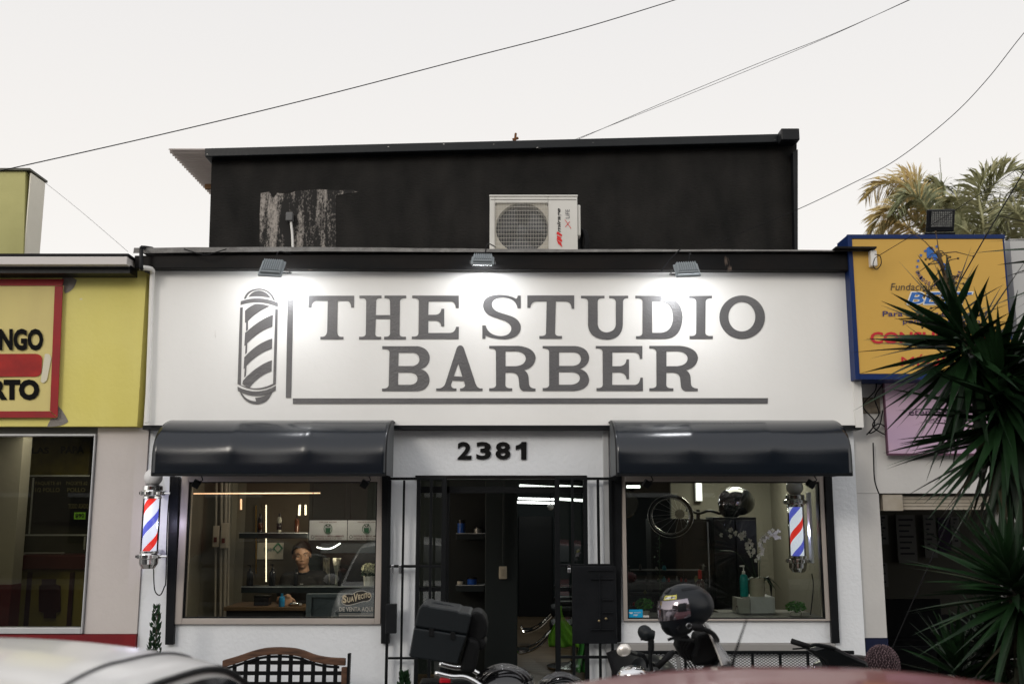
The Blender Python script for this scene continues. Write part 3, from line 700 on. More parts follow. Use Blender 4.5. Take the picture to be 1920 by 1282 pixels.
# outside on the left pier; its wall arm reaches back to the stucco
pc = P(283,972,8.72); H1 = (P(283,877,8.72).z - P(283,1064,8.72).z)
bp, fzp = barber_pole(P(283,972,8.72).x, 8.72, pc.z, H1, 'lit red white and blue barber pole on the outside wall beside the black post', 1, .12)
MB().box(pc.x-.02, pc.x+.02, 8.80, 8.998, pc.z-.3, pc.z-.26).build('wall_arm', CHROME, bp)
MB().box(pc.x-.02, pc.x+.02, 8.80, 8.998, pc.z+.2, pc.z+.24).build('wall_arm', CHROME, bp)
MB().tube(spline([P(288,1066,8.76),P(290,1105,8.8),P(300,1115,8.85),P(308,1100,8.92),P(311,1085,8.93),P(313,1000,8.93),P(316,945,8.92),P(322,890,8.92)],6), .005, 6).build('cable', RUBBER, bp)
pc2 = P(1493,985,9.42); H2 = (P(1493,902,9.42).z - P(1493,1075,9.42).z)*1.01
bp2, _ = barber_pole(pc2.x, 9.42, pc2.z, H2, 'lit striped barber pole standing behind the glass near the orchid', 1, .55)
q = P(1520,985,9.42)
MB().box(q.x-.012, q.x+.012, 9.40, 9.48, pc2.z-H2*.40, pc2.z+H2*.36).build('wall_plate', mat('plate white',(.7,.7,.75),.3), bp2, bevel=.004)
MB().tube(spline([P(1522,1075,9.46),P(1525,1100,9.46),P(1519,1158,9.46)],5), .005, 6).build('cable', RUBBER, bp2)
for c_, z_ in ((pc, 0),(pc2, 0)):        # the tubes light their surroundings
    la = bpy.data.lights.new('tube_light', 'POINT'); la.energy = 1.6; la.color = (.72,.70,1); la.shadow_soft_size = 0; la.specular_factor = 0
    lo = bpy.data.objects.new('tube_light', la); C.objects.link(lo); pr = bp if c_ is pc else bp2; lo.parent = pr
    lo.location = Vector((c_.x+.10, c_.y+.02, c_.z-.05)) - Vector(pr.location)

# ------------------------------------------------------------------ security gate: two open leaves and fixed bars
YG = 8.90
def bar(mb, x0, y0, x1, y1, w=5, Y=YG):
    """square bar along a picture line; w its thickness in picture units"""
    h = w/F*Y/2; a, b_ = P(x0,y0,Y), P(x1,y1,Y)
    if abs(x1-x0) < abs(y1-y0): X_ = (a.x+b_.x)/2; mb.box(X_-h, X_+h, Y-.012, Y+.012, a.z, b_.z)
    else: Z_ = (a.z+b_.z)/2; mb.box(a.x, b_.x, Y-.011, Y+.011, Z_-h, Z_+h)
def gate(label, vs, hs, name='security_gate'):
    t = thing(name, label, 'gate', (P(vs[0][0],1000,YG).x, YG, 0), 'black barred security gates at the door')
    for (x, y0, y1, w) in vs:
        m = MB(); bar(m, x, y0, x, y1, w); m.build('upright_bar', BLACKW, t, bevel=.002)
    for (x0, x1, y, w) in hs:
        m = MB(); bar(m, x0, y, x1, y, w); m.build('cross_bar', BLACKW, t, bevel=.002)
    return t
gl = gate('black barred gate folded open against the wall beside the motorcycle box',
     [(727,900,1360,5),(754,900,1360,4),(782,897,1360,7),(806,897,1360,5),(831,897,1360,9)], [(727,836,897,5),(728,832,1061,5),(728,782,1233,4)])
for px in (736,750): q = P(px,1065,YG-.02); MB().box(q.x-.012,q.x+.012,YG-.03,YG-.012,q.z-.045,q.z+.03).build('latch', CHROME, gl, bevel=.004)
q = rect(724,1131,744,1186,YG-.05); MB().box(q[0],q[1],YG-.09,YG-.03,q[2],q[3]).build('lock_box', BLACKP, gl, bevel=.005)
gr = gate('black barred gate with solid lock plate beside the right window',
     [(1046,897,1360,9),(1075,897,1360,5),(1100,897,1360,7),(1124,897,1360,5),(1147,897,1360,5)], [(1041,1150,897,5),(1046,1150,1059,5),(1046,1150,1231,5)])
q = rect(1073,1061,1156,1206,YG-.03); MB().box(q[0],q[1],YG-.035,YG-.015,q[2],q[3]).build('lock_plate', BLACKP, gr, bevel=.004)
q = rect(1103,1063,1150,1204,YG-.03); lp = MB()
h = .006
lp.box(q[0],q[1],YG-.050,YG-.036,q[3]-.03,q[3]-.02); 
for py in (1085,1124,1148,1180): qq = rect(1108 if py in (1085,1180) else 1130,py-1,1150,py+1,YG-.05); lp.box(qq[0],qq[1],YG-.052,YG-.036,qq[2],qq[3])
qq = rect(1124,1075,1126,1180,YG-.05); lp.box(qq[0],qq[1],YG-.060,YG-.053,qq[2],qq[3])
lp.build('plate_ribs', BLACKP, gr)
for px, py, r in ((1136,1159,.012),(1123,1163,.010)): p = P(px,py,YG-.06); MB().lathe([(r,YG-.065),(r*.8,YG-.075),(0,YG-.077)], (p.x,0,p.z), 'Y', 14).build('lock_knob', mat('brass worn',(.45,.36,.2),.35,metal=1), gr)
p = P(1067,1062,YG-.03); MB().torus((p.x,p.y,p.z), .012, .004, 'Y', 16, 6).build('padlock_ring', CHROME, gr)
MB().box(p.x-.014,p.x+.014,p.y-.008,p.y+.008,p.z-.05,p.z-.012).build('padlock', CHROME, gr, bevel=.004)

# ------------------------------------------------------------------ left neighbour: yellow eatery
ln = thing('yellow_eatery', 'yellow walled eatery with a beige pier and a tinted window', 'building', (-5,9,0))
YEL = mat('yellow wall paint', (.66,.58,.15), .7, var=((.72,.65,.23), 1.0, (1,1,.6)), bump=(18,.35), spots=((.66,.62,.50), 5, .745))
BEI = mat('beige pier paint', (.60,.555,.53), .7, var=((.54,.50,.475), 1.2), bump=(20,.3), spots=((.33,.31,.28), 6, .76))
YN = 8.98
xr = XL-.004
MB().box(-9, P(274,650,YN).x, YN-.10, YN+.15, P(960,799,YN-.1).z, P(960,508,YN-.1).z).build('upper_wall', YEL, ln)
bx0 = X(172,1000)
MB().box(bx0, xr, YN, YN+.2, Z(1187), P(960,799,YN-.1).z-.004).build('pier', BEI, ln)
MB().box(-9, xr, YN-.02, YN+.2, 0, Z(1187)-.003).build('base_band', mat('red base paint',(.20,.008,.012),.5,var=((.14,.006,.01),3),bump=(15,.3)), ln)
MB().box(-9, bx0-.004, YN, YN+.2, P(960,813,YN).z, P(960,799,YN).z-.002).build('lintel', mat('lintel grey',(.10,.10,.095),.7), ln)
# pale fascia, black gutter shadow board
MB().box(-9, P(249,485,8.75).x, 8.62, 9.1, P(960,496,8.62).z, P(960,481,8.62).z).build('fascia', mat('fascia pale',(.60,.57,.55),.6,spots=((.2,.18,.16),8,.7)), ln, bevel=.005)
MB().box(-9, P(250,485,8.75).x, 8.63, 9.1, P(960,481,8.62).z+.003, P(960,479,8.62).z+.02).build('roofing_felt', RUBBER, ln)
MB().box(-9, P(252,505,8.8).x, 8.70, 9.0, P(960,512,8.7).z, P(960,497,8.7).z).build('soffit_board', BLACKP, ln)
MB().box(-9, XL-.05, 8.9, 16, P(960,497,8.62).z+.01, P(960,484,8.62).z-.02).build('roof', CONC, ln)
# tinted window
fz_ = rect(-60,815,172,1187,YN); g = rect(-60,818,168,1174,YN)
f = MB(); f.box(X(168,1000), bx0-.006, YN-.03, YN+.1, Z(1187)+.003, Z(813)-.004)
f.box(-9, X(168,1000), YN-.03, YN+.1, Z(1187)+.003, Z(1175)); f.box(-9, X(168,1000), YN-.03, YN+.1, Z(818), Z(813)-.004)
fo = f.build('window_frame', ALUM, ln, bevel=.004)
MB().box(-9, X(168,1000)-.002, YN+.02, YN+.026, Z(1174), Z(819)).build('pane', glass('tinted glass', (.62,.62,.54), 0, 1.3), fo)
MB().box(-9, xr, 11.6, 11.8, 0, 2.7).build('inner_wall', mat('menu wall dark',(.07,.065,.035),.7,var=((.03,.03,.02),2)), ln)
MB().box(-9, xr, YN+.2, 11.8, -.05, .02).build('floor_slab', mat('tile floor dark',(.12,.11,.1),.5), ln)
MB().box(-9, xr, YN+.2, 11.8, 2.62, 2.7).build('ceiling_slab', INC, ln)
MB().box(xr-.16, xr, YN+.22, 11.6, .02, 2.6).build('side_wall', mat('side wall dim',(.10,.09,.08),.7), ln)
pm = rect(-60,815,33,1095,10.4)
MB().box(pm[0]-.5, pm[1], 10.4, 10.6, pm[2], 2.6).build('inner_pier', BEI, ln)
MB().box(pm[0]-.5, pm[1]+.003, 10.39, 10.6, .02, pm[2]-.002).build('inner_pier_base', MATS['red base paint'], ln)
# counter and menu boards in there
def thing_box(name, label, cat, q, y0, y1, m, bevel=.006, group=None, part='body'):
    t = thing(name, label, cat, ((q[0]+q[1])/2, (y0+y1)/2, q[2]), group)
    MB().box(q[0],q[1],y0,y1,q[2],q[3]).build(part, m, t, bevel=bevel); return t
q = rect(28,1040,165,1190,10.9)
ct = thing('food_counter', 'yellow and maroon food counter behind the tinted window', 'counter', ((q[0]+q[1])/2,11,.02))
MB().box(q[0],q[1],10.9,11.4,.02,q[3]-.15).build('front_panel', mat('counter yellow',(.32,.27,.07),.5), ct)
MB().box(q[0]-.03,q[1]+.03,10.84,11.45,q[3]-.148,q[3]).build('counter_top', mat('counter maroon',(.07,.008,.01),.4), ct, bevel=.01)
m_ = MB(); pp = [(78,1085),(104,1085),(104,1095),(113,1098),(113,1145),(104,1148),(104,1158),(82,1158),(82,1148),(73,1145),(73,1098),(78,1095)]
m_.prism([P(x,y,10.885) for x,y in pp], (0,.012,0)); m_.build('panel_ornament', mat('ornament maroon',(.05,.008,.01),.5), ct)
for px in (52,132): a = rect(px-4,1072,px+4,1185,10.89); MB().box(a[0],a[1],10.88,10.899,.03,a[3]).build('panel_post', MATS['ornament maroon'], ct)
sh = thing('display_shelf', 'aluminium display shelf on top of the food counter', 'shelf', P(100,1040,11.0))
fr_ = MB()
for (x0,y0,x1,y1) in ((38,1001,165,1004),(38,1035,120,1037),(157,1005,160,1030),(57,895,59,1000),(42,1038,45,1078),(113,1038,116,1078),(45,890,168,893)):
    a = rect(x0,y0,x1,y1,11.0); fr_.box(a[0],a[1],11.0,11.02,a[2],a[3])
fr_.build('frame', ALUM, sh)
mb1 = thing('menu_board', 'dim yellow menu board high inside the tinted window', 'menu board', P(110,850,11.55))
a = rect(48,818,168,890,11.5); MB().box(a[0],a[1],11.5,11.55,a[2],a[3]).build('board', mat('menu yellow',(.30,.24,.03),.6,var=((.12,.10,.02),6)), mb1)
tx = MB(); text_px(tx,'PAPA',114,836,158,850,11.49,.04); text_px(tx,'LAS',60,838,92,850,11.49,.03); tx.build('lettering', mat('menu ink',(.02,.018,.01),.6), mb1)
mb2 = thing('menu_board', 'dark menu board with small handwritten pale prices', 'menu board', P(110,930,11.55))
a = rect(60,897,166,975,11.5); MB().box(a[0],a[1],11.5,11.55,a[2],a[3]).build('board', mat('chalk board',(.02,.02,.018),.7), mb2)
tx = MB(); text_px(tx,'PAQUETE #1',66,902,114,910,11.49); text_px(tx,'PAQUETE #2',124,902,164,910,11.49); text_px(tx,'1/2 POLLO',66,914,112,922,11.49); text_px(tx,'POLLO',126,914,160,922,11.49); text_px(tx,'TODO ASADO',128,944,166,953,11.49)
tx.build('lettering', mat('chalk olive',(.30,.27,.12),.8), mb2)
pc_ = thing('price_card', 'small bright green price card reading 90', 'price card', P(149,967,11.0))
a = rect(139,960,160,973,10.97); MB().box(a[0],a[1],10.97,10.975,a[2],a[3]).build('card', mat('card green',(.25,.60,.05),.6,emit=((.25,.6,.05),.06)), pc_)  # card colour also glows faintly, though it is no lamp
tx = MB(); text_px(tx,'$90',141,962,158,971,10.966,.03); tx.build('lettering', MATS['menu ink'], pc_)
la = bpy.data.lights.new('ceiling_glow', 'AREA'); la.size = .8; la.energy = 9; la.color = (1,.95,.8); lo = bpy.data.objects.new('ceiling_light', la); C.objects.link(lo); lo.location = (P(100,900,10.2).x,10.2,2.58)  # added fill brightens the dark eatery; no lamp is modelled there
# banner hung on the yellow wall
bn = thing('banner', 'cream vinyl banner with red border and black capital letters on the yellow wall', 'banner', (-4.4,8.87,P(60,780,8.85).z))
YBn = 8.855
BE = lambda x, y: P(x,y,YBn)
cl = mat('banner cloth', (.66,.57,.21), .6, var=((.55,.45,.19), 1.6, (1,1,.5)), bump=(8,.5,(1,1,.4)))
bR = mat('banner red', (.30,.008,.010), .5, var=((.24,.01,.012),5))
def sheet(u, v):
    l = BE(-150,0); 
    x = BE(-150,650).x*(1-u) + (BE(112,650).x + (BE(104,650).x-BE(112,650).x)*v)*u
    z = BE(60,536).z*(1-v) + BE(60,783).z*v
    return Vector((x, YBn-.006+.006*math.sin(u*9+v*5)*v, z))
MB().grid(sheet, 40, 20).build('cloth', cl, bn, smooth=True)
bd_ = MB()
bd_.prism([BE(-150,524),BE(121,524),BE(118,536),BE(-150,536)], (0,-.006,0)); bd_.prism([BE(104,537),BE(119,537),BE(109,782),BE(95,770)], (0,-.006,0)); bd_.prism([BE(-150,771),BE(94,771),BE(108,783),BE(-150,783)], (0,-.006,0))
for v in bd_.v: v.y -= .008
bd_.build('border', bR, bn)
YT = YBn-.017
tx = MB(); text_px(tx,'NGO',-2,616,81,657,YT,.045); text_px(tx,'MA',-84,616,-14,657,YT,.02); tx.build('lettering', mat('banner ink',(.005,.005,.005),.7,spec=.08), bn)
tx = MB(); text_px(tx,'RTO',-18,711,74,750,YT,.06); tx.build('lettering', MATS['banner ink'], bn)
tx = MB(); vs, fs = fill(path_pts("M-150 664 L66 663 Q79 664 79 674 L78 694 Q77 706 64 706 L-150 706 Z")); tx.add([P(x,y,YT) for x,y in vs], fs); tx.build('red_bar', mat('banner red bright',(.42,.02,.012),.6,var=((.22,.01,.01),6)), bn)
tx = MB(); vs, fs = fill(path_pts("M84 664 Q94 660 96 672 L88 712 Q80 722 76 714 Z")); tx.add([P(x,y,YT) for x,y in vs], fs); tx.build('pale_patch', mat('patch pale',(.62,.58,.45),.7), bn)
for s in ("M116 522 Q130 515 144 525 Q140 545 122 550 L117 540 Z", "M108 760 Q118 768 128 790 Q118 800 88 800 L95 785 L108 783 Z"):
    gy = MB(); vs, fs = fill(path_pts(s)); gy.add([P(x,y,YN-.104) for x,y in vs], fs); gy.build('mortar_patch', mat('mortar',(.22,.20,.18),.9,bump=(40,.8)), ln)
# sheet metal duct box on the neighbour's roof
q = rect(-80,320,47,478,9.6)
tk = thing('metal_duct', 'yellow green sheet metal duct box rising from the roof', 'duct', (q[0]+.5,9.9,q[2]))
MB().prism([P(-80,321,9.6),P(48,321,9.6),P(44,480,9.6),P(-80,480,9.6)], (0,.34,0)).build('casing', mat('duct paint',(.42,.40,.16),.5,metal=.1,var=((.30,.29,.11),1.2),bump=(3,.8)), tk, bevel=.004)
sp_ = P(48,400,9.6).x
MB().box(sp_+.002,sp_+.012,9.62,9.93,q[2],P(48,323,9.6).z).build('side_sheet', mat('duct side',(.80,.76,.64),.45,bump=(3,1)), tk)
MB().box(q[0]-.2,sp_+.02,9.57,9.96,P(48,321,9.6).z+.001,P(48,318,9.6).z+.005).build('lid', mat('duct lid',(.10,.10,.08),.6), tk)

# ------------------------------------------------------------------ right neighbour
rn = thing('clinic_building', 'white clinic front with an open shutter doorway and navy base', 'building', (5,9.2,0))
YC = 9.06
WW = mat('clinic white paint', (.60,.59,.57), .75, var=((.50,.49,.475),1.4), bump=(16,.35), spots=((.30,.28,.26),7,.77))
cx_ = lambda px, py=1050: P(px,py,YC).x
czz_ = lambda py: P(1750,py,YC).z
xa = XR+.004
c = MB(); c.box(xa, cx_(1655), YC, YC+.2, czz_(1195), czz_(925)); c.build('pier', WW, rn)
MB().box(xa, cx_(1655)+.004, YC-.004, YC+.2, 0, czz_(1195)-.003).build('pier_base', mat('navy paint',(.006,.010,.035),.45), rn)
MB().box(xa, 9, YC, YC+.2, czz_(925)+.003, czz_(720)).build('upper_wall', WW, rn)
MB().box(cx_(1892), 9, YC, YC+.2, 0, czz_(925)).build('pier', WW, rn)
MB().box(xa, 9, YC+.02, YC+4, czz_(720)+.004, czz_(700)).build('roof', CONC, rn)
MB().box(xa-.3, xa+.16, YC-.16, YC-.03, P(1640,772,YC).z, P(1640,745,YC).z+.1).build('broken_plaster', mat('bare masonry',(.20,.17,.13),.95,var=((.08,.07,.055),9),bump=(20,1)), rn) if False else None
q = rect(1610,745,1650,775,YC-.006); MB().box(q[0],q[1],YC-.010,YC-.001,q[2],q[3]).build('bare_masonry', mat('bare masonry',(.20,.17,.13),.95,var=((.07,.06,.05),14),bump=(22,1)), rn)
# dim room with posters
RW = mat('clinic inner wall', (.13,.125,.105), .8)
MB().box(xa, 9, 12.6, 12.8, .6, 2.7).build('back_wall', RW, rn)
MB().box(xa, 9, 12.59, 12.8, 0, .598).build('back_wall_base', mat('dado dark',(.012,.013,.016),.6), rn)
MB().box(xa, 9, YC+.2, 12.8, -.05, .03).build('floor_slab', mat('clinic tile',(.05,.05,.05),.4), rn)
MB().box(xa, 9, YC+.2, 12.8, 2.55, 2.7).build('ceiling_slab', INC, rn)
q = rect(1651,927,1688,957,YC+.08); MB().box(q[0],q[1],YC+.02,YC+.18,q[2],q[3]).build('shutter_box', mat('shutter cream',(.42,.38,.32),.6,var=((.30,.26,.2),6)), rn)
s = MB()
for i in range(4):
    q = rect(1688,930+6.5*i,1888,935.5+6.5*i,YC+.09); s.box(q[0],q[1],YC+.07+.004*(i%2),YC+.10,q[2],q[3])
s.build('roller_shutter', MATS['shutter cream'], rn)
for i, (x0,y0,x1,y1,cm) in enumerate(((1650,965,1665,1020,'a'),(1682,965,1718,1055,'a'),(1733,965,1756,1045,'a'),(1760,970,1782,1035,'b'),(1784,968,1800,1025,'a'),(1652,1055,1665,1100,'a'))):
    q = rect(x0,y0,x1,y1,12.55)
    lab = ['narrow notice at the edge of the clinic doorway','tall pale notice sheet on the dim clinic wall','notice sheet with a dark foot on the clinic wall','dark blue and maroon poster on the clinic wall','small pale price list next to the dark poster','low notice sheet near the clinic door pier'][i]
    t = thing('wall_poster', lab, 'poster', ((q[0]+q[1])/2,12.57,q[2]), 'posters on the dim clinic wall')
    MB().box(q[0],q[1],12.55,12.565,q[2],q[3]).build('sheet', mat('poster '+cm, (.20,.20,.19) if cm == 'a' else (.05,.03,.07), .6), t)
    l = MB(); n_ = 7
    for k in range(n_):
        zz = q[3]-(q[3]-q[2])*(k+1)/(n_+1.5); l.box(q[0]+.03, q[1]-.03-.08*((k*7)%3)/3, 12.546, 12.549, zz, zz+.02)
    l.build('printed_lines', mat('print dark',(.04,.04,.05),.7), t)
q = rect(1685,1150,1800,1250,10.6)
tb = thing('waiting_bench', 'dark bench just inside the clinic doorway', 'bench', ((q[0]+q[1])/2,10.8,.03))
MB().box(q[0]-.3,q[1],10.6,11.0,.42,.48).build('seat', BLACKP, tb, bevel=.01); MB().box(q[0]-.3,q[1],11.0,11.05,.5,.9).build('backrest', BLACKP, tb, bevel=.01)
for x in (q[0]-.2,q[1]-.1): MB().box(x,x+.04,10.65,10.95,.03,.419).build('leg', BLACKP, tb)

# yellow light-box sign
YSg = 8.72
ys = thing('clinic_sign', 'yellow light box sign with blue frame behind the yucca', 'sign', (P(1750,710,YSg).x, YSg+.15, P(1750,710,YSg).z))
BL = mat('sign blue', (.006,.022,.10), .45, spec=.2); YL = mat('sign yellow', (.60,.36,.075), .5, var=((.54,.33,.07),1.5), bump=(120,.1,(.1,1,1)))
q0 = P(1604,700,YSg); q1 = P(1905,700,YSg); zt = P(1750,440,YSg).z; zb = P(1750,711,YSg).z
MB().box(q0.x,q1.x,YSg+.01,YSg+.30,zb,zt).build('casing', BL, ys, bevel=.004)
e_ = .045
MB().box(q0.x+e_*.8,q1.x-.02,YSg+.002,YSg+.012,zb+e_*1.1,zt-e_*.9).build('face', YL, ys)
fb = MB(); fb.box(q0.x-.004,q0.x+e_*.8-.002,YSg-.006,YSg+.02,zb,zt); fb.box(q0.x+e_*.8,q1.x,YSg-.006,YSg+.02,zb,zb+e_); fb.box(q0.x+e_*.8,q1.x,YSg-.006,YSg+.02,zt-e_*.8,zt)
fb.build('frame', BL, ys)
YTs = YSg-.004
def sgn(body, x0,y0,x1,y1,m,off=.01,shear=0):
    tx = MB(); text_px(tx, body, x0,y0,x1,y1,YTs,off,shear); tx.build('lettering', m, ys)
NV = mat('sign ink navy',(.05,.04,.13),.5); RD = mat('sign ink red',(.50,.02,.03),.5); BB = mat('sign ink blue',(.03,.13,.42),.4)
sgn('Fundación',1670,531,1748,544,mat('sign ink brown',(.08,.06,.04),.5),0,.15)
tx = MB(); text_px(tx,'BEST',1699,546,1826,572,YTs+.0015,.055,.2); tx.build('lettering_outline', WHITEP, ys)
sgn('BEST',1702,548,1823,570,BB,.02,.2)
sgn('Para ayudar a tu salud',1655,583,1850,596,NV,.012); sgn('pone a su servicio',1693,598,1838,609,NV,.012)
sgn('CONSULTORIO',1632,622,1880,644,RD,.03); sgn('MÉDICO',1690,664,1830,686,RD,.0)
for k in range(8):
    a = math.radians(95+k*17); cx, cy = 1760+40*math.cos(a), 500-38*math.sin(a)
    s_ = [(cx+(3.6 if i%2==0 else 1.6)*math.cos(PI/2+i*PI/5), cy-(3.6 if i%2==0 else 1.6)*math.sin(PI/2+i*PI/5)) for i in range(10)]
    m_ = MB(); m_.add([P(x,y,YTs) for x,y in s_], [tuple(range(10))]); m_.build('star', BB, ys)
em = MB()
for s in ("M1737 466 Q1745 458 1752 468 Q1750 480 1744 484 L1738 484 Z", "M1750 476 Q1760 470 1762 480 Q1760 490 1752 488 L1748 483 Z", "M1756 488 Q1770 492 1782 500 L1774 503 L1777 511 L1768 508 L1762 498 Z"):
    vs, fs = fill(path_pts(s)); em.add([P(x,y,YTs) for x,y in vs], fs)
em.build('figure_emblem', BB, ys)
def arc_text(body, cx, cy, r, a0, a1, h):
    n = len(body); tx = MB()
    for i, ch in enumerate(body):
        if ch == ' ': continue
        a = a0+(a1-a0)*(i+.5)/n; vs, fs = text_raw(ch, .02); wv = abs(a1-a0)*r/n*.72
        pts = []
        for u, v in vs:
            rr = r-h*v; aa = a+(u-.5)*wv/r*(1 if a1 > a0 else -1)
            pts.append(P(cx+rr*math.cos(aa), cy-rr*math.sin(aa), YTs))
        tx.add(pts, fs)
    tx.build('lettering', NV, ys)
arc_text('UNIDOS POR AYUDAR', 1760, 492, 47, math.radians(200), math.radians(340), 7)
# steel brace and white column beyond the sign
MB().tube([P(1562,470,9.3), P(1592,448,9.1)], .014, 6).build('brace', BLACKP, ys)
MB().box(P(1906,600,8.9).x, P(1950,600,8.9).x+1.5, 8.9, 9.05, P(1750,720,8.9).z, P(1900,448,8.9).z).build('parapet', mat('parapet grey',(.48,.48,.47),.7), rn)
# floodlight on top of the sign (off)
c_ = P(1766,414,8.8); fl = thing('floodlight', 'black square floodlight on top of the yellow sign', 'floodlight', (c_.x,8.85,zt))
M = R3(math.radians(18),math.radians(-3),.12,c_)
MB().box(-.125,.125,0,.05,-.10,.10,M).build('housing', BLACKP, fl, bevel=.01)
MB().box(-.10,.10,-.004,-.001,-.055,.085,M).build('lens', mat('led grid',(.40,.41,.38),.3,var=((.15,.15,.15),60)), fl)
g_ = MB()
for i in range(11): x = -.095+.019*i; g_.box(x-.0012,x+.0012,-.0075,-.005,-.053,.083,M)
for i in range(8): z = -.05+.019*i; g_.box(-.098,.098,-.0105,-.008,z-.0012,z+.0012,M)
g_.build('led_grid', BLACKP, fl)
MB().box(-.13,.13,-.008,.05,-.125,-.105,M).build('bracket', BLACKP, fl)
# purple shop banner
YPb = 8.98
pb = thing('banner_sign', 'lilac and pink beauty banner under the yellow sign', 'sign', (P(1780,850,YPb).x,YPb,P(1780,850,YPb).z))
pm_ = mat('lilac print', (.42,.30,.44), .45, var=((.60,.42,.52), .9, (1,1,2)))
q = rect(1662,712,1990,850,YPb); MB().box(q[0],q[1],YPb,YPb+.02,q[2],q[3]).build('panel', pm_, pb, bevel=.003)
MB().box(q[0]-.01,q[1],YPb-.004,YPb+.03,q[2]-.014,q[2]-.001).build('frame', mat('frame maroon',(.10,.04,.07),.5), pb)
MB().box(q[0]-.012,q[0]-.001,YPb-.004,YPb+.03,q[2],q[3]).build('frame', MATS['frame maroon'], pb)
MB().box(q[0],q[0]+.55,YPb-.05,YPb-.006,q[3]-.01,q[3]+.015).build('lamp_strip', WHITEP, pb)
tx = MB(); text_px(tx,'eternalsecret',1704,766,1830,779,YPb-.003,.005); text_px(tx,'salud y belleza',1734,785,1822,791,YPb-.003,0); tx.build('lettering', mat('banner purple ink',(.05,.02,.06),.5), pb)
tx = MB(); text_px(tx,'2',1905,720,1925,760,YPb-.003); 
# tangled wires on the clinic corner
for i, pts in enumerate((((1640,700),(1642,730),(1618,760),(1640,790),(1630,812),(1648,800),(1655,770)),((1625,815),(1645,795),(1660,800),(1672,815),(1690,830)),((1655,720),(1640,745),(1648,775),(1636,798),(1660,815),(1680,822),(1660,790)),((1637,830),(1638,860),(1640,900),(1648,925)))):
    t = MB().tube(spline([P(x,y,YC-.05-.02*(k%2)) for k,(x,y) in enumerate(pts)],6), .006, 5).build('loose_cable', RUBBER, None, smooth=True)
    tag(t, ['loose black cable curling down from the sign corner','short loose cable end reaching under the lilac banner','looping loose cable tangled at the wall corner','thin cable running down the white clinic wall'][i], 'cable', 'loose cables on the clinic wall')
# plug and loop at the fascia end
t = MB().tube(spline([P(1640,477,8.6),P(1650,480,8.6),P(1652,495,8.6),P(1643,505,8.6),P(1637,497,8.6),P(1640,485,8.6)],5), .004, 5).build('wire_loop', RUBBER, shop)

# ------------------------------------------------------------------ overhead cables
for lab, pts, Y, r in (('thick overhead cable rising across the sky from the duct box', [(-60,334,7.0),(300,253,7.3),(600,181,7.6),(870,111,7.9),(1100,51,8.1),(1330,-20,8.4)], 0, .0042),
                       ('upper of the two close overhead wires above the black block', [(1085,261,12),(1250,190,11.5),(1420,120,11),(1560,65,10.5),(1720,-6,10)], 0, .0032),
                       ('lower of the two close overhead wires above the black block', [(1070,265,12.1),(1250,194,11.6),(1430,121,11.1),(1570,62,10.6),(1730,-12,10.1)], 0, .0028),
                       ('sagging overhead cable dropping to the fascia from the upper corner of the sky', [(2010,-40,7),(1920,62,7.3),(1850,150,7.6),(1780,222,7.8),(1680,300,8.2),(1590,348,8.5),(1495,393,8.8),(1400,432,9.0),(1330,462,9.1)], 0, .0032),
                       ('thin wire from the fascia end up past the sign floodlight', [(1640,484,8.6),(1700,448,8.5),(1790,395,8.4),(1990,262,8.0)], 0, .0028),
                       ('thin faint wire running down behind the yellow eatery roof', [(75,335,14),(150,395,14),(240,472,14)], 0, .0025),
                       ('dark guy cable crossing in front of the yellow sign', [(1990,205,7.5),(1920,322,7.6),(1850,440,7.7),(1790,545,7.8)], 0, .0052),
                       ('dark guy cable slanting down in front of the clinic doorway', [(1935,620,7.3),(1870,780,7.4),(1801,922,7.5),(1755,1028,7.6),(1671,1219,7.8),(1640,1290,7.9)], 0, .0045)):
    t = MB().tube(spline([P(x,y,yy) for x,y,yy in pts],8), r, 5).build('overhead_cable', RUBBER, None, smooth=True)
    tag(t, lab, 'cable', 'overhead cables')
t = thing('roof_antenna', 'rusty stub of an antenna on the black roof block', 'antenna', P(967,268,10.2))
MB().tube([P(965,272,10.2),P(967,250,10.2)], .012, 6).build('rod', mat('rust',(.16,.07,.03),.9), t); 
MB().tube([P(961,262,10.2),P(972,259,10.2)], .014, 6).build('clamp', MATS['rust'], t)
# ------------------------------------------------------------------ inside the left window
WARM = mat('led warm strip', (1,1,1), .4, emit=((1,.80,.55), 2.6)); COOL = mat('led cool tube', (1,1,1), .4, emit=((.95,1,.95), 3))
ORAN = mat('led orange strip', (1,1,1), .4, emit=((1,.50,.25), 1.5))
def led(pts, r, m, label, group='led light strips', name='led_strip'):
    t = MB().tube(pts, r, 6).build(name, m, None); return tag(t, label, 'light', group)
led([P(363,925,9.9),P(600,924,10.6)], .006, ORAN, 'long warm light strip across the top of the window with the man')
led([P(499,946,11.1),P(499,1090,11.1)], .0055, WARM, 'tall upright light strip beside the product shelves')
led([P(562,946,11.1),P(561,966,11.1)], .012, WARM, 'short pale light strip above the man')
led([P(573,946,11.1),P(573,965,11.1)], .010, WARM, 'thin light strip end right above the man')
led([P(440,935,11.0),P(440,955,11.0)], .010, ORAN, 'small orange light strip, outer of the pair near the beige wall')
led([P(452,935,11.0),P(452,955,11.0)], .010, ORAN, 'small orange light strip, inner of the pair near the beige wall')
led(spline([P(594,1025,10.3),P(606,1028,10.3),P(622,1027,10.3),P(638,1018,10.3)],6), .007, COOL, 'curved white light arc under the pale menu boards')
led([P(480,947,11.15),P(480,1075,11.15)], .008, mat('brass trim',(.45,.28,.07),.3,metal=1), 'slim brass edge strip beside the product shelves')
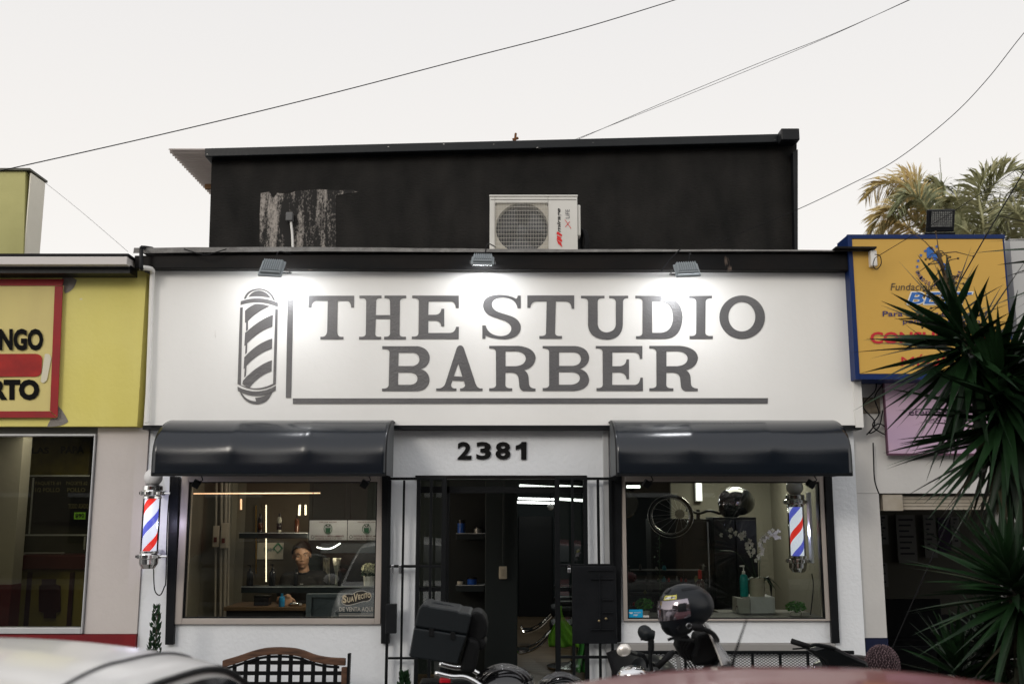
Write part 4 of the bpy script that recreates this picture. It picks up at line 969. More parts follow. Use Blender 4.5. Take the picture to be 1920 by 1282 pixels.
# shelves
SHK = mat('shelf charcoal', (.010,.014,.016), .5, spec=.25, bump=(20,.1))
def shelf(q, y0, y1, label):
    t = thing('wall_shelf', label, 'shelf', ((q[0]+q[1])/2,(y0+y1)/2,q[2]), 'dark shelves inside the shop')
    MB().box(q[0],q[1],y0,y1,q[2],q[3]).build('board', SHK, t, bevel=.004)
    MB().box(q[0],q[1],y0-.005,y0-.0005,q[3]-.006,q[3]).build('front_edge', ALUM, t)
    return t
s1 = rect(448,998,577,1009,10.0); shelf(s1, 10.0, 10.2, 'upper dark shelf holding hair products in front of the man')
s2 = rect(452,1099,707,1111,9.75); shelf(s2, 9.75, 9.98, 'long dark shelf carrying the white flower pot')
GB = [mat('bottle black',(.012,.012,.014),.25), mat('bottle amber',(.035,.012,.005),.2), mat('bottle clearish',(.20,.20,.17),.15), mat('bottle teal',(.01,.22,.21),.35), mat('bottle blue',(.02,.20,.42),.35), mat('label cream',(.5,.46,.38),.6)]
def bottle(px, pyt, pyb, Y, wpx, m, label, pump=False, lab=None, cap=None, group='hair product bottles'):
    a, b_ = P(px,pyt,Y), P(px,pyb,Y); H = a.z-b_.z; r = wpx/F*Y/2
    t = thing('bottle', label, 'bottle', (b_.x,Y,b_.z), group)
    h = .72 if pump else .82
    MB().lathe([(0,b_.z+.0005),(r*.95,b_.z+.001),(r,b_.z+.01),(r,b_.z+H*h*.82),(r*.8,b_.z+H*h*.94),(r*.35,b_.z+H*h),(0,b_.z+H*h)], (b_.x,Y,0), 'Z', 18).build('body', m, t, smooth=True)
    if lab: MB().lathe([(r*1.02,b_.z+H*.15),(r*1.02,b_.z+H*.5)], (b_.x,Y,0), 'Z', 18).build('label', lab, t, smooth=True)
    c = MB()
    if pump:
        c.lathe([(r*.4,b_.z+H*h+.0005),(r*.4,b_.z+H*.80),(r*.14,b_.z+H*.82),(r*.14,b_.z+H*.93),(r*.3,b_.z+H*.95),(r*.3,b_.z+H),(0,b_.z+H)], (b_.x,Y,0), 'Z', 12)
        c.box(b_.x-r*.9,b_.x,Y-.006,Y+.006,b_.z+H*.95,b_.z+H*.99)
    else: c.lathe([(r*.4,b_.z+H*h+.0005),(r*.42,b_.z+H),(0,b_.z+H)], (b_.x,Y,0), 'Z', 12)
    c.build('pump' if pump else 'cap', cap or GB[0], t)
    return t
bottle(487,962,998,10.1,10,GB[0],'black product bottle, outermost on the upper shelf',lab=GB[1])
bottle(523,962,998,10.1,9,GB[2],'clear ribbed tall bottle on the upper shelf',lab=GB[0])
bottle(556,965,998,10.1,9,GB[1],'brown product bottle on the upper shelf nearest the boards')
bottle(468,1058,1099,9.85,12,GB[0],'round black pump bottle at the near end of the long shelf',True)
bottle(510,1057,1099,9.85,12,GB[0],'black pump bottle in front of the pale poster on the long shelf',True)
bottle(554,1066,1099,9.85,8,GB[0],'slim black bottle in front of the man on the long shelf')
bottle(637,1060,1099,9.85,8,GB[0],'slim black bottle between the man and the flower pot')
# long blue spray can on the desk
dsk = thing('reception_desk', 'dark reception desk the man leans on', 'desk', (P(520,1140,10.2).x,10.3,.12))
q = rect(440,1137,573,1142,10.15)
MB().box(q[0]-.1,q[1],10.12,10.75,q[3]-.035,q[3]).build('desk_top', wood('desk top wood',(.16,.10,.055),(.08,.05,.03),3,(1,10,10)), dsk, bevel=.004)
MB().box(q[0]-.08,q[1]-.02,10.16,10.70,.12,q[3]-.036).build('desk_body', mat('desk black',(.012,.011,.010),.5), dsk)
DZ = q[3]
bottle(528,1112,1139,10.17,11,GB[4],'blue cylindrical spray can on the reception desk',lab=None,cap=GB[4])
q = rect(573,1113,716,1172,9.62)
cb = thing('counter_front', 'blue grey panelled counter behind the window decal', 'counter', ((q[0]+q[1])/2,9.7,.12))
CG = mat('counter slate', (.055,.070,.085), .6, var=((.045,.058,.07),3))
MB().box(q[0],q[1]+.1,9.66,9.72,.12,q[3]).build('panel', CG, cb)
fr_ = MB(); fr_.box(q[0],q[0]+.05,9.63,9.659,.12,q[3]); fr_.box(q[0]+.051,q[1]+.1,9.63,9.659,q[3]-.03,q[3]); fr_.build('panel_frame', mat('counter slate light',(.075,.092,.105),.6), cb)
# clippers and tools on the desk
tl = thing('hair_clipper', 'silver hair clipper lying on the desk by the hand of the man', 'clipper', P(552,1138,10.2))
p = P(552,1137,10.22); MB().ball((p.x,p.y,DZ+.022),(.055,.03,.02),14,8).build('body', CHROME, tl, smooth=True); MB().box(p.x+.05,p.x+.075,p.y-.02,p.y+.02,DZ+.012,DZ+.03).build('blade', CHROME, tl)
tl = thing('trinket_box', 'dark box with odds and ends on the reception desk', 'box', (P(495,1130,10.3).x,10.3,DZ))
q = rect(478,1118,505,1138,10.3); MB().box(q[0],q[1],10.25,10.4,DZ,q[3]).build('body', GB[0], tl, bevel=.008); MB().box(q[0]-.003,q[1]+.003,10.247,10.403,q[3],q[3]+.012).build('lid', BLACKW, tl, bevel=.004)
# pale poster behind him
q = rect(481,1017,530,1048,11.15); t = thing('wall_poster', 'white paper poster with a green diamond mark behind the man', 'poster', ((q[0]+q[1])/2,11.18,q[2]))
MB().box(q[0],q[1],11.18,11.19,q[2],q[3]).build('sheet', mat('poster white',(.40,.38,.33),.6), t)
l = MB(); text_px(l,'Spin',494,1026,514,1035,11.172,.02); l.build('lettering', mat('print slate',(.08,.12,.13),.6), t)
l = MB(); c_=P(521,1027,11.17); l.tube([c_+Vector(v) for v in ((0,0,.05),(.045,0,0),(0,0,-.05),(-.045,0,0),(0,0,.05))], .008, 4); l.build('diamond_mark', mat('print green',(.05,.22,.12),.6), t)
# two pale menu boards hanging right of him
for i, (x0, x1, cx, lab) in enumerate(((580,651,615,'pale notice board with green plant emblem nearest the man'),(652,730,687,'pale notice board with green plant emblem above the flower pot'))):
    q = rect(x0,975,x1-.6,1012,9.75)
    t = thing('notice_board', lab, 'sign', ((q[0]+q[1])/2,9.76,q[3]), 'pale boards hung in the window')
    MB().box(q[0],q[1],9.75,9.765,q[2],q[3]).build('board', mat('board pale',(.70,.67,.64),.5,var=((.58,.55,.53),4,(.3,1,4))), t)
    l = MB(); text_px(l,'LOS QUE SALVAN',cx-16,977,cx+16,979.5,9.746,.02); text_px(l,'PROTEGE EL MEDIO AMBIENTE',cx-24,1003,cx+30,1006,9.746,.02); text_px(l,'CUIDA EL AGUA Y LA VIDA',cx-24,1008,cx+26,1010.5,9.746,.02); l.build('lettering', mat('print maroon',(.16,.06,.06),.6), t)
    g_ = MB(); vs, fs = fill([ell(cx,991,8,9.5,24), ell(cx,991,7,8.5,24)]); g_.add([P(x,y,9.746) for x,y in vs], fs)
    for s in ("M%g 989 L%g 989 L%g 998 L%g 998 Z"%(cx-5,cx+5,cx+4,cx-4),): vs, fs = fill(path_pts(s)); g_.add([P(x,y,9.745) for x,y in vs], fs)
    g_.build('green_emblem', mat('print dark green',(.04,.13,.07),.6), t)
    g_ = MB()
    for s in ("M%g 988 Q%g 984 %g 982 Q%g 984 %g 988 Z"%(cx,cx-1,cx-4,cx-5,cx), "M%g 988 Q%g 984 %g 981 Q%g 984 %g 988 Z"%(cx,cx+2,cx+4,cx+6,cx)): vs, fs = fill(path_pts(s)); g_.add([P(x,y,9.745) for x,y in vs], fs)
    g_.build('leaf_mark', BLACKW, t)
    g_ = MB(); vs, fs = fill([ell(cx-29,1006,3.2,3.2,16), ell(cx-29,1006,2.4,2.4,16)]); g_.add([P(x,y,9.746) for x,y in vs], fs); g_.build('round_mark', BLACKW, t)
    MB().box(q[0]+.02,q[0]+.026,9.755,9.76,q[3]+.001,2.6).build('hanger', BLACKW, t); MB().box(q[1]-.026,q[1]-.02,9.755,9.76,q[3]+.001,2.6).build('hanger', BLACKW, t)
# cloth drape / dark hood panel and towels at back
q = rect(655,1018,706,1098,10.9); t = thing('dark_cabinet', 'dark cabinet with blue grey top behind the flower pot', 'cabinet', ((q[0]+q[1])/2,11,.12))
MB().box(q[0]-.3,q[1],10.9,11.15,.12,q[3]-.1).build('body', BLACKP, t); MB().box(q[0]-.3,q[1],10.88,11.15,q[3]-.099,q[3]).build('top_panel', CG, t)
t = thing('hanging_towel', 'pale checked towel hanging behind the counter', 'towel', P(612,1095,10.85))
def tw(u, v): a = P(606+12*u, 1045+48*v, 10.8); a.y += .02*math.sin(u*9); return a
MB().grid(tw, 12, 10).build('cloth', mat('towel check',(.25,.24,.19),.9,var=((.03,.03,.03),14)), t, solid=.004)
t = thing('glass_vase', 'pale glass figurine vase on the long shelf', 'vase', P(633,1099,9.86))
z0 = P(633,1099,9.86).z; x0 = P(629,1099,9.86).x
MB().lathe([(0,z0+.001),(.022,z0+.004),(.012,z0+.03),(.010,z0+.10),(.030,z0+.18),(.040,z0+.26),(.026,z0+.22),(0,z0+.16)], (x0,9.90,0), 'Z', 16).build('body', mat('frosted glass',(.28,.28,.24),.2,alpha=.75), t, smooth=True)

# electrical meter boxes and conduits on the beige wall at the window's outer end
ec = thing('meter_box', 'beige meter boxes with conduits on the inner beige wall', 'meter box', P(415,1005,10.6))
MC = mat('meter beige', (.42,.37,.31), .5); 
for (x0,y0,x1,y1) in ((401,985,413,1025),(416,980,428,1027)):
    q = rect(x0,y0,x1,y1,10.6); bx = MB().box(q[0],q[1],10.55,10.66,q[2],q[3]).build('box', MC, ec, bevel=.006)
    c_ = ((q[0]+q[1])/2); MB().box(c_-.015,c_+.015,10.54,10.549,q[2]+.05,q[2]+.10).build('dial', mat('dial dark',(.10,.02,.02),.4), bx)
for px, r in ((406,.012),(416,.016),(424,.020),(430,.012)): MB().tube([P(px,900,10.63),P(px-3,1158,10.63)], r, 8).build('conduit', mat('conduit beige',(.34,.31,.27),.5), ec)
q = rect(345,895,434,1165,10.75); MB().box(q[0]-.6,q[1],10.70,10.9,.12,2.6).build('inner_pier', INW, shop)

# ------------------------------------------------------------------ potted plants and foliage
def leaves(mb, c, R, n, size, flat=1, up=0):
    for i in range(n):
        while True:
            d = Vector((random.uniform(-1,1),random.uniform(-1,1),random.uniform(-1,1)))
            if .15 < d.length < 1: break
        p = Vector(c) + Vector((d.x*R[0], d.y*R[1], d.z*R[2])); s = size*random.uniform(.6,1.3)
        u = Vector((random.gauss(0,1),random.gauss(0,1),random.gauss(0,.6)+up)).normalized(); w = u.cross(Vector((random.gauss(0,1),random.gauss(0,1),random.gauss(0,1)))).normalized()
        nn = u.cross(w)*s*.12
        mb.add([p-w*s*.28, p-u*s*.5+nn, p+w*s*.28, p+u*s*.5+nn], [(0,1,3),(1,2,3)])
LG = mat('leaf bright', (.08,.28,.04), .5, var=((.03,.14,.02), 30)); LD = mat('leaf deep', (.020,.055,.022), .5, var=((.010,.030,.012), 14))
LW = mat('blossom cream', (.50,.50,.33), .6, var=((.62,.62,.50), 40)); POT = mat('pot white', (.55,.53,.48), .4)
def potted(px, pyb, Y, wpx, hpx, lm, label, pot_h=0, group='small potted plants', n=260, ls=.035, potw=None, potm=POT):
    b_ = P(px,pyb,Y); w = wpx/F*Y; h = hpx/F*Y; ph = pot_h/F*Y; pw = (potw or wpx*.6)/F*Y/2
    t = thing('potted_plant', label, 'plant', (b_.x,Y,b_.z), group)
    hh = max(ph,.04)
    MB().lathe([(0,b_.z+.0005),(pw*.85,b_.z+.001),(pw,b_.z+hh),(pw*.9,b_.z+hh),(pw*.88,b_.z+hh*.85),(0,b_.z+hh*.85)], (b_.x,Y,0), 'Z', 20).build('pot', potm, t, smooth=False, bevel=.002)
    m = MB(); leaves(m, (b_.x,Y,b_.z+hh+h/2), (w/2,w/2*.8,h/2), n, ls)
    m.build('foliage', lm, t)
    s = MB()
    for i in range(9):
        a = random.uniform(0,2*PI); s.tube([Vector((b_.x,Y,b_.z+hh*.85)), Vector((b_.x+.3*w*math.cos(a),Y+.3*w*math.sin(a),b_.z+hh+h*.7))], .002, 4)
    s.build('stem', LD, t)
    return t
t = potted(692,1099,9.86,30,24,LW,'cream flowers in a pale square pot in the window with the man',pot_h=19,n=520,ls=.022,potw=22)
m = MB(); b_ = P(690,1080,9.86); leaves(m,(b_.x,9.86,b_.z+.02),(.075,.06,.05),160,.03); m.build('green_leaves', LD, t)
potted(1208,1153,9.35,34,22,LG,'small bright green plant behind the blue card',pot_h=3,n=320,ls=.028)
potted(1493,1156,9.40,38,20,LG,'small bright green plant under the indoor barber pole',pot_h=4,n=340,ls=.026)
# orchid on the white box
def orchid():
    Y = 9.72; b_ = P(1420,1118,Y)
    t = thing('orchid', 'white orchid with two drooping flower sprays in a cream pot', 'orchid', b_)
    z1 = P(1420,1083,Y).z; MB().lathe([(0,b_.z+.0005),(.068,b_.z+.001),(.076,z1),(.070,z1),(.066,z1-.03),(0,z1-.03)], (b_.x,Y,0), 'Z', 24).build('pot', mat('pot cream',(.40,.36,.29),.5), t, smooth=False)
    def stem(pts): return spline([P(x,y,Y+dy) for x,y,dy in pts], 8)
    st = MB(); s1 = stem(((1418,1085,0),(1410,1050,0),(1408,1020,-.02),(1390,1003,-.04),(1362,995,-.05))); s2 = stem(((1424,1085,.02),(1425,1050,.03),(1430,1015,.03),(1445,1000,.02),(1455,1003,0)))
    s3 = stem(((1416,1085,0),(1400,1062,-.02),(1380,1036,-.03),(1350,1032,-.03)))
    for s in (s1,s2,s3): st.tube(s, .004, 5)
    st.build('stem', LD, t, smooth=True)
    fw = MB()
    for s, n_ in ((s1[10:],26),(s2[9:],26)):
        for i in range(n_):
            p = s[int(i/n_*len(s))] + Vector((random.gauss(0,.022),random.gauss(0,.02)-.01,random.gauss(0,.028)))
            for k in range(5):
                a = 2*PI*k/5+random.random(); r = .020
                d = Vector((math.cos(a),random.uniform(-.4,.1),math.sin(a))); w = Vector((-math.sin(a),0,math.cos(a)))
                fw.add([p, p+d*r*.6+w*r*.45, p+d*r*1.15, p+d*r*.6-w*r*.45], [(0,1,2,3)])
    fw.build('blossoms', mat('orchid petal',(.80,.78,.70),.6), t)
    lv = MB()
    for a, L in ((-.7,.20),(.5,.22),(2.6,.2),(3.6,.17),(.15,.24)):
        d = Vector((math.cos(a),math.sin(a)*.6,0))
        def bl(u, v):
            p = Vector((b_.x,Y,z1)) + d*L*u + Vector((0,0,.10*u-.22*u*u)); w = Vector((-d.y,d.x,0)).normalized()
            return p + w*(v-.5)*.05*math.sin(PI*min(1,u*.9+.1))
        lv.grid(bl, 8, 2)
    lv.build('leaves', LD, t, smooth=True)
    q = Vector((b_.x+.10,Y,z1)); dr = MB(); dr.tube([q+Vector((-.05,0,-.02)),q+Vector((0,0,.0)),q+Vector((.03,0,-.06)),q+Vector((.03,0,-.17))],[.008,.02,.014,.004],6); dr.build('drooping_leaf', BLACKP, t)
orchid()
q = rect(1382,1118,1455,1162,9.60)
wb = thing('white_box', 'white plastic box supporting the orchid pot', 'box', ((q[0]+q[1])/2,9.75,Z(1160)))
MB().box(P(1407,1140,9.62).x,q[1],9.62,9.95,q[2],q[3]-.004).build('casing', mat('box white',(.50,.51,.52),.4), wb, bevel=.008)
MB().prism([P(1382,1120,9.60),P(1406,1124,9.60),P(1406,1165,9.60),P(1382,1165,9.60)], (0,.2,0)).build('door', mat('box grey door',(.34,.34,.31),.4), wb)
MB().torus(P(1382,1143,9.58),.018,.004,'Y',18,6,(.5,2.0)).build('handle', CHROME, wb)
bottle(1396,1059,1118,9.66,15,GB[3],'teal pump bottle standing beside the orchid',True,cap=WHITEP)
# cola bottle on the ledge
bt = bottle(1315,1068,1160,9.5,18,mat('cola dark',(.03,.008,.005),.12),'dark cola bottle with a red label behind the helmet',lab=mat('label red',(.50,.015,.02),.4),cap=mat('cap red',(.3,.01,.01),.4))
# window ledge inside the right window
led_ = rect(1174,1156,1540,1161,9.3)
MB().box(led_[0],led_[1],YW+T,9.7,led_[3]-.04,led_[3]+.004).build('window_ledge', mat('ledge dark',(.03,.03,.028),.5), shop)
MB().box(P(1350,1162,9.7).x,led_[1],9.701,10.0,led_[3]-.04,led_[3]+.002).build('window_ledge', mat('ledge white',(.20,.195,.18),.5), shop)
for b0 in (): pass
# blue card on the glass and white tag
q = rect(1176,1142,1205,1157,8.985); t = thing('window_card', 'small bright blue card in the lower corner of the window', 'card', ((q[0]+q[1])/2,8.99,q[2]))
q = rect(1176,1142,1205,1157,YW-.006); MB().box(q[0],q[1],YW-.006,YW-.001,q[2],q[3]).build('card', mat('card blue',(.01,.33,.62),.4), t)
l = MB(); vs, fs = fill(path_pts("M1179 1147 L1187 1147 Q1186 1151 1183 1150 Q1180 1150 1179 1147 Z")); l.add([P(x,y,YW-.008) for x,y in vs], fs); text_px(l,'wash',1188,1146,1202,1148.5,YW-.008,.01); text_px(l,'pago',1188,1151,1196,1154,YW-.008,.04); l.build('lettering', mat('card print white',(.6,.62,.65),.5), t)
q = rect(1206,1153,1217,1157,YW-.006); tag(MB().box(q[0],q[1],YW-.006,YW-.001,q[2],q[3]).build('paper_tag', mat('paper white',(.55,.54,.52),.6), None), 'tiny white paper tag right next to the blue card', 'tag')
# decal on the left pane
dc = thing('window_decal', 'pale lettered decal in the lower corner of the window with the man', 'decal', P(668,1155,YW-.004))
DW = mat('decal pale', (.30,.29,.26), .5); DK = mat('decal dark', (.02,.018,.015), .5); DGl = mat('decal gold', (.20,.15,.09), .5)
YDc = YW-.0035
plate = MB(); vs, fs = fill(path_pts("M640 1117 Q648 1110 660 1113 L668 1108 Q682 1104 688 1109 Q698 1108 697 1120 Q694 1128 683 1127 L662 1133 Q650 1137 643 1132 Q637 1127 642 1121 Z")); plate.add([P(x,y,YDc) for x,y in vs], fs); plate.build('badge_outline', DW, dc)
plate = MB(); vs, fs = fill(path_pts("M641.5 1118 Q649 1111.5 660 1114.5 L668.5 1109.5 Q681 1105.5 687.5 1110.5 Q696 1109.5 695.5 1119.5 Q692.5 1126.5 682.5 1125.7 L661.5 1131.5 Q650.5 1135 644 1131 Q638.5 1127 643.5 1121.5 Z")); plate.add([P(x,y,YDc-.001) for x,y in vs], fs); plate.build('badge', DK, dc)
tx = MB()
for i, (ch, x0, x1, y0, y1) in enumerate((('S',642,650,1115,1130),('U',651,657,1119,1129),('A',657.5,663.5,1117,1127),('V',663,671,1112,1127),('E',671.5,676,1114,1123),('C',676.5,681,1113,1122),('I',682,683.5,1112,1121),('T',684,689,1111,1120),('O',689,695,1111,1120))):
    text_px(tx, ch, x0, y0, x1, y1, YDc-.002, .045)
tx.build('lettering', mat('decal cream',(.42,.36,.25),.5), dc)
tx = MB(); text_px(tx,'DE VENTA AQUI',636,1137,699,1147,YDc-.001,.03); tx.build('lettering', DW, dc)
tx = MB()
for y0,y1 in ((1149.5,1150.5),(1152,1153.5),(1155,1156)):
    q = rect(635,y0,700,y1,YDc-.001); tx.quad((q[0],YDc-.001,q[2]),(q[1],YDc-.001,q[2]),(q[1],YDc-.001,q[3]),(q[0],YDc-.001,q[3]))
tx.build('rule_line', DW, dc)

# ------------------------------------------------------------------ inside the right window
def cab(x0,y0,x1,Y,D,label):
    q = rect(x0,y0,x1,1180,Y); t = thing('black_cabinet', label, 'cabinet', ((q[0]+q[1])/2,Y+D/2,.12), 'black cabinets inside the right window')
    MB().box(q[0],q[1],Y,Y+D,.12,q[3]).build('body', mat('cabinet black',(.007,.008,.008),.45), t, bevel=.006)
    n_ = 2
    for i in range(n_): a = q[0]+(q[1]-q[0])*i/n_; MB().box(a+.006,a+(q[1]-q[0])/n_-.006,Y-.014,Y-.001,.2,q[3]-.03).build('door', mat('cabinet door black',(.009,.010,.010),.35), t, bevel=.003)
    return t
cab(1340,969,1422,10.6,.4,'black cabinet carrying the motorcycle helmet')
cab(1222,972,1338,10.8,.4,'wide black cabinet behind the hanging bicycle rim')
q = rect(1328,978,1330,1100,10.55); tag(MB().box(q[0],q[1],10.55,10.57,q[2],q[3]).build('light_rod', ALUM, None), 'thin upright metal rod between the two black cabinets', 'rod')
def helmet(c, R, label, face=-1, rot=0, pitch=0, group='motorcycle helmets', m=None, visor=True, sticker=False):
    """full face helmet; face -1 looks to -X"""
    t = thing('motorcycle_helmet', label, 'helmet', Vector(c)-Vector((0,0,R)), group)
    HM = m or mat('helmet matt black', (.004,.006,.009), .36, spec=.35, bump=(200,.05))
    M = Matrix.Translation(c) @ Matrix.Rotation(rot,4,'Z') @ Matrix.Rotation(pitch,4,'Y') @ Matrix.Scale(1 if face < 0 else -1,4,(1,0,0))
    def shell(u, v, k=1.0):
        th = PI*v*.86; a = 2*PI*u                     # v from crown down
        x, y, z = math.sin(th)*math.cos(a), math.sin(th)*math.sin(a), math.cos(th)
        x *= 1.16; y *= .92; z *= .98
        if x > 0: x *= 1.04; z *= 1-.05*x
        if z < 0:                                      # chin bar forwards and down, neck roll tucked in
            f = max(0,-x/1.16)
            x -= .20*f*(-z); z -= .42*f**.7*(-z); y *= 1-.12*(-z)
            if x > 0: z *= .90
        return Vector((x*R*k, y*R*k, z*R*k))
    sh_ = MB(); NU, NV = 48, 28
    sh_.grid(lambda u, v: M @ shell(u, v), NU, NV)
    sh_.build('shell', HM, t, smooth=True, weld=True)
    # opening filler + visor patch on the front
    def patch(u0,u1,v0,v1,k,name,mm,nu=16,nv=8,par=t):
        p = MB(); p.grid(lambda u, v: M @ shell(u0+(u1-u0)*u, v0+(v1-v0)*(v), k), nu, nv); return p.build(name, mm, par, smooth=True)
    patch(.30,.70,.40,.66,1.012,'visor_seal',BLACKW)
    if visor: patch(.27,.73,.40,.66,1.03,'visor',mat('visor mirror',(.26,.235,.26),.06,metal=.9))
    patch(.29,.335,.46,.58,1.045,'visor_pivot',BLACKP,6,6); patch(.665,.71,.46,.58,1.045,'visor_pivot',BLACKP,6,6)
    patch(.42,.58,.74,.86,1.02,'chin_vent',BLACKW,8,4)
    patch(.44,.56,.17,.27,1.03,'crown_vent',BLACKP,8,4)
    patch(.05,.30,.20,.26,1.012,'shell_ridge',BLACKP,14,3); patch(.70,.95,.20,.26,1.012,'shell_ridge',BLACKP,14,3)
    if sticker:
        st_ = patch(.555,.66,.315,.385,1.018,'sticker',mat('sticker yellow',(.55,.50,.10),.5),8,4)
        patch(.565,.65,.335,.372,1.024,'sticker_lettering',mat('sticker white',(.6,.6,.6),.5,spots=((.02,.02,.02),60,.5)),8,3,st_)
        patch(.34,.445,.315,.385,1.018,'sticker',MATS['sticker yellow'],8,4)
    nk = MB(); nk.lathe([(R*.62,-R*1.0),(R*.60,-R*.80)], (0,0,0), 'Z', 24); 
    return t
hc = P(1383,944,10.75); helmet(Vector((hc.x,10.8,P(1383,969,10.75).z+.155)), .165, 'glossy black helmet on top of the black cabinet', -1, .3, .1, m=mat('helmet gloss black',(.008,.009,.010),.12,coat=.5))
# bicycle rim hung up
c_ = P(1257,967,9.9); t = thing('bicycle_rim', 'bicycle rim with tyre hanging behind the glass', 'bicycle rim', (c_.x,9.9,c_.z-.21))
MB().torus(c_, .205, .016, 'Y', 48, 8, (1,.93)).build('tyre', RUBBER, t, smooth=True)
MB().torus((c_.x,9.888,c_.z), .178, .006, 'Y', 48, 6, (1,.93)).build('inner_rim', CHROME, t, smooth=True)
MB().torus((c_.x,9.885,c_.z), .216, .004, 'Y', 48, 6, (1,.93)).build('outer_rim', CHROME, t, smooth=True)
MB().lathe([(.045,9.89),(.045,9.91)], (c_.x+.09,0,c_.z+.02), 'Y', 20).build('hub', CHROME, t)
sp = MB()
for i in range(14):
    a = 2*PI*i/14; sp.tube([Vector((c_.x+.09,9.9,c_.z+.02)), Vector((c_.x+.178*math.cos(a),9.9,c_.z+.165*math.sin(a)))], .0012, 4)
sp.build('spokes', ALUM, t)
MB().tube([Vector((c_.x,9.9,c_.z+.19)), Vector((c_.x,9.9,2.6))], .003, 4).build('hanging_wire', BLACKW, t)
c_ = P(1170,945,9.9); t = thing('round_mirror', 'round dark mirror partly hidden by the right window frame', 'mirror', c_)
MB().lathe([(0,9.87),(.12,9.87),(.135,9.885),(.135,9.9),(0,9.9)], (c_.x,0,c_.z), 'Y', 32).build('glass', mat('mirror dim',(.25,.24,.24),.15,metal=1), t)
# exercise bike handlebar silhouettes and shelf clutter
t = thing('handlebar_stand', 'black bicycle handlebars on a stand in front of the beige wall', 'handlebar', P(1345,972,10.7))
MB().tube(spline([P(1290,955,10.75),P(1310,962,10.7),P(1330,957,10.7),P(1350,962,10.75),P(1365,956,10.8)],5), .014, 8).build('bar', BLACKW, t, smooth=True)
MB().box(*[v for v in (P(1306,965,10.75).x,P(1312,965,10.75).x,10.74,10.78,P(1306,973,10.75).z,P(1306,955,10.75).z)]).build('stem', BLACKW, t)
for px in (1292,1362): MB().tube([P(px-5,955,10.72),P(px+5,957,10.72)], .02, 8).build('grip', RUBBER, t)
q = rect(1306,898,1316,938,11.9); t = thing('wall_lamp', 'white lit wall panel lamp on the beige wall', 'lamp', ((q[0]+q[1])/2,11.95,q[2])); MB().box(q[0],q[1],11.9,11.93,q[2],q[3]).build('diffuser', mat('lamp soft',(1,1,1),.5,emit=((1,.97,.9),1.6)), t); MB().box(q[0]-.01,q[1]+.01,11.931,11.99,q[2]-.01,q[3]+.01).build('backplate', ALUM, t)
led([P(1168,912,10.4),P(1200,912,10.4)], .014, COOL, 'short bright tube at the top corner of the right window', name='led_tube')
# product clutter on low shelving
t = thing('product_rack', 'dark rack with rows of small grooming products', 'rack', P(1240,1150,10.2))
rk = MB()
for py in (1068,1090,1112,1134): q = rect(1180,py,1320,py+3,10.3); rk.box(q[0],q[1],10.2,10.5,q[2],q[3])
q = rect(1180,1060,1320,1200,10.3); rk.box(q[0]-.02,q[0]-.001,10.2,10.5,.12,q[3]); rk.box(q[1]+.001,q[1]+.02,10.2,10.5,.12,q[3])
rk.build('frame', mat('rack black',(.008,.008,.008),.5), t)
cols = [(.30,.30,.28),(.35,.03,.03),(.03,.20,.25),(.05,.05,.05),(.20,.12,.05),(.25,.24,.10),(.02,.02,.02)]
k = 0; seen = {}
for py in (1068,1090,1112,1134):
    px = 1184
    while px < 1316:
        w_ = random.choice((5,6,8,9)); h_ = random.uniform(5,13); ci = random.randrange(7)
        if random.random() < .55:
            z = P(px,py,10.3).z; x = P(px+w_/2,py,10.3).x; r = w_/F*10.3/2*.85; h = h_/F*10.3
            o = MB().lathe([(0,z+.001),(r,z+.001),(r,z+h*.7),(r*.6,z+h*.75),(r*.6,z+h),(0,z+h)], (x,10.27,0), 'Z', 10).build('product_jar', mat('jar %d'%ci, tuple(c*.6 for c in cols[ci]), .3), None)
            cn = ['pale','red','teal','black','brown','olive','dark'][ci]; rn_ = ['top','second','third','bottom'][(1068,1090,1112,1134).index(py)]
            kk_ = seen.setdefault((cn, rn_), 0); seen[(cn, rn_)] += 1
            tag(o, '%s jar, %s of its colour from the door on the %s board of the rack' % (cn, ['first','second','third','fourth','fifth','sixth'][kk_], rn_), 'jar', 'jars on the dark product rack'); k += 1
        px += w_+random.choice((1,3,7))
# trailing small plant by the rack
t = thing('trailing_plant', 'thin trailing plant in front of the black cabinet', 'plant', P(1236,1100,10.1))
m = MB()
for i in range(70): p = P(1236+random.gauss(0,4), 1000+random.random()*120, 10.1); leaves(m, p, (.01,.01,.01), 1, .03)
m.build('foliage', LD, t); MB().tube([P(1236,1000,10.1),P(1238,1120,10.1),Vector((P(1238,1120,10.1).x,10.1,.12))], .004, 4).build('stem', LD, t)

# ------------------------------------------------------------------ seen through the open door
for py, lab in ((999,'upper'),(1096,'lower')):
    pass
for (y0,y1,lab) in ((999,1011,'upper dark niche shelf seen through the door with the blue can'),(1096,1109,'lower dark niche shelf seen through the door with the blue tin')):
    q = rect(855,y0,909,y1,10.7); shelf((q[0],q[1]-.004,q[2],q[3]), 10.7, 10.95, lab)
MB().box(P(842,950,10.99).x,P(909,950,10.6).x,11.0,11.05,.12,2.6).build('niche_back', mat('niche black',(.008,.010,.010),.5), shop)
def jar(px,pyb,Y,w_,h_,m,label,name='tin'):
    b_ = P(px,pyb,Y); r = w_/F*Y/2; h = h_/F*Y; t = thing(name, label, name, b_, 'tins in the dark niche')
    MB().lathe([(0,b_.z+.0005),(r,b_.z+.001),(r,b_.z+h*.75),(0,b_.z+h*.75)], (b_.x,Y,0),'Z',18).build('body', m, t); MB().lathe([(r*1.04,b_.z+h*.751),(r*1.04,b_.z+h),(0,b_.z+h)], (b_.x,Y,0),'Z',18).build('lid', GB[0], t)
BLU = mat('tin blue',(.01,.06,.28),.3)
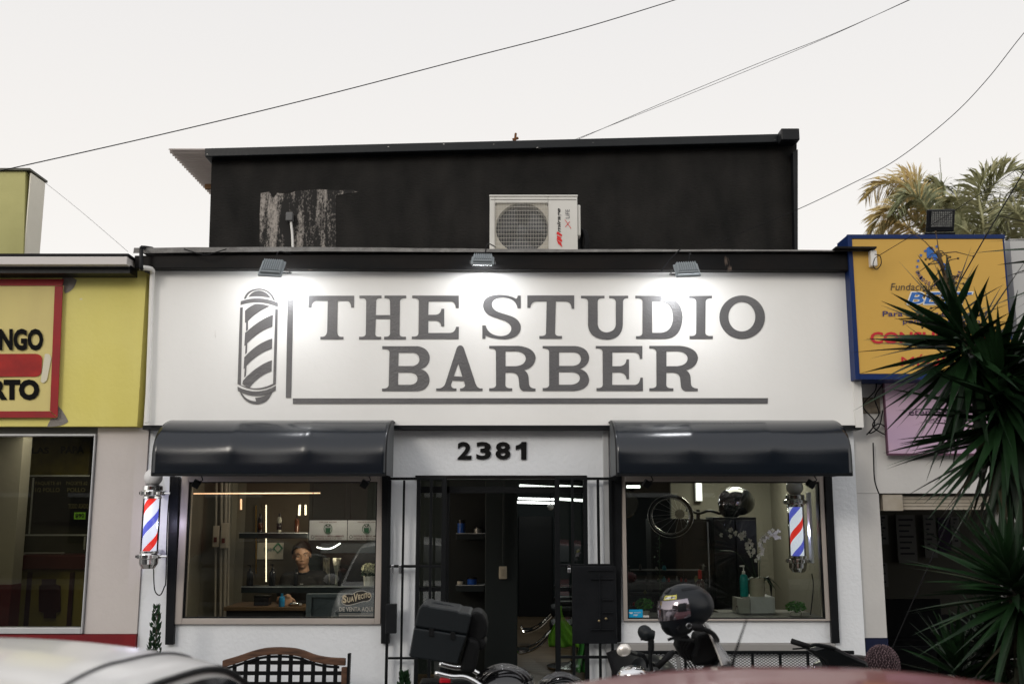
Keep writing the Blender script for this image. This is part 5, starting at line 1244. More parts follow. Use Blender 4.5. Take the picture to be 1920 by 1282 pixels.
jar(865,999,10.8,14,24,BLU,'tall blue can on the upper niche shelf'); jar(896,999,10.8,14,11,mat('tin chrome',(.3,.3,.28),.3,metal=.7),'squat metal tin on the upper niche shelf')
jar(885,1096,10.8,17,14,BLU,'wide blue tin on the lower niche shelf'); jar(863,1096,10.8,11,9,mat('tin cream',(.45,.43,.36),.4),'small cream tin on the lower niche shelf')
for i,(x0,x1,y0,y1,Y) in enumerate(((972,1043,934,936,15),(970,1042,941,943,13.5),(975,1046,910,914,12),(1048,1095,911,914,11.5),(1049,1094,935,938,12))):
    led([P(x0,y0,Y),P(x1,y1,Y+.4)], .015, COOL, ['farthest of the white ceiling tubes seen through the door','long white ceiling tube just above the door gap view','white ceiling tube behind the glass over the door','white ceiling tube behind the top of the barred side light','lower white tube behind the barred side light'][i], 'white ceiling tubes', 'led_tube')
for (x,y,z_,e,c) in ((P(1010,900,13).x,13,2.45,14,(.95,1,.95)), (P(520,950,10.3).x,10.2,2.3,4,(1,.85,.68)), (P(630,950,9.5).x,9.48,2.2,5,(1,.93,.86)), (P(1380,930,11).x,10.9,2.4,26,(1,.95,.82)), (P(1010,900,15).x,16,2.4,9,(.95,1,.95))):  # added fill: some for the ceiling tubes, the rest brightening the window interiors
    la = bpy.data.lights.new('ceiling_glow', 'AREA'); la.size = .6 if y > 10 else .3; la.energy = e; la.color = c; lo = bpy.data.objects.new('ceiling_light', la); C.objects.link(lo); lo.location = (x,y,z_)
la = bpy.data.lights.new('task_glow', 'POINT'); la.energy = 15; la.color = (1,.82,.62); la.shadow_soft_size = .04  # unseen warm fill added behind the boards to brighten the man's face
lo = bpy.data.objects.new('task_light', la); C.objects.link(lo); lo.location = P(612,992,9.9)
# barber chair: metal footrests, cushion, green cape
def chair(px, Y, label, cape=False):
    x = P(px,1200,Y).x; t = thing('barber_chair', label, 'barber chair', (x,Y,.12), 'black barber chairs in the shop')
    MB().lathe([(0,.121),(.30,.122),(.31,.15),(.10,.18),(.05,.20),(.05,.48),(0,.48)], (x,Y,0), 'Z', 28).build('base', CHROME, t, smooth=False)
    MB().box(x-.27,x+.27,Y-.27,Y+.27,.49,.62).build('seat', BLACKP, t, bevel=.04)
    MB().box(-.25,.25,-.05,.05,0,.60, R3(0,.22,PI/2*0,(x+.30,Y,.60)) @ Matrix.Rotation(PI/2,4,'Z')).build('backrest', BLACKP, t, bevel=.04)
    MB().box(-.13,.13,-.04,.04,0,.16, R3(0,.22,0,(x+.44,Y,1.22)) @ Matrix.Rotation(PI/2,4,'Z')).build('headrest', BLACKP, t, bevel=.03)
    for s in (-1,1): MB().box(x-.22,x+.25,Y+s*.30-.03,Y+s*.30+.03,.80,.86).build('armrest', BLACKP, t, bevel=.02); MB().box(x+.1,x+.14,Y+s*.30-.015,Y+s*.30+.015,.6,.80).build('arm_post', CHROME, t)
    f = MB()
    for s in (-1,1): f.tube(spline([(x-.25,Y+s*.16,.52),(x-.42,Y+s*.16,.36),(x-.60,Y+s*.17,.30),(x-.66,Y+s*.17,.36)],5), .014, 8)
    f.tube([(x-.60,Y-.17,.30),(x-.60,Y+.17,.30)], .014, 8); f.box(x-.66,x-.50,Y-.15,Y+.15,.305,.325); f.build('footrest', CHROME, t)
    return t
chair(1078, 11.6, 'black barber chair nearest the door with chrome footrest'); chair(1072, 13.6, 'black barber chair deeper in the shop behind the first')
def cape(u, v):
    c0 = P(1042,1135,10.9); c1 = P(1030+60*u,1215,10.9)
    p = Vector((c0.x+(v*.9)*(c1.x-c0.x)+ .05*u, 10.9+.05*math.sin(u*14)*v, c0.z+(P(1040,1212,10.9).z-c0.z)*v)); p.x += .03*math.sin(v*6+u*3); return p
t = MB().grid(cape, 30, 14).build('green_cape', mat('cape lime',(.13,.34,.03),.6,bump=(9,.5)), None, smooth=True, solid=.003); tag(t, 'lime green barber cape hanging beside the chair', 'cape')
def cape2(u, v):
    p = P(1082+18*u+4*math.sin(v*5), 1180+80*v, 10.6); p.y += .04*math.sin(u*10); return p
t = MB().grid(cape2, 12, 12).build('green_cape', mat('cape dark green',(.03,.16,.03),.6,bump=(9,.5)), None, smooth=True, solid=.003); tag(t, 'darker green cloth hanging behind the barred side light', 'cape')
t = thing('ceiling_globe', 'small pale round lamp high beyond the door', 'lamp', P(1032,950,12.5)); p = P(1032,950,12.5); MB().ball(p,.04,16,10).build('globe', mat('globe soft',(.5,.5,.48),.4), t, smooth=True); MB().tube([p, Vector((p.x,p.y,2.6))], .005, 5).build('cord', BLACKW, t)
# ------------------------------------------------------------------ people
SKIN = mat('skin', (.40,.245,.165), .5, var=((.34,.20,.13),20)); HAIR = mat('hair black', (.012,.009,.008), .5, bump=(60,.15,(1,1,.2)))
SHIRT = mat('shirt black', (.009,.009,.010), .75, bump=(50,.4)); 
def limb(mb, pts, rs, n=14):
    """tapered chain with round joints"""
    for i in range(len(pts)-1):
        a, b = Vector(pts[i]), Vector(pts[i+1]); k = 6
        mb.tube([a.lerp(b,j/k) for j in range(k+1)], [rs[i]+(rs[i+1]-rs[i])*j/k for j in range(k+1)], n)
    for p, r in zip(pts, rs): mb.ball(p, r, n, 8)
def organic(mb, name, m, parent, voxel=.006, it=6):
    o = mb.build(name, m, parent, smooth=True)
    r = o.modifiers.new('remesh','REMESH'); r.mode = 'VOXEL'; r.voxel_size = voxel; r.use_smooth_shade = True
    s = o.modifiers.new('smooth','SMOOTH'); s.iterations = it; s.factor = .5
    pa = o.parent; o.parent = None; me = evaluated_mesh(o); o.parent = pa
    o.modifiers.clear(); old = o.data; o.data = me; bpy.data.meshes.remove(old)
    if not me.materials: me.materials.append(m)
    for p in me.polygons: p.use_smooth = True
    return o
def head(mb, c, s, M):
    """head of height s about centre c; local -Y is the face"""
    def w(x,y,z): return Vector(c) + M @ (Vector((x,y,z))*s)
    def b(x,y,z,rx,ry,rz): mb.ball(w(x,y,z), (rx*s,ry*s,rz*s), 20, 14, M)
    b(0,.04,.12,.33,.41,.38); b(0,-.08,-.12,.27,.30,.34); b(0,-.16,-.34,.15,.16,.13); b(0,-.05,-.22,.25,.24,.20)
    b(0,-.33,.10,.24,.06,.05); b(0,-.385,-.02,.045,.06,.14); b(0,-.42,-.12,.06,.065,.045); b(-.05,-.385,-.13,.035,.04,.03); b(.05,-.385,-.13,.035,.04,.03)
    b(0,-.345,-.235,.10,.05,.030); b(0,-.345,-.275,.085,.05,.028); b(-.17,-.25,-.08,.09,.08,.08); b(.17,-.25,-.08,.09,.08,.08)
    for s_ in (-1,1): b(s_*.335,.05,-.02,.035,.08,.12)
    return w
def hand(mb, wrist, d, up_, s, spread=1, curl=.5, side=1):
    """palm + four fingers + thumb; d: direction of the fingers, up_: back of the hand"""
    d = Vector(d).normalized(); up_ = (Vector(up_)-d*Vector(up_).dot(d)).normalized(); r = d.cross(up_)*side; W = Vector(wrist)
    mb.ball(W+d*.045*s, (.001,.001,.001), 4, 3)
    for k in range(5):
        o = (-.032+.016*k)*s; limb(mb, [W+r*o*.6, W+d*.085*s+r*o], [.015*s,.013*s], 8)
    for k, L in enumerate((.070,.080,.075,.058)):
        o = (-.034+.0225*k)*s; b0 = W+d*.088*s+r*o; dd = (d+r*(k-1.5)*.10*spread).normalized()
        p1 = b0+dd*L*.45*s - up_*.012*curl*s; p2 = p1+(dd*.9-up_*.9*curl).normalized()*L*.33*s; p3 = p2+(dd*.6-up_*1.4*curl).normalized()*L*.27*s
        limb(mb, [b0,p1,p2,p3], [.0105*s,.0095*s,.0085*s,.0075*s], 8)
    t0 = W+d*.02*s-r*.030*s; limb(mb, [t0, t0+(d*.6-r*.7).normalized()*.038*s-up_*.008*s, t0+(d*.8-r*.55).normalized()*.068*s-up_*.018*s], [.013*s,.011*s,.009*s], 8)
def man():
    Y = 10.55
    hc = P(566,1041,Y); s = .256; sx = hc.x; base = Vector((sx+.02,Y+.12,.12))
    t = thing('person', 'dark haired man in a black shirt leaning on the desk inside the window', 'person', base)
    M = Matrix.Rotation(.22,3,'Z') @ Matrix.Rotation(-.10,3,'Y') @ Matrix.Rotation(.12,3,'X')
    b = MB()
    hw = head(b, hc, s, M)
    neck = hc + Vector((.0,.035,-.16)); ch = hc + Vector((.03,.07,-.34))
    shz = P(566,1078,Y).z
    limb(b, [hc+Vector((0,.03,-.06)), Vector((sx+.02,Y+.05,shz+.02))], [.050,.058])
    RS = Vector((P(538,1084,Y).x, Y+.04, shz-.045)); LS = Vector((P(600,1080,Y).x, Y+.05, shz-.03))
    # torso
    b.ball((sx+.02,Y+.06,shz-.12),(.17,.105,.16)); b.ball((sx+.03,Y+.08,shz-.32),(.155,.10,.20)); b.ball((sx+.03,Y+.10,shz-.55),(.16,.11,.17))
    limb(b, [RS, Vector((sx+.02,Y+.06,shz-.02)), LS], [.062,.06,.062])
    # arms
    RE = Vector((P(529,1103,Y).x, Y-.05, shz-.25)); RH = P(540,1118,10.26); RH.z = max(RH.z, DZ+.08)
    LE = Vector((P(610,1105,Y).x, Y+.02, shz-.28)); LH = Vector((P(604,1118,Y).x, Y-.16, DZ+.06))
    limb(b, [RS,RE,RH], [.056,.043,.027]); limb(b, [LS,LE,LH], [.054,.042,.028])
    hand(b, RH, (.15,-.25,-.75), (0,-.9,.4), .92, 1, .35, 1); hand(b, LH, (-.2,-.6,-.35), (0,-.2,1), 1.0, 1, .4, -1)
    # legs
    for s_ in (-1,1):
        h = Vector((sx+.03+.09*s_,Y+.12,shz-.62)); k = Vector((sx+.03+.11*s_,Y+.12,.58)); a = Vector((sx+.03+.12*s_,Y+.18,.20))
        limb(b, [h,k,a], [.088,.06,.04]); limb(b, [a, a+Vector((0,-.13,-.04))], [.04,.032])
    o = organic(b, 'body', SKIN, t, .0055, 5)
    # shirt
    c = MB()
    c.ball((sx+.02,Y+.06,shz-.12),(.19,.125,.175)); c.ball((sx+.03,Y+.08,shz-.32),(.175,.12,.21)); c.ball((sx+.03,Y+.10,shz-.52),(.180,.13,.18))
    limb(c, [RS, Vector((sx+.02,Y+.07,shz-.025)), LS], [.078,.076,.078])
    limb(c, [RS, RS.lerp(RE,.62)], [.076,.072]); limb(c, [LS, LS.lerp(LE,.62)], [.076,.072])
    organic(c, 'shirt', SHIRT, t, .008, 4)
    cl_ = MB(); cl_.torus((sx+.012,Y+.045,shz+.018), .068, .010, 'Z', 24, 8, (1,1.0)); cl_.build('collar', SHIRT, t, smooth=True)
    pr = MB(); a = P(566,1099,Y-.08)
    for i in range(4): pr.box(a.x-.016,a.x+.016,Y-.100,Y-.096,a.z-.03+.017*i,a.z-.022+.017*i)
    pr.build('chest_print', mat('print white',(.42,.42,.40),.6), t)
    tr = MB()
    for s_ in (-1,1):
        h = Vector((sx+.03+.08*s_,Y+.12,shz-.66)); k = Vector((sx+.03+.11*s_,Y+.12,.58)); limb(tr, [h,k,Vector((sx+.03+.12*s_,Y+.18,.22))], [.115,.08,.062])
    organic(tr, 'trousers', mat('trousers dark',(.015,.016,.02),.8), t, .01, 3)
    sh_ = MB()
    for s_ in (-1,1): sh_.ball((sx+.03+.12*s_,Y+.12,.165),(.05,.13,.05),14,8)
    sh_.build('shoes', BLACKP, t, smooth=True)
    # hair: cap with side parting
    h = MB()
    def hp(u, v):
        a = 2*PI*u; th = PI*.60*v; bk = .5+.5*math.sin(a)            # back of the head goes lower
        th *= .57 + .62*bk + .06*math.cos(a)
        x, y, z = math.sin(th)*math.cos(a), math.sin(th)*math.sin(a), math.cos(th)
        k = 1.10 + .07*noise.noise(Vector((x*4,y*4,z*4)))
        lift = .10*max(0,-y)*max(0,z)+.03*max(0,z)*math.cos(a)
        return hw(x*.345*k, .04+y*.425*k, .13+z*(.385)*k+lift)
    h.grid(hp, 40, 18); h.build('hair', HAIR, t, smooth=True, weld=True, solid=.006)
    fe = MB()
    for s_ in (-1,1): fe.grid(lambda u, v: hw(s_*(.07+.17*u), -.395+.07*abs(u-.2)-.004, .105+.030*math.sin(PI*u*.8)+.030*v), 8, 2)
    fe.build('eyebrows', HAIR, t, smooth=True, solid=.004)
    for s_ in (-1,1):
        e_ = MB(); e_.ball(hw(s_*.135,-.325,.035), (.046*s,.03*s,.021*s), 12, 8, M); eo = e_.build('eye', mat('eye white',(.55,.50,.46),.3), t, smooth=True)
        e_ = MB(); e_.ball(hw(s_*.135,-.352,.035), (.018*s,.012*s,.020*s), 10, 6, M); e_.build('iris', mat('iris dark',(.02,.012,.01),.2), eo, smooth=True)
    mo = MB(); mo.ball(hw(0,-.385,-.255), (.085*s,.018*s,.016*s), 12, 6, M); mo.build('lips', mat('lips',(.30,.12,.09),.5), t, smooth=True)
man()
def sitter():
    Y = 7.0; tp = P(1650,1214,Y); hc = tp + Vector((.01,0,-.12)); s = .225
    t = thing('person', 'person in a chunky marled knit beanie sitting low by the kerb', 'person', (hc.x,Y,.0))
    M = Matrix.Rotation(-1.1,3,'Z'); b = MB(); head(b, hc, s, M)
    sh = Vector((hc.x+.02,Y+.01,hc.z-.24)); hip = Vector((hc.x+.12,Y+.05,.13))
    limb(b, [hc+Vector((.02,0,-.05)), sh+Vector((0,0,.03))], [.055,.06])
    fx_ = Vector((-math.sin(1.1)*1.0,-math.cos(1.1),0)); sd = Vector((fx_.y,-fx_.x,0))
    for k in range(6): b.ball(sh.lerp(hip,k/5),(.14,.12,.12))
    for q in (-1,1):
        S = sh+sd*.17*q-Vector((0,0,.04)); E = S+fx_*.12-Vector((0,0,.22)); H = E+fx_*.20+Vector((0,0,.04)); limb(b,[sh,S,E,H],[.07,.058,.044,.028]); hand(b,H,fx_,(0,0,1),1,1,.6,q)
        K = hip+fx_*.38+sd*.12*q+Vector((0,0,.26)); A = K+fx_*.10-Vector((0,0,.34)); limb(b,[hip+sd*.08*q,K,A,A+fx_*.15-Vector((0,0,.02))],[.10,.07,.045,.035])
    organic(b, 'body', mat('skin light',(.50,.30,.20),.5), t, .009, 4)
    c = MB()
    for k in range(6): c.ball(sh.lerp(hip,k/5),(.175,.15,.14))
    for q in (-1,1):
        S = sh+sd*.17*q-Vector((0,0,.04)); E = S+fx_*.12-Vector((0,0,.22)); limb(c,[sh,S,E,E+fx_*.15+Vector((0,0,.03))],[.09,.078,.06,.05])
    organic(c, 'jacket', mat('jacket dark',(.02,.022,.03),.8), t, .012, 3)
    tr = MB()
    for q in (-1,1):
        K = hip+fx_*.38+sd*.12*q+Vector((0,0,.26)); A = K+fx_*.10-Vector((0,0,.30)); limb(tr,[hip+sd*.08*q,K,A],[.12,.088,.06])
    organic(tr, 'trousers', mat('trousers blue',(.02,.03,.05),.85), t, .012, 3)
    # knit: rows of small slanted stitches over a rounded cap
    kb = MB(); kc = hc+Vector((.0,0,.02))
    kb.ball(kc+Vector((0,0,-.005)), (.100,.105,.118), 24, 16); kb.build('beanie', mat('beanie wool',(.03,.018,.022),.9), t, smooth=True)
    st = MB()
    for r in range(15):
        th = .18+r*.135; n_ = max(8,int(36*math.sin(th)))
        for i in range(n_):
            a = 2*PI*(i+.5*(r%2))/n_; p = kc+Vector((.106*math.sin(th)*math.cos(a),.111*math.sin(th)*math.sin(a),.122*math.cos(th)-.005))
            nrm = (p-kc).normalized(); dn = Vector((0,0,-1)); dn = (dn-nrm*dn.dot(nrm)).normalized(); sdv = nrm.cross(dn)
            dd = (dn+sdv*(.6 if (i+r)%2 else -.6)).normalized()
            st.tube([p-dd*.010, p+nrm*.004, p+dd*.010], [.0018,.0042,.0018], 5)
    st.build('beanie_stitches', mat('beanie marl',(.22,.15,.165),.9,var=((.03,.015,.018),45)), t, smooth=True)
sitter()

# ------------------------------------------------------------------ benches
WD = wood('bench wood', (.13,.065,.038), (.05,.026,.016), 5, (1.5,9,9), .5)
def garden_bench():
    Y = 8.35; zf = lambda py, px=530: P(px,py,Y).z; xf = lambda px: P(px,1240,Y).x
    x0, x1 = xf(418), xf(652)
    t = thing('garden_bench', 'wooden bench with camel back top rail and black lattice back', 'bench', ((x0+x1)/2,Y-.2,0))
    tp = [(418,1237,0),(445,1229,0),(478,1218,0),(505,1213,0),(540,1213,0),(565,1217,0),(590,1226,0),(615,1231,0),(648,1233,0)]
    up_ = spline([Vector((xf(px),Y,zf(py,px))) for px,py,_ in tp],5); h = .055
    m = MB(); n = len(up_)
    vs = []
    for p in up_:
        vs += [p+Vector((0,-.02,0)), p+Vector((0,.02,0)), p+Vector((0,.02,-h)), p+Vector((0,-.02,-h))]
    fs = [(0,1,2,3),(4*n-1,4*n-2,4*n-3,4*n-4)]
    for i in range(n-1):
        for j in range(4): fs.append((4*i+j,4*i+(j+1)%4,4*i+4+(j+1)%4,4*i+4+j))
    m.add(vs, fs); m.build('top_rail', WD, t, bevel=.006)
    for x in (x0,x1-.045): MB().box(x,x+.045,Y-.022,Y+.022,.0,zf(1235)-h-.002 if x == x0 else zf(1236)-h).build('back_post', WD, t, bevel=.004)
    MB().prism([Vector((x1+.002,Y-.03,zf(1224))),Vector((x1+.022,Y-.03,zf(1224))),Vector((x1+.012,Y-.03,0)),Vector((x1-.004,Y-.03,0))],(0,.06,0)).build('side_frame', BLACKW, t)
    def topz(x):
        for a, b in zip(up_, up_[1:]):
            if a.x <= x <= b.x: return a.z+(b.z-a.z)*(x-a.x)/max(1e-6,b.x-a.x)-h
        return up_[0].z-h
    l = MB(); z0 = .36
    k = 10
    for i in range(k):
        x = x0+.05+(x1-x0-.10)*(i+.5)/k; l.box(x-.016,x+.016,Y-.005,Y+.001,z0,topz(x)-.001)
    for j in range(4):
        z = z0+.02+j*.080; xs_ = [x0+.046+(x1-x0-.092)*i/60 for i in range(61)]; ok = [x for x in xs_ if topz(x) > z+.012]
        if ok: l.box(ok[0],ok[-1],Y+.002,Y+.008,z-.015,z+.015)
    # curved strip just under the rail
    l.tube([p+Vector((0,-.012,-h-.014)) for p in up_[2:-2]], .010, 6)
    l.build('lattice', BLACKW, t)
    for i in range(5): MB().box(x0+.02,x1-.02,Y-.45+.088*i,Y-.45+.088*i+.07,.42,.445).build('seat_slat', WD, t, bevel=.004)
    for x in (x0,x1-.045):
        MB().box(x,x+.045,Y-.46,Y-.42,.0,.415).build('leg', BLACKW, t, bevel=.004)
        MB().box(x+.01,x+.035,Y-.42,Y-.024,.36,.40).build('seat_rail', BLACKW, t)
garden_bench()
def mesh_bench():
    Y = 8.62; x0, x1 = P(1166,1240,Y).x, P(1602,1240,Y).x; zt = P(1380,1219,Y).z; z0 = .30
    t = thing('metal_bench', 'long black expanded metal bench under the right window', 'bench', ((x0+x1)/2,Y-.2,0))
    f = MB(); f.box(x0,x1,Y-.012,Y+.012,zt-.025,zt); f.box(x0,x1,Y-.012,Y+.012,zt-.185,zt-.165); f.box(x0,x1,Y-.012,Y+.012,z0,z0+.025); f.build('back_rail', BLACKW, t, bevel=.003)
    for px in (1170,1285,1411,1463,1515,1598):
        x = P(px,1240,Y).x; MB().box(x-.010,x+.010,Y-.0115,Y+.0115,z0+.026,zt-.026).build('upright', BLACKW, t)
    m = MB(); p = .034; hh = zt-.026-z0; n_ = int((x1-x0)/p)
    for i in range(-int(hh/(p*.62))-1, n_+1):
        for s in (1,-1):
            xa_ = x0+i*p if s > 0 else x0+(i)*p+hh/.62*1; xb = xa_+s*hh/.62
            # clip to the frame
            def at_x(x): return z0+.026+(x-xa_)/(xb-xa_)*(hh-.001)
            lo, hi = max(min(xa_,xb),x0), min(max(xa_,xb),x1)
            if hi-lo < .01: continue
            A = Vector((lo,Y-.002+.002*s,at_x(lo))); B = Vector((hi,Y-.002+.002*s,at_x(hi))); d = (B-A).normalized(); w = Vector((-d.z,0,d.x))*.0019
            m.add([A-w,A+w,B+w,B-w],[(0,1,2,3)])
    m.build('expanded_mesh', BLACKW, t, solid=.001)
    MB().box(x0,x1,Y-.42,Y-.02,.42,.44).build('seat', BLACKW, t)
    for x in (x0+.05,x1-.09,(x0+x1)/2):
        MB().box(x,x+.035,Y-.42,Y-.385,0,.419).build('leg', BLACKW, t); MB().box(x,x+.035,Y-.011,Y+.011,0,z0-.001).build('leg', BLACKW, t)
mesh_bench()
MB().box(P(1160,1210,YW).x,P(1560,1210,YW).x,YW-.10,YW-.002,P(1300,1219,YW).z,P(1300,1204,YW).z).build('lower_sill', mat('sill grey',(.30,.29,.28),.7,bump=(20,.3)), shop, bevel=.004)

# ------------------------------------------------------------------ small plants at the wall
def conifer(px, pyt, Y, label, w=.05, z0=0):
    tp = P(px,pyt,Y); t = thing('small_conifer', label, 'plant', (tp.x,Y,z0), 'small conifers along the wall')
    H = tp.z-z0
    MB().lathe([(0,z0),(.10,z0+.001),(.13,z0+.22),(.11,z0+.22),(0,z0+.20)], (tp.x,Y,0), 'Z', 18).build('pot', mat('clay dark',(.10,.06,.045),.8), t)
    MB().tube([Vector((tp.x,Y,z0+.20)), Vector((tp.x+.01,Y,tp.z-.05))], [.012,.004], 6).build('trunk', mat('bark',(.07,.05,.035),.9), t)
    m = MB()
    for i in range(420):
        f = random.random(); z = z0+.24+(H-.24)*f; r = w*(1.15-f)*(.5+.7*random.random())+.006
        a = random.uniform(0,2*PI); p = Vector((tp.x+r*math.cos(a),Y+r*math.sin(a),z)); d = Vector((math.cos(a)*.5,math.sin(a)*.5,1)).normalized(); sd_ = d.cross(Vector((random.gauss(0,1),random.gauss(0,1),0))).normalized()
        L = .045*random.uniform(.6,1.2); m.add([p-sd_*.008, p+d*L*.5-sd_*.010, p+d*L, p+d*L*.5+sd_*.010, p+sd_*.008],[(0,1,2,3,4)])
    m.build('crown', LD, t)
conifer(294,1138,8.55,'slim dark conifer against the wall below the outdoor barber pole',.055)
conifer(758,1262,8.40,'small feathery green conifer tip by the gate foot',.07)

# ------------------------------------------------------------------ motorcycles
MK = mat('bike black', (.004,.005,.006), .30, spec=.3, coat=.15); MF = mat('bike matt black', (.004,.0045,.005), .6, spec=.15)
def motorbike(loc, heading, label, group, full=True, parts=None):
    """local +X forward; returns thing and transform"""
    t = thing('motorcycle', label, 'motorcycle', loc, group)
    M = Matrix.Translation(loc) @ Matrix.Rotation(heading,4,'Z') @ Matrix.Diagonal((1,1,.84,1))
    def B(mb, name, m, **k): return mb.build(name, m, t, xf=M, **k)
    for x, nm_ in ((-.66,'rear_wheel'),(.70,'front_wheel')):
        w = MB(); w.torus((x,0,.31),.26,.052,'Y',36,10); w_ = B(w,nm_,RUBBER,smooth=True)
        r = MB(); r.torus((x,0,.31),.205,.012,'Y',36,6)
        for i in range(5): a = 2*PI*i/5; r.tube([(x,0,.31),(x+.2*math.cos(a),0,.31+.2*math.sin(a))],.011,6)
        r.lathe([(.045,-.05),(.045,.05)],(x,0,.31),'Y',14); r.build('rim', BLACKW, w_, xf=M)
    m = MB(); 
    for s in (-1,1): m.tube([(.70,s*.09,.31),(.50,s*.09,.86)],.020,10)
    m.box(.44,.56,-.11,.11,.80,.84); B(m,'fork',CHROME if not full else MF)
    m = MB(); m.grid(lambda u, v: Vector((.70+.34*math.cos(PI*(.15+.75*u)), (v-.5)*.13, .31+.335*math.sin(PI*(.15+.75*u)))),14,2); B(m,'front_fender',MK,solid=.006,smooth=True)
    m = MB(); m.grid(lambda u, v: Vector((-.66+.35*math.cos(PI*(.35+.6*u)), (v-.5)*.15, .31+.345*math.sin(PI*(.35+.6*u)))),14,2); B(m,'rear_fender',MK,solid=.006,smooth=True)
    m = MB(); m.box(-.22,.26,-.13,.13,.28,.55); 
    for i in range(6): m.box(-.02,.24,-.16,.16,.46+.03*i,.475+.03*i)
    B(m,'engine',mat('engine grey',(.06,.06,.065),.45,metal=.6),bevel=.02)
    m = MB(); m.tube(spline([(.22,-.14,.30),(.0,-.19,.22),(-.35,-.20,.26),(-.85,-.22,.40)],6),[.025]*10+[.05]*9,10); B(m,'exhaust',CHROME,smooth=True)
    m = MB(); m.tube(spline([(.48,0,.82),(.1,0,.72),(-.35,0,.66),(-.75,0,.74)],5),.028,8); m.tube([(.46,0,.80),(.22,0,.32),(-.2,0,.28),(-.66,0,.31)],.024,8); B(m,'frame',MF)
    m = MB(); m.grid(lambda u, v: (lambda a, k: Vector((-.05+.50*u, .16*math.cos(a)*k, .80+.14*math.sin(a)*k+.05*u)))(2*PI*v, math.sin(PI*(.08+.84*u))**.5),14,20); m.ball((.20,0,.86),(.26,.15,.13),20,12); B(m,'fuel_tank',MK,smooth=True)
    m = MB(); m.grid(lambda u, v: Vector((-.80+.80*u, (v-.5)*.30*(.75+.25*math.sin(PI*u)), .80+.05*math.cos(PI*u*1.4)-.03*(2*v-1)**2)),16,8); B(m,'seat',mat('seat vinyl',(.004,.004,.005),.5,spec=.2,bump=(80,.3)),smooth=True,solid=.07)
    return t, M, B
# bike A: black touring bike, top box towards the door, screen to the right
Ya = 5.75
ax = P(1100,1200,Ya).x
ta, MA, BA = motorbike((ax-.02,Ya,-.0), 0.0, 'black motorcycle with a top box parked side on before the door', 'motorcycles parked before the shop')
ox = ax-.02
G = lambda px, py, Y=Ya: P(px,py,Y)
# top box, tilted; traced outline given real width
tb_ = thing('top_box', 'x', 'box')
bpy.data.objects.remove(tb_)
lidp = [(784,1141),(790,1133),(801,1133),(806,1136),(857,1144),(861,1147),(877,1149),(884,1153),(876,1189),(776,1174)]
bodp = [(776,1176),(875,1191),(870,1206),(862,1228),(857,1245),(772,1232),(766,1229),(768,1222)]
b = MB(); b.prism([G(x,y,Ya-.20) for x,y in lidp],(0,.40,0)); tbx = b.build('top_box', PLASTK, ta, bevel=.009)
b = MB(); b.prism([G(x,y,Ya-.205) for x,y in bodp],(0,.41,0)); b.build('box_body', PLASTK, tbx, bevel=.008)
b = MB(); b.prism([G(x,y,Ya-.17) for x,y in ((877,1192),(896,1200),(899,1215),(890,1262),(862,1262),(864,1240))],(0,.34,0)); b.build('box_front', MF, tbx, bevel=.02)
b = MB(); b.prism([G(x,y,Ya-.13) for x,y in ((880,1152),(887,1147),(895,1145),(904,1150),(911,1160),(914,1175),(912,1192),(906,1198),(912,1204),(910,1215),(900,1219),(885,1212),(876,1195))],(0,.26,0)); b.build('back_pad', MF, ta, bevel=.016)
for dy in (-.16,.16):
    b = MB(); b.tube(spline([G(820,1252,Ya+dy)+Vector((0,dy,0)),G(850,1259,Ya+dy)+Vector((0,dy,0)),G(878,1261,Ya+dy)+Vector((0,dy,0)),G(915,1284,Ya+dy)+Vector((0,dy,0)),G(945,1310,Ya+dy)+Vector((0,dy,0))],5),.012,8); b.build('grab_rail', CHROME, ta, smooth=True)
b = MB(); b.box(ox-.95,ox-.55,Ya-.14,Ya+.14,.80,.83); b.build('rack', BLACKW, ta, bevel=.005)
b = MB(); c_ = G(836,1280,Ya); b.box(c_.x-.03,c_.x+.03,Ya-.08,Ya+.08,c_.z-.04,c_.z+.04); b.build('tail_light', mat('tail red',(.5,.01,.02),.2), ta, bevel=.01)
# handlebar with round bar end, riser, clocks, screen
b = MB(); b.tube(spline([G(1293,1174,Ya-.36),G(1315,1177,Ya-.33),G(1335,1186,Ya-.28),G(1343,1196,Ya-.18),G(1345,1200,Ya+.0),G(1343,1196,Ya+.18),G(1335,1188,Ya+.28),G(1300,1176,Ya+.36)],5),.013,8); hb = b.build('handlebar', BLACKW, ta, smooth=True)
for s in (-1,1): b = MB(); b.tube([G(1291,1173,Ya+s*.36),G(1316,1177,Ya+s*.33)],.019,10); b.build('grip', RUBBER, hb, smooth=True)
c_ = G(1292,1173,Ya-.375); MB().torus((c_.x,c_.y,c_.z),.012,.003,'Y',18,6).build('bar_end_ring', CHROME, hb)
b = MB(); b.tube(spline([G(1252,1199,Ya-.3),G(1262,1196,Ya-.3),G(1275,1198,Ya-.28),G(1300,1200,Ya-.25)],4),.007,6); b.build('brake_lever', BLACKW, hb)
b = MB(); b.prism([G(x,y,Ya-.10) for x,y in ((1308,1189),(1325,1186),(1340,1192),(1345,1210),(1352,1232),(1330,1246),(1304,1250),(1298,1230),(1305,1210))],(0,.20,0)); b.build('clock_cluster', MF, ta, bevel=.02)
b = MB(); b.prism([G(x,y,Ya-.06) for x,y in ((1270,1200),(1278,1190),(1290,1188),(1300,1202),(1308,1215),(1300,1240),(1280,1235),(1268,1212))],(0,.12,0)); b.build('switch_gear', MF, ta, bevel=.015)
scr = mat('screen acrylic', (.55,.55,.56), .12, alpha=.45)
b = MB()
def sc_(u, v):
    a = G(1322+48*u, 1163+74*u, Ya); y = (v-.5)*.36*(.6+.5*u); a.x -= 2.2*y*y; return Vector((a.x, Ya+y, a.z))
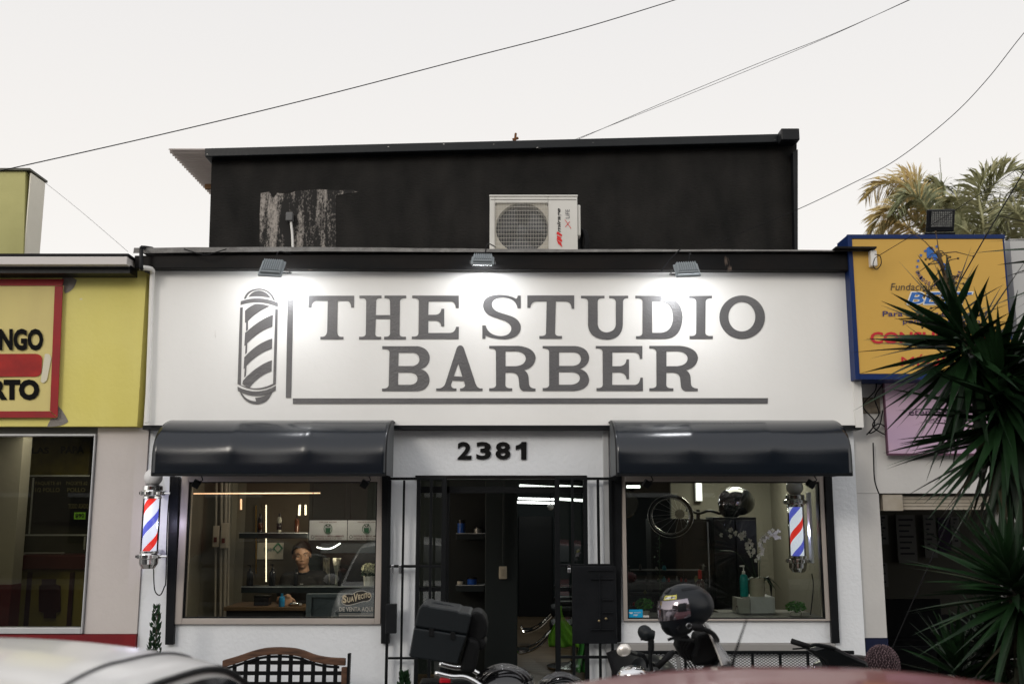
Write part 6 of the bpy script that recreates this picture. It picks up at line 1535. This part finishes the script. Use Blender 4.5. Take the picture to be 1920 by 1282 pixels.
b.grid(sc_,10,12); b.build('windscreen', scr, ta, smooth=True, solid=.005)
b = MB(); b.tube([sc_(i/10,0) for i in range(11)],.005,6); b.tube([sc_(i/10,1) for i in range(11)],.005,6); b.build('screen_edge', mat('acrylic edge',(.45,.43,.40),.25), ta)
b = MB(); b.prism([G(x,y,Ya-.16) for x,y in ((1345,1235),(1372,1238),(1385,1262),(1388,1300),(1350,1330),(1330,1290))],(0,.32,0)); fr_ = b.build('front_fairing', MK, ta, bevel=.04)
c_ = G(1388,1290,Ya); MB().lathe([(.09,0),(.085,.02),(0,.03)],(c_.x-.02,Ya,c_.z),'X',24).build('headlight', CHROME, fr_)
b = MB(); b.tube([G(1270,1230,Ya-.2),G(1280,1290,Ya-.15)],.011,8); b.build('mirror_stalk', CHROME, ta); b = MB(); b.tube([G(1270,1230,Ya+.2),G(1280,1290,Ya+.15)],.011,8); b.build('mirror_stalk', CHROME, ta)
# helmet hung on the bars, looking left
hc = G(1285,1139,Ya-.22); helmet(hc, .128, 'matt black full face helmet with yellow sticker perched on the motorcycle handlebar', -1, .20, -.16, m=None, sticker=True)
tag(MB().tube(spline([hc+Vector((.02,0,-.12)),G(1277,1172,Ya-.3),G(1269,1180,Ya-.34)],4),.006,6).build('helmet_strap', RUBBER, None), 'thin dark chin strap hanging below the yellow stickered helmet', 'strap')
for px in (805,845):
    b = MB(); b.prism([G(x,y,Ya-.212) for x,y in ((px,1172+.16*(px-776)),(px+9,1173.5+.16*(px-776)),(px+8,1189+.16*(px-776)),(px-1,1187+.16*(px-776)))],(0,.012,0)); b.build('latch', MF, tbx, bevel=.002)
b = MB(); b.tube(spline([G(806,1136,Ya),G(815,1131,Ya),G(845,1137,Ya),G(857,1144,Ya)],4),.010,8); b.build('carry_handle', PLASTK, tbx, smooth=True)
for k_ in range(3):
    b = MB(); b.tube(spline([G(1283+9*k_,1196,Ya-.22),G(1276+5*k_,1220,Ya-.18),G(1290+6*k_,1246,Ya-.1),G(1310+4*k_,1275,Ya-.05)],5),.004,5); b.build('control_cable', RUBBER, ta, smooth=True)
b = MB(); b.box(ox-.88,ox-.60,Ya-.09,Ya+.09,.70,.88); b.build('box_mount', BLACKW, ta, bevel=.01)
# vented gloss black helmet / hood on the saddle
def vented(px, py, Y, label, s=1.0):
    c = P(px,py,Y); t = thing('vented_helmet', label, 'helmet', c-Vector((0,0,.05)), 'glossy vented black helmets')
    m = MB(); m.grid(lambda u, v: c+Vector((.155*s*math.sin(PI*.5*v)*math.cos(2*PI*u), .12*s*math.sin(PI*.5*v)*math.sin(2*PI*u), .085*s*math.cos(PI*.5*v)*(1+.12*math.cos(2*PI*u)))), 36, 10)
    m.build('shell', mat('gloss shell',(.006,.006,.007),.08,coat=1), t, smooth=True, solid=.012)
    r = MB()
    for k in range(7):
        a0 = -.85+.28*k
        pts = [c+Vector((.162*s*math.sin(th)*math.cos(a0*.9+PI*0)*(1 if True else 0), .125*s*math.sin(a0)*1.0, .090*s*math.cos(th)+.004)) for th in [(-1.25+2.5*i/12) for i in range(13)]]
        r.tube(pts, .008, 6)
    r.build('ribs', MATS['gloss shell'], t, smooth=True)
vented(945,1284,Ya-.02,'glossy black vented helmet lying on the motorcycle saddle')
vented(1052,1290,Ya+.35,'second glossy vented helmet half hidden behind the red car roof',.8)
# bike B: cruiser pointing at the street, between the gate and bike A
tb, MBx, BB_ = motorbike((P(1235,1230,6.7).x,7.35,0), -PI/2+.10, 'black and chrome cruiser facing the street under the right window', 'motorcycles parked before the shop', full=False)
Yb = 6.6
b = MB(); b.tube(spline([P(1195,1225,Yb),P(1206,1228,Yb),P(1215,1240,Yb+.05),P(1235,1245,Yb+.08),P(1262,1222,Yb+.02),P(1252,1226,Yb)],5),.013,8); b.build('handlebar', BLACKW, tb, smooth=True)
b = MB(); b.tube([P(1232,1250,Yb-.05),P(1260,1223,Yb-.05)],.020,10); b.build('grip', RUBBER, tb, smooth=True)
c_ = P(1170,1218,Yb-.05); b = MB(); b.ball(c_,(.046,.022,.038),20,12,Matrix.Rotation(-.25,3,'Y')); mi = b.build('mirror', mat('chrome satin',(.80,.76,.70),.3,metal=.6), tb, smooth=True)
b = MB(); b.tube(spline([c_+Vector((.03,.02,-.01)),P(1188,1226,Yb),P(1208,1232,Yb),P(1214,1250,Yb+.02)],4),.008,6); b.build('mirror_stalk', BLACKW, mi)
c_ = P(1210,1186,Yb); b = MB(); b.ball(c_,(.045,.03,.052),20,12,Matrix.Rotation(-.7,3,'Y')); b.tube([c_+Vector((-.022,0,.0)), P(1227,1190,Yb)+Vector((0,0,0))],[.046,.026],14); mi2 = b.build('mirror', PLASTK, tb, smooth=True)
b = MB(); b.tube(spline([P(1220,1195,Yb),P(1221,1212,Yb),P(1219,1235,Yb),P(1222,1258,Yb)],4),[.02]*6+[.012]*7,8); b.build('mirror_stalk', BLACKW, mi2)
c_ = P(1186,1264,Yb-.05); b = MB(); b.ball(c_,(.10,.09,.055),24,12); b.build('headlamp', CHROME, tb, smooth=True)
# bike C: handlebar and dark bodywork on the right
tcx = P(1560,1240,6.9)
tC, MC_, BC = motorbike((P(1660,1230,7.1).x,7.15,0), PI-.15, 'dark motorcycle leaning in front of the navy pier base', 'motorcycles parked before the shop')
Yc = 6.9
b = MB(); b.tube([P(1484,1201,Yc),P(1518,1212,Yc)],.018,10); b.build('grip', RUBBER, tC, smooth=True)
b = MB(); b.tube(spline([P(1518,1211,Yc),P(1530,1208,Yc),P(1552,1212,Yc),P(1566,1216,Yc)],4),.011,8); b.build('handlebar', BLACKW, tC, smooth=True)
b = MB(); b.tube([P(1486,1216,Yc),P(1515,1214,Yc-.02)],.005,6); b.build('brake_lever', BLACKW, tC)
b = MB(); b.prism([P(x,y,Yc) for x,y in ((1514,1217),(1545,1209),(1566,1212),(1590,1224),(1628,1240),(1632,1256),(1600,1247),(1580,1252),(1555,1262),(1548,1240),(1530,1228))],(0,.14,0)); b.build('fairing', MK, tC, bevel=.02)

# ------------------------------------------------------------------ parked cars
def car(loc, heading, paint, label, name, L=4.3, H=1.42, group='cars parked in the foreground', roofk=(0,.9)):
    t = thing(name, label, 'car', loc, group)
    M = Matrix.Translation(loc) @ Matrix.Rotation(heading,4,'Z')
    ip = lambda x, xs, ys: next((ys[i]+(ys[i+1]-ys[i])*((lambda q: q*q*(3-2*q))((x-xs[i])/(xs[i+1]-xs[i]))) for i in range(len(xs)-1) if x <= xs[i+1]), ys[-1]) if x > xs[0] else ys[0]
    f, r = L/2, -L/2
    # lower body: x along, closed section
    def wid(x): return ip(x,[r,r+.25,r+.9,f-.9,f-.2,f],[.62,.80,.86,.86,.76,.52])
    def deck(x): return ip(x,[r,r+.15,r+.75,-.2,f-1.1,f-.25,f],[.66,.90,.97,.93,.92,.74,.52])
    def bot(x): return ip(x,[r,r+.3,f-.3,f],[.34,.20,.20,.30])
    def sec(u, v):
        x = r+L*u; w, d, b0 = wid(x), deck(x), bot(x); s = (v*2-1); a = abs(s); sg = 1 if s > 0 else -1
        # a: 0 centre top .. 1 centre bottom
        pts = [(0,d),(w*.62,d-.01),(w*.92,d-.055),(w*1.0,d-.24),(w*1.0,b0+.18),(w*.94,b0+.02),(0,b0)]
        k = a*6; i = min(int(k),5); q = k-i
        return Vector((x, sg*(pts[i][0]+(pts[i+1][0]-pts[i][0])*q), pts[i][1]+(pts[i+1][1]-pts[i][1])*q))
    b = MB(); b.grid(sec,40,48); b.add([sec(0,j/48) for j in range(48)],[tuple(range(48))]); b.add([sec(1,j/48) for j in range(48)],[tuple(range(48))])
    body = b.build('body', paint, t, xf=M, smooth=True, weld=True)
    # greenhouse
    wx0, wx1 = r+.45, f-1.05               # rear glass foot, windscreen foot
    xs = [wx0,wx0+.25,wx0+.75,wx0+1.15,wx1-1.3,wx1-.75,wx1-.3,wx1]; hs = [.93,1.10,H-.06,H-.005,H,H-.065,H-.30,.92]
    xs2 = xs
    def hh(x):
        # Catmull-Rom through the stations
        for i in range(len(xs)-1):
            if x <= xs[i+1]:
                q = (x-xs[i])/(xs[i+1]-xs[i]); p0 = hs[max(i-1,0)]; p1 = hs[i]; p2 = hs[i+1]; p3 = hs[min(i+2,len(hs)-1)]
                return .5*((2*p1)+(p2-p0)*q+(2*p0-5*p1+4*p2-p3)*q*q+(3*p1-p0-3*p2+p3)*q**3)
        return hs[-1]
    def gh(x, s, o=0):
        """s 0 = side foot .. .6 = roof edge .. 1 = centre line"""
        h = hh(x); w0 = .79; f_ = (h-.92)/(H-.92); w1 = .79-.15*f_
        if s < .6:
            q = s/.6; y = w0+(w1-w0)*q**1.15; z = .92+(h-.055*f_-.92)*q; n = Vector((0,.93,.35))
        else:
            q = (s-.6)/.4; a = q*PI/2
            y = w1*(1-q**1.0)*1.0 if q > .22 else w1*(1-q)
            z = h-.055*f_+.055*f_*math.sin(min(1,q*1.15)*PI/2)**.6 + .025*f_*math.sin(q*PI/2); n = Vector((0,.25,.97))
        return Vector((x,y,z)) + n*o
    g_ = MB()
    g_.grid(lambda u, v: (lambda p, s: Vector((p.x, p.y*s, p.z)))(gh(wx0+(wx1-wx0)*u, 1-abs(2*v-1)), 1 if v > .5 else -1), 48, 60)
    g_.build('roof', paint, t, xf=M, smooth=True, weld=True)
    GL = mat('car glass', (.012,.014,.016), .05, coat=.6)
    for s in (1,-1):
        for x0,x1,nm_ in ((wx0+.72,wx0+1.42,'rear_side_window'),(wx0+1.50,wx1-.42,'front_side_window')):
            w = MB()
            def sw(u, v):
                x = x0+(x1-x0)*u; p = gh(x, .06+.50*v, .006); return Vector((p.x,p.y*s,p.z))
            w.grid(sw,16,10); w.build(nm_, GL, t, xf=M, smooth=True)
        w = MB(); pts = [gh(wx0+.45+(wx1-wx0-.75)*i/30,.585,.008) for i in range(31)]; w.tube([Vector((p.x,p.y*s,p.z)) for p in pts],.009,6); w.build('window_trim', BLACKW, t, xf=M, smooth=True)
        w = MB(); pts = [gh(wx0+.40+(wx1-wx0-.75)*i/30,.665,.003) for i in range(31)]; w.tube([Vector((p.x,p.y*s,p.z)) for p in pts],.0035,6); w.build('roof_seam', mat('seam rubber',(.03,.03,.035),.6), t, xf=M, smooth=True)
        m_ = MB(); m_.ball((wx1-.35,s*.98,1.00),(.07,.11,.075),16,10); m_.build('door_mirror', paint, t, xf=M, smooth=True)
        for x in (r+.78,f-.82):
            w = MB(); w.lathe([(.20,-.02),(.30,-.02),(.325,.02),(.325,.18),(.30,.215),(.20,.215)],(x,s*.87-(.215 if s > 0 else 0),.325),'Y',32); wo_ = w.build('wheel', RUBBER, t, xf=M)
            w = MB(); w.lathe([(.205,.0),(.19,.05)],(x,s*.87-(.04 if s > 0 else .0),.325),'Y',32)
            for i in range(5): a = 2*PI*i/5; w.tube([(x,s*.855,.325),(x+.2*math.cos(a),s*.855,.325+.2*math.sin(a))],.022,6)
            w.build('rim', ALUM, wo_, xf=M)
        h_ = MB(); h_.ball((f-.18,s*.52,.66),(.14,.17,.05),16,10); h_.build('headlight', mat('lamp clear',(.10,.10,.10),.2,metal=.5), t, xf=M, smooth=True)
        h_ = MB(); h_.ball((r+.10,s*.58,.80),(.10,.14,.05),16,10); h_.build('tail_light', mat('lamp red',(.10,.004,.004),.3), t, xf=M, smooth=True)
    w = MB(); w.grid(lambda u, v: (lambda p: Vector((p.x, p.y*(1 if v > .5 else -1), p.z)))(gh(wx1-.08-.62*u, .62+.38*(1-abs(2*v-1)), .006)),10,24); w.build('windscreen', GL, t, xf=M, smooth=True)
    w = MB(); w.grid(lambda u, v: (lambda p: Vector((p.x, p.y*(1 if v > .5 else -1), p.z)))(gh(wx0+.08+.52*u, .62+.38*(1-abs(2*v-1)), .006)),10,24); w.build('rear_window', GL, t, xf=M, smooth=True)
    return t, M, gh
WHT = mat('car white', (.80,.79,.775), .25, coat=.35, var=((.77,.76,.745),2))
REDC = mat('car maroon', (.19,.036,.042), .30, coat=.5, var=((.16,.030,.036),1.5), bump=(60,.02))
car((-1.50,2.80,-.10), math.radians(91), WHT, 'white car in the foreground with curved roof and side window', 'parked_car', H=1.52)
car((.66,2.72,-.10), math.radians(87), REDC, 'maroon red car whose roof crosses the foreground', 'parked_car', L=3.7, H=1.488)
rt = thing('car_aerial', 'blurred thin aerial above the maroon car roof', 'aerial', P(1374,1250,3.2)); MB().tube([P(1372,1252,3.2),P(1378,1225,3.2),P(1400,1160,3.2)],[.006,.004,.002],6).build('rod', RUBBER, rt)
car((-5.4,-3.2,-.10), PI, mat('car dark', (.012,.014,.017), .25, coat=.6), 'dark car on the far lane seen mirrored in the shop glass', 'passing_car', group='cars across the street')
car((-.6,-6.6,-.10), PI, mat('car red', (.30,.02,.02), .25, coat=.6), 'bright red car across the street seen mirrored in the shop glass', 'passing_car', group='cars across the street')

# ------------------------------------------------------------------ yucca
YG_ = mat('yucca leaf', (.014,.042,.013), .42, spec=.22, var=((.004,.013,.005), 4), bump=(40,.1,(1,1,.1)))
YD_ = mat('yucca dead leaf', (.12,.085,.045), .8, var=((.05,.035,.02),6))
def blade(mb, o, d, L, w, droop):
    d = d.normalized(); side = d.cross(Vector((0,0,1)));
    if side.length < .1: side = Vector((1,0,0))
    side.normalize(); nrm = side.cross(d); n = 7; roll = random.uniform(-.7,.7)
    side = (side*math.cos(roll)+nrm*math.sin(roll)); nrm = side.cross(d)
    vs = []
    for i in range(n+1):
        t = i/n; p = o + d*L*t + Vector((0,0,-droop*L*t*t)); ww = w*(.55+1.2*t if t < .35 else (1-t)/.65*.97)*.5
        if i == n: ww = .0006
        vs += [p-side*ww+nrm*ww*.35, p, p+side*ww+nrm*ww*.35]
    fs = []
    for i in range(n):
        a = 3*i; fs += [(a,a+1,a+4,a+3),(a+1,a+2,a+5,a+4)]
    mb.add(vs, fs)
def crown(parent, c, n, L, w, axis, lo=-.9, m=None, name='crown', bias=None, seed=1, c2=None):
    random.seed(seed); mb = MB(); ax_ = Vector(axis).normalized()
    for i in range(n):
        f = (i+.5)/n; el = 1.35-(1.35-lo)*f**.8; az = i*2.39996+random.uniform(-.2,.2)
        u = ax_.orthogonal().normalized(); v = ax_.cross(u)
        d = (u*math.cos(az)+v*math.sin(az))*math.cos(el)+ax_*math.sin(el)
        d += Vector((random.gauss(0,.05),random.gauss(0,.05),random.gauss(0,.05)))
        if bias and bias(d, random.random()): continue
        o_ = Vector(c).lerp(Vector(c2), f**.8)+d*.03 if c2 is not None else Vector(c)+ax_*(.10*(1-f)-.12*f)+d*.02
        blade(mb, o_, d, L*random.uniform(.72,1.05)*(.80+.2*math.cos(el)), w*random.uniform(.8,1.1), random.uniform(.02,.16)*max(.2,math.cos(el)))
    mb.build(name, m or YG_, parent, smooth=True)
Yy = 6.0
A0 = P(1845,712,Yy); A1 = P(1790,600,6.1); B0 = P(1905,1115,5.6); C0 = P(2085,470,5.7); base = Vector((P(1960,1200,5.9).x+.1,5.9,-.0))
yt = thing('yucca', 'tall dark yucca with spiky leaf crowns in front of the yellow sign', 'yucca', base)
m = MB(); k1 = Vector((base.x+.02,5.9,1.0)); k2 = P(1925,950,5.95)
m.tube(spline([base,k1,k2,P(1880,800,6.0),A0],6),[.13,.12,.11,.11,.10,.10,.10,.09,.09,.085,.08,.08,.08,.075,.075,.07,.07,.07,.065,.065,.06,.06,.06,.055,.05][:25],10)
m.tube(spline([k1+Vector((0,0,-.3)),Vector((base.x-.02,5.75,.95)),B0],5),.06,8); m.tube(spline([k2,P(1975,700,5.8),C0],5),.055,8); m.tube(spline([A0,P(1815,650,6.1),A1],5),.045,8)
m.build('trunk', mat('yucca bark',(.03,.024,.017),.95,bump=(25,1,(1,1,3))), yt, smooth=True)
crown(yt, P(1800,622,6.05), 150, .68, .062, (-.45,-.25,.45), -.75, seed=4, c2=P(1835,700,6.0), bias=lambda d, r: d.z > .25 and r > .35)
crown(yt, P(1868,700,5.95), 200, .77, .064, (.10,-.45,.30), -.85, seed=14, c2=P(1905,830,5.9), bias=lambda d, r: d.z > .3 and d.x < .2 and r > .25)
crown(yt, A1, 24, .44, .056, (-.12,.0,1), -.15, seed=9)
crown(yt, B0, 130, .58, .056, (-.25,-.15,.9), -.75, seed=6)
crown(yt, C0, 80, .72, .054, (.1,-.2,.9), -.9, seed=8)
dd = MB(); random.seed(5)
for i in range(90):
    o = A0+Vector((.10*random.random()+.02,0,-.1-.45*random.random())) if i < 50 else B0+Vector((random.uniform(-.03,.1),0,-.15-.4*random.random()))
    blade(dd, o, Vector((random.gauss(0,.5),random.gauss(0,.5),-1)), random.uniform(.3,.55), .045, .05)
dd.build('dead_leaves', mat('yucca old leaf',(.012,.015,.008),.7,var=((.05,.04,.02),5)), yt, smooth=True)
fs_ = MB(); top_ = P(1765,475,6.1); st = spline([A1,P(1778,560,6.1),P(1772,520,6.1),P(1758,470,6.1)],6); fs_.tube(st,[.020]*8+[.012]*11,7)
for i in range(46):
    p = random.choice(st[3:]); q = p+Vector((random.gauss(0,.10),random.gauss(0,.05),random.gauss(.0,.07))); fs_.tube([p,p.lerp(q,.5)+Vector((0,0,.02)),q],[.004,.003,.002],4); fs_.ball(q,.008,6,4)
fs_.build('dry_flower_stalk', YD_, yt, smooth=True)
# low planting round the yucca foot
for i, (px, pyt_, n_) in enumerate(((1880,1190,60),(1800,1235,40))):
    c0 = P(px,pyt_+40,5.9); t = thing('spiky_shrub', ['low dark spiky shrub at the foot of the yucca','small shrub with pale leaf tips low in front of the clinic doorway'][i], 'shrub', (c0.x,5.9,0))
    MB().tube([Vector((c0.x,5.9,0)),c0],.04,8).build('trunk', MATS['yucca bark'], t); crown(t, c0, n_*2, .40, .045, (-.1,-.1,1), -.5, seed=20+i)

# ------------------------------------------------------------------ palms behind the clinic
PG = mat('palm leaf', (.40,.37,.20), .55, var=((.20,.23,.13), 1.5)); PGd = mat('palm leaf dry', (.60,.44,.19), .6, var=((.24,.21,.08), 1.8))  # plain palm leaf colour is paled to suggest haze
def palm(cpx, cpy, Y, fronds, label):
    c = P(cpx,cpy,Y); t = thing('palm_tree', label, 'palm tree', (c.x,Y,0), 'palms behind the clinic')
    MB().tube([Vector((c.x+.1,Y,0)),Vector((c.x,Y,c.z*.5)),c],[.20,.17,.15],12).build('trunk', mat('palm bark',(.12,.09,.06),.9,bump=(12,1,(1,1,6))), t, smooth=True)
    random.seed(int(cpx))
    for pts, dry, ll in fronds:
        sp = spline([c]+[P(x,y,Y+dy) for x,y,dy in pts],9); m = MB(); m.tube(sp,[.030*(1-i/len(sp))+.005 for i in range(len(sp))],5)
        n_ = len(sp)
        for i in range(4,n_*3):
            f = i/(n_*3); k = f*(n_-1); a = int(k); p = sp[a].lerp(sp[min(a+1,n_-1)],k-a); tg = (sp[min(a+1,n_-1)]-sp[max(a-1,0)]).normalized()
            sd_ = tg.cross(Vector((0,1,0))).normalized()
            for s in (-1,1):
                L = ll*math.sin(PI*min(1,f*.85+.12))**.7*random.uniform(.75,1.1)
                d = (sd_*s*.7 + tg*.75 + Vector((0,random.gauss(0,.45),-.35-.3*random.random()))).normalized()
                q1 = p+d*L*.55; q2 = p+d*L+Vector((0,0,-L*.22)); w = tg.cross(d).normalized()*.014+tg*.010
                m.add([p-w*.6,p+w*.6,q1+w,q2,q1-w],[(0,1,2,3,4)])
        m.build('frond', PGd if dry else PG, t)
palm(1752,455,17,[([(1735,390,0),(1700,348,0),(1655,345,0),(1622,372,0)],1,.55),([(1745,390,.3),(1728,350,.5),(1700,330,.5),(1668,345,.5)],1,.5),([(1725,425,-.4),(1690,392,-.5),(1655,400,-.5),(1632,440,-.5)],1,.5),
    ([(1760,400,.2),(1772,360,.3),(1765,345,.4),(1740,340,.4)],0,.5),([(1720,440,.6),(1690,420,.7),(1665,425,.7),(1645,465,.7)],1,.45),([(1772,420,0),(1795,395,0),(1800,400,0),(1810,440,0)],0,.45),([(1740,400,-.6),(1722,372,-.7),(1700,370,-.8),(1675,400,-.8)],0,.5)],
    'golden palm with arching fronds behind the yellow sign')
palm(1835,470,16,[([(1838,420,0),(1852,365,0),(1885,325,0),(1925,318,0)],0,.60),([(1815,430,.3),(1800,385,.4),(1790,370,.4),(1770,385,.4)],0,.45),([(1850,440,.3),(1875,400,.4),(1900,395,.4),(1930,430,.4)],0,.5),([(1820,440,-.4),(1790,420,-.4),(1770,425,-.4),(1755,455,-.4)],0,.4),([(1843,420,-.3),(1835,365,-.3),(1850,330,-.3),(1890,305,-.3)],0,.5)],
    'dark green palm with a tall feathery frond behind the sign floodlight')
palm(1935,470,15.5,[([(1925,430,0),(1908,400,0),(1890,400,0),(1870,425,0)],0,.45),([(1938,420,0),(1945,370,0),(1930,340,0),(1910,350,0)],0,.5),([(1915,450,.3),(1890,430,.3),(1872,440,.3),(1855,465,.3)],0,.4)],
    'palm at the edge of the picture with short drooping fronds')
t = thing('radio_mast', 'thin pale mast rising between the palms', 'mast', (P(1763,400,20).x,20,0)); q = P(1762,296,20); MB().tube([Vector((q.x+.02,20,0)),q],[.03,.008],6).build('pole', mat('mast grey',(.25,.25,.22),.6), t)

# ------------------------------------------------------------------ the other side of the street (seen in the reflections)
def opposite(x0, x1, h, col, label, sign):
    t = thing('street_building', label, 'building', ((x0+x1)/2,-12,0), 'buildings across the street')
    MB().box(x0,x1,-18,-12,0,h).build('wall', mat('wall %s'%sign, col, .8, var=(tuple(c*.8 for c in col),1.5), bump=(10,.3)), t)
    MB().box(x0-.1,x1+.1,-18.1,-11.8,h,h+.25).build('roof', CONC, t)
    n_ = max(1,int((x1-x0)/2.6))
    for i in range(n_):
        a = x0+.5+(x1-x0-1)*i/n_
        w_ = MB().box(a,a+1.5,-11.99,-11.93,1.0 if i%2 else .1,2.3).build('window' if i%2 else 'door', GLK, t); MB().box(a-.08,a+1.58,-11.925,-11.9,2.3,2.42).build('lintel', ALUM, w_)
        if h > 4.5: MB().box(a+.1,a+1.2,-11.99,-11.93,3.6,4.7).build('window', GLK, t)
GLK = mat('far glass', (.02,.022,.024), .1)
opposite(-16,-9.5,8.8,(0.165,0.149,0.121),'cream two storey house across the street','cream')
opposite(-9.3,-4.2,7.2,(0.110,0.028,0.025),'red fronted shop across the street','red')
opposite(-4.0,2.5,9.6,(0.072,0.072,0.066),'grey two storey block across the street','grey')
opposite(2.7,8.5,7.6,(0.154,0.121,0.083),'ochre low shop across the street','ochre')
opposite(8.8,17,8.2,(0.121,0.121,0.121),'pale grey building across the street','pale')
def street_tree(x, y, h, label, seed):
    random.seed(seed); t = thing('street_tree', label, 'tree', (x,y,0), 'trees across the street')
    m = MB(); m.tube([(x,y,0),(x+.1,y,h*.3),(x,y,h*.55)],[.16,.12,.08],10)
    for k in range(5): a = 2*PI*k/5; m.tube([(x+.05,y,h*.42),(x+math.cos(a)*h*.16,y+math.sin(a)*h*.16,h*.68)],[.06,.02],6)
    m.build('trunk', MATS['bark'], t); m = MB()
    for k in range(9):
        a = random.uniform(0,2*PI); r = random.uniform(0,h*.22); leaves(m,(x+r*math.cos(a),y+r*math.sin(a),h*random.uniform(.55,.88)),(h*.15,h*.15,h*.12),170,.16)
    m.build('crown', LD, t)
street_tree(-7.5,-9.9,5.5,'leafy tree across the street before the red shop',31); street_tree(5.5,-9.9,6.2,'leafy tree across the street before the ochre shop',32); street_tree(12,-9.9,5.0,'leafy tree across the street before the pale building',33)

bpy.data.scenes.remove(TS)
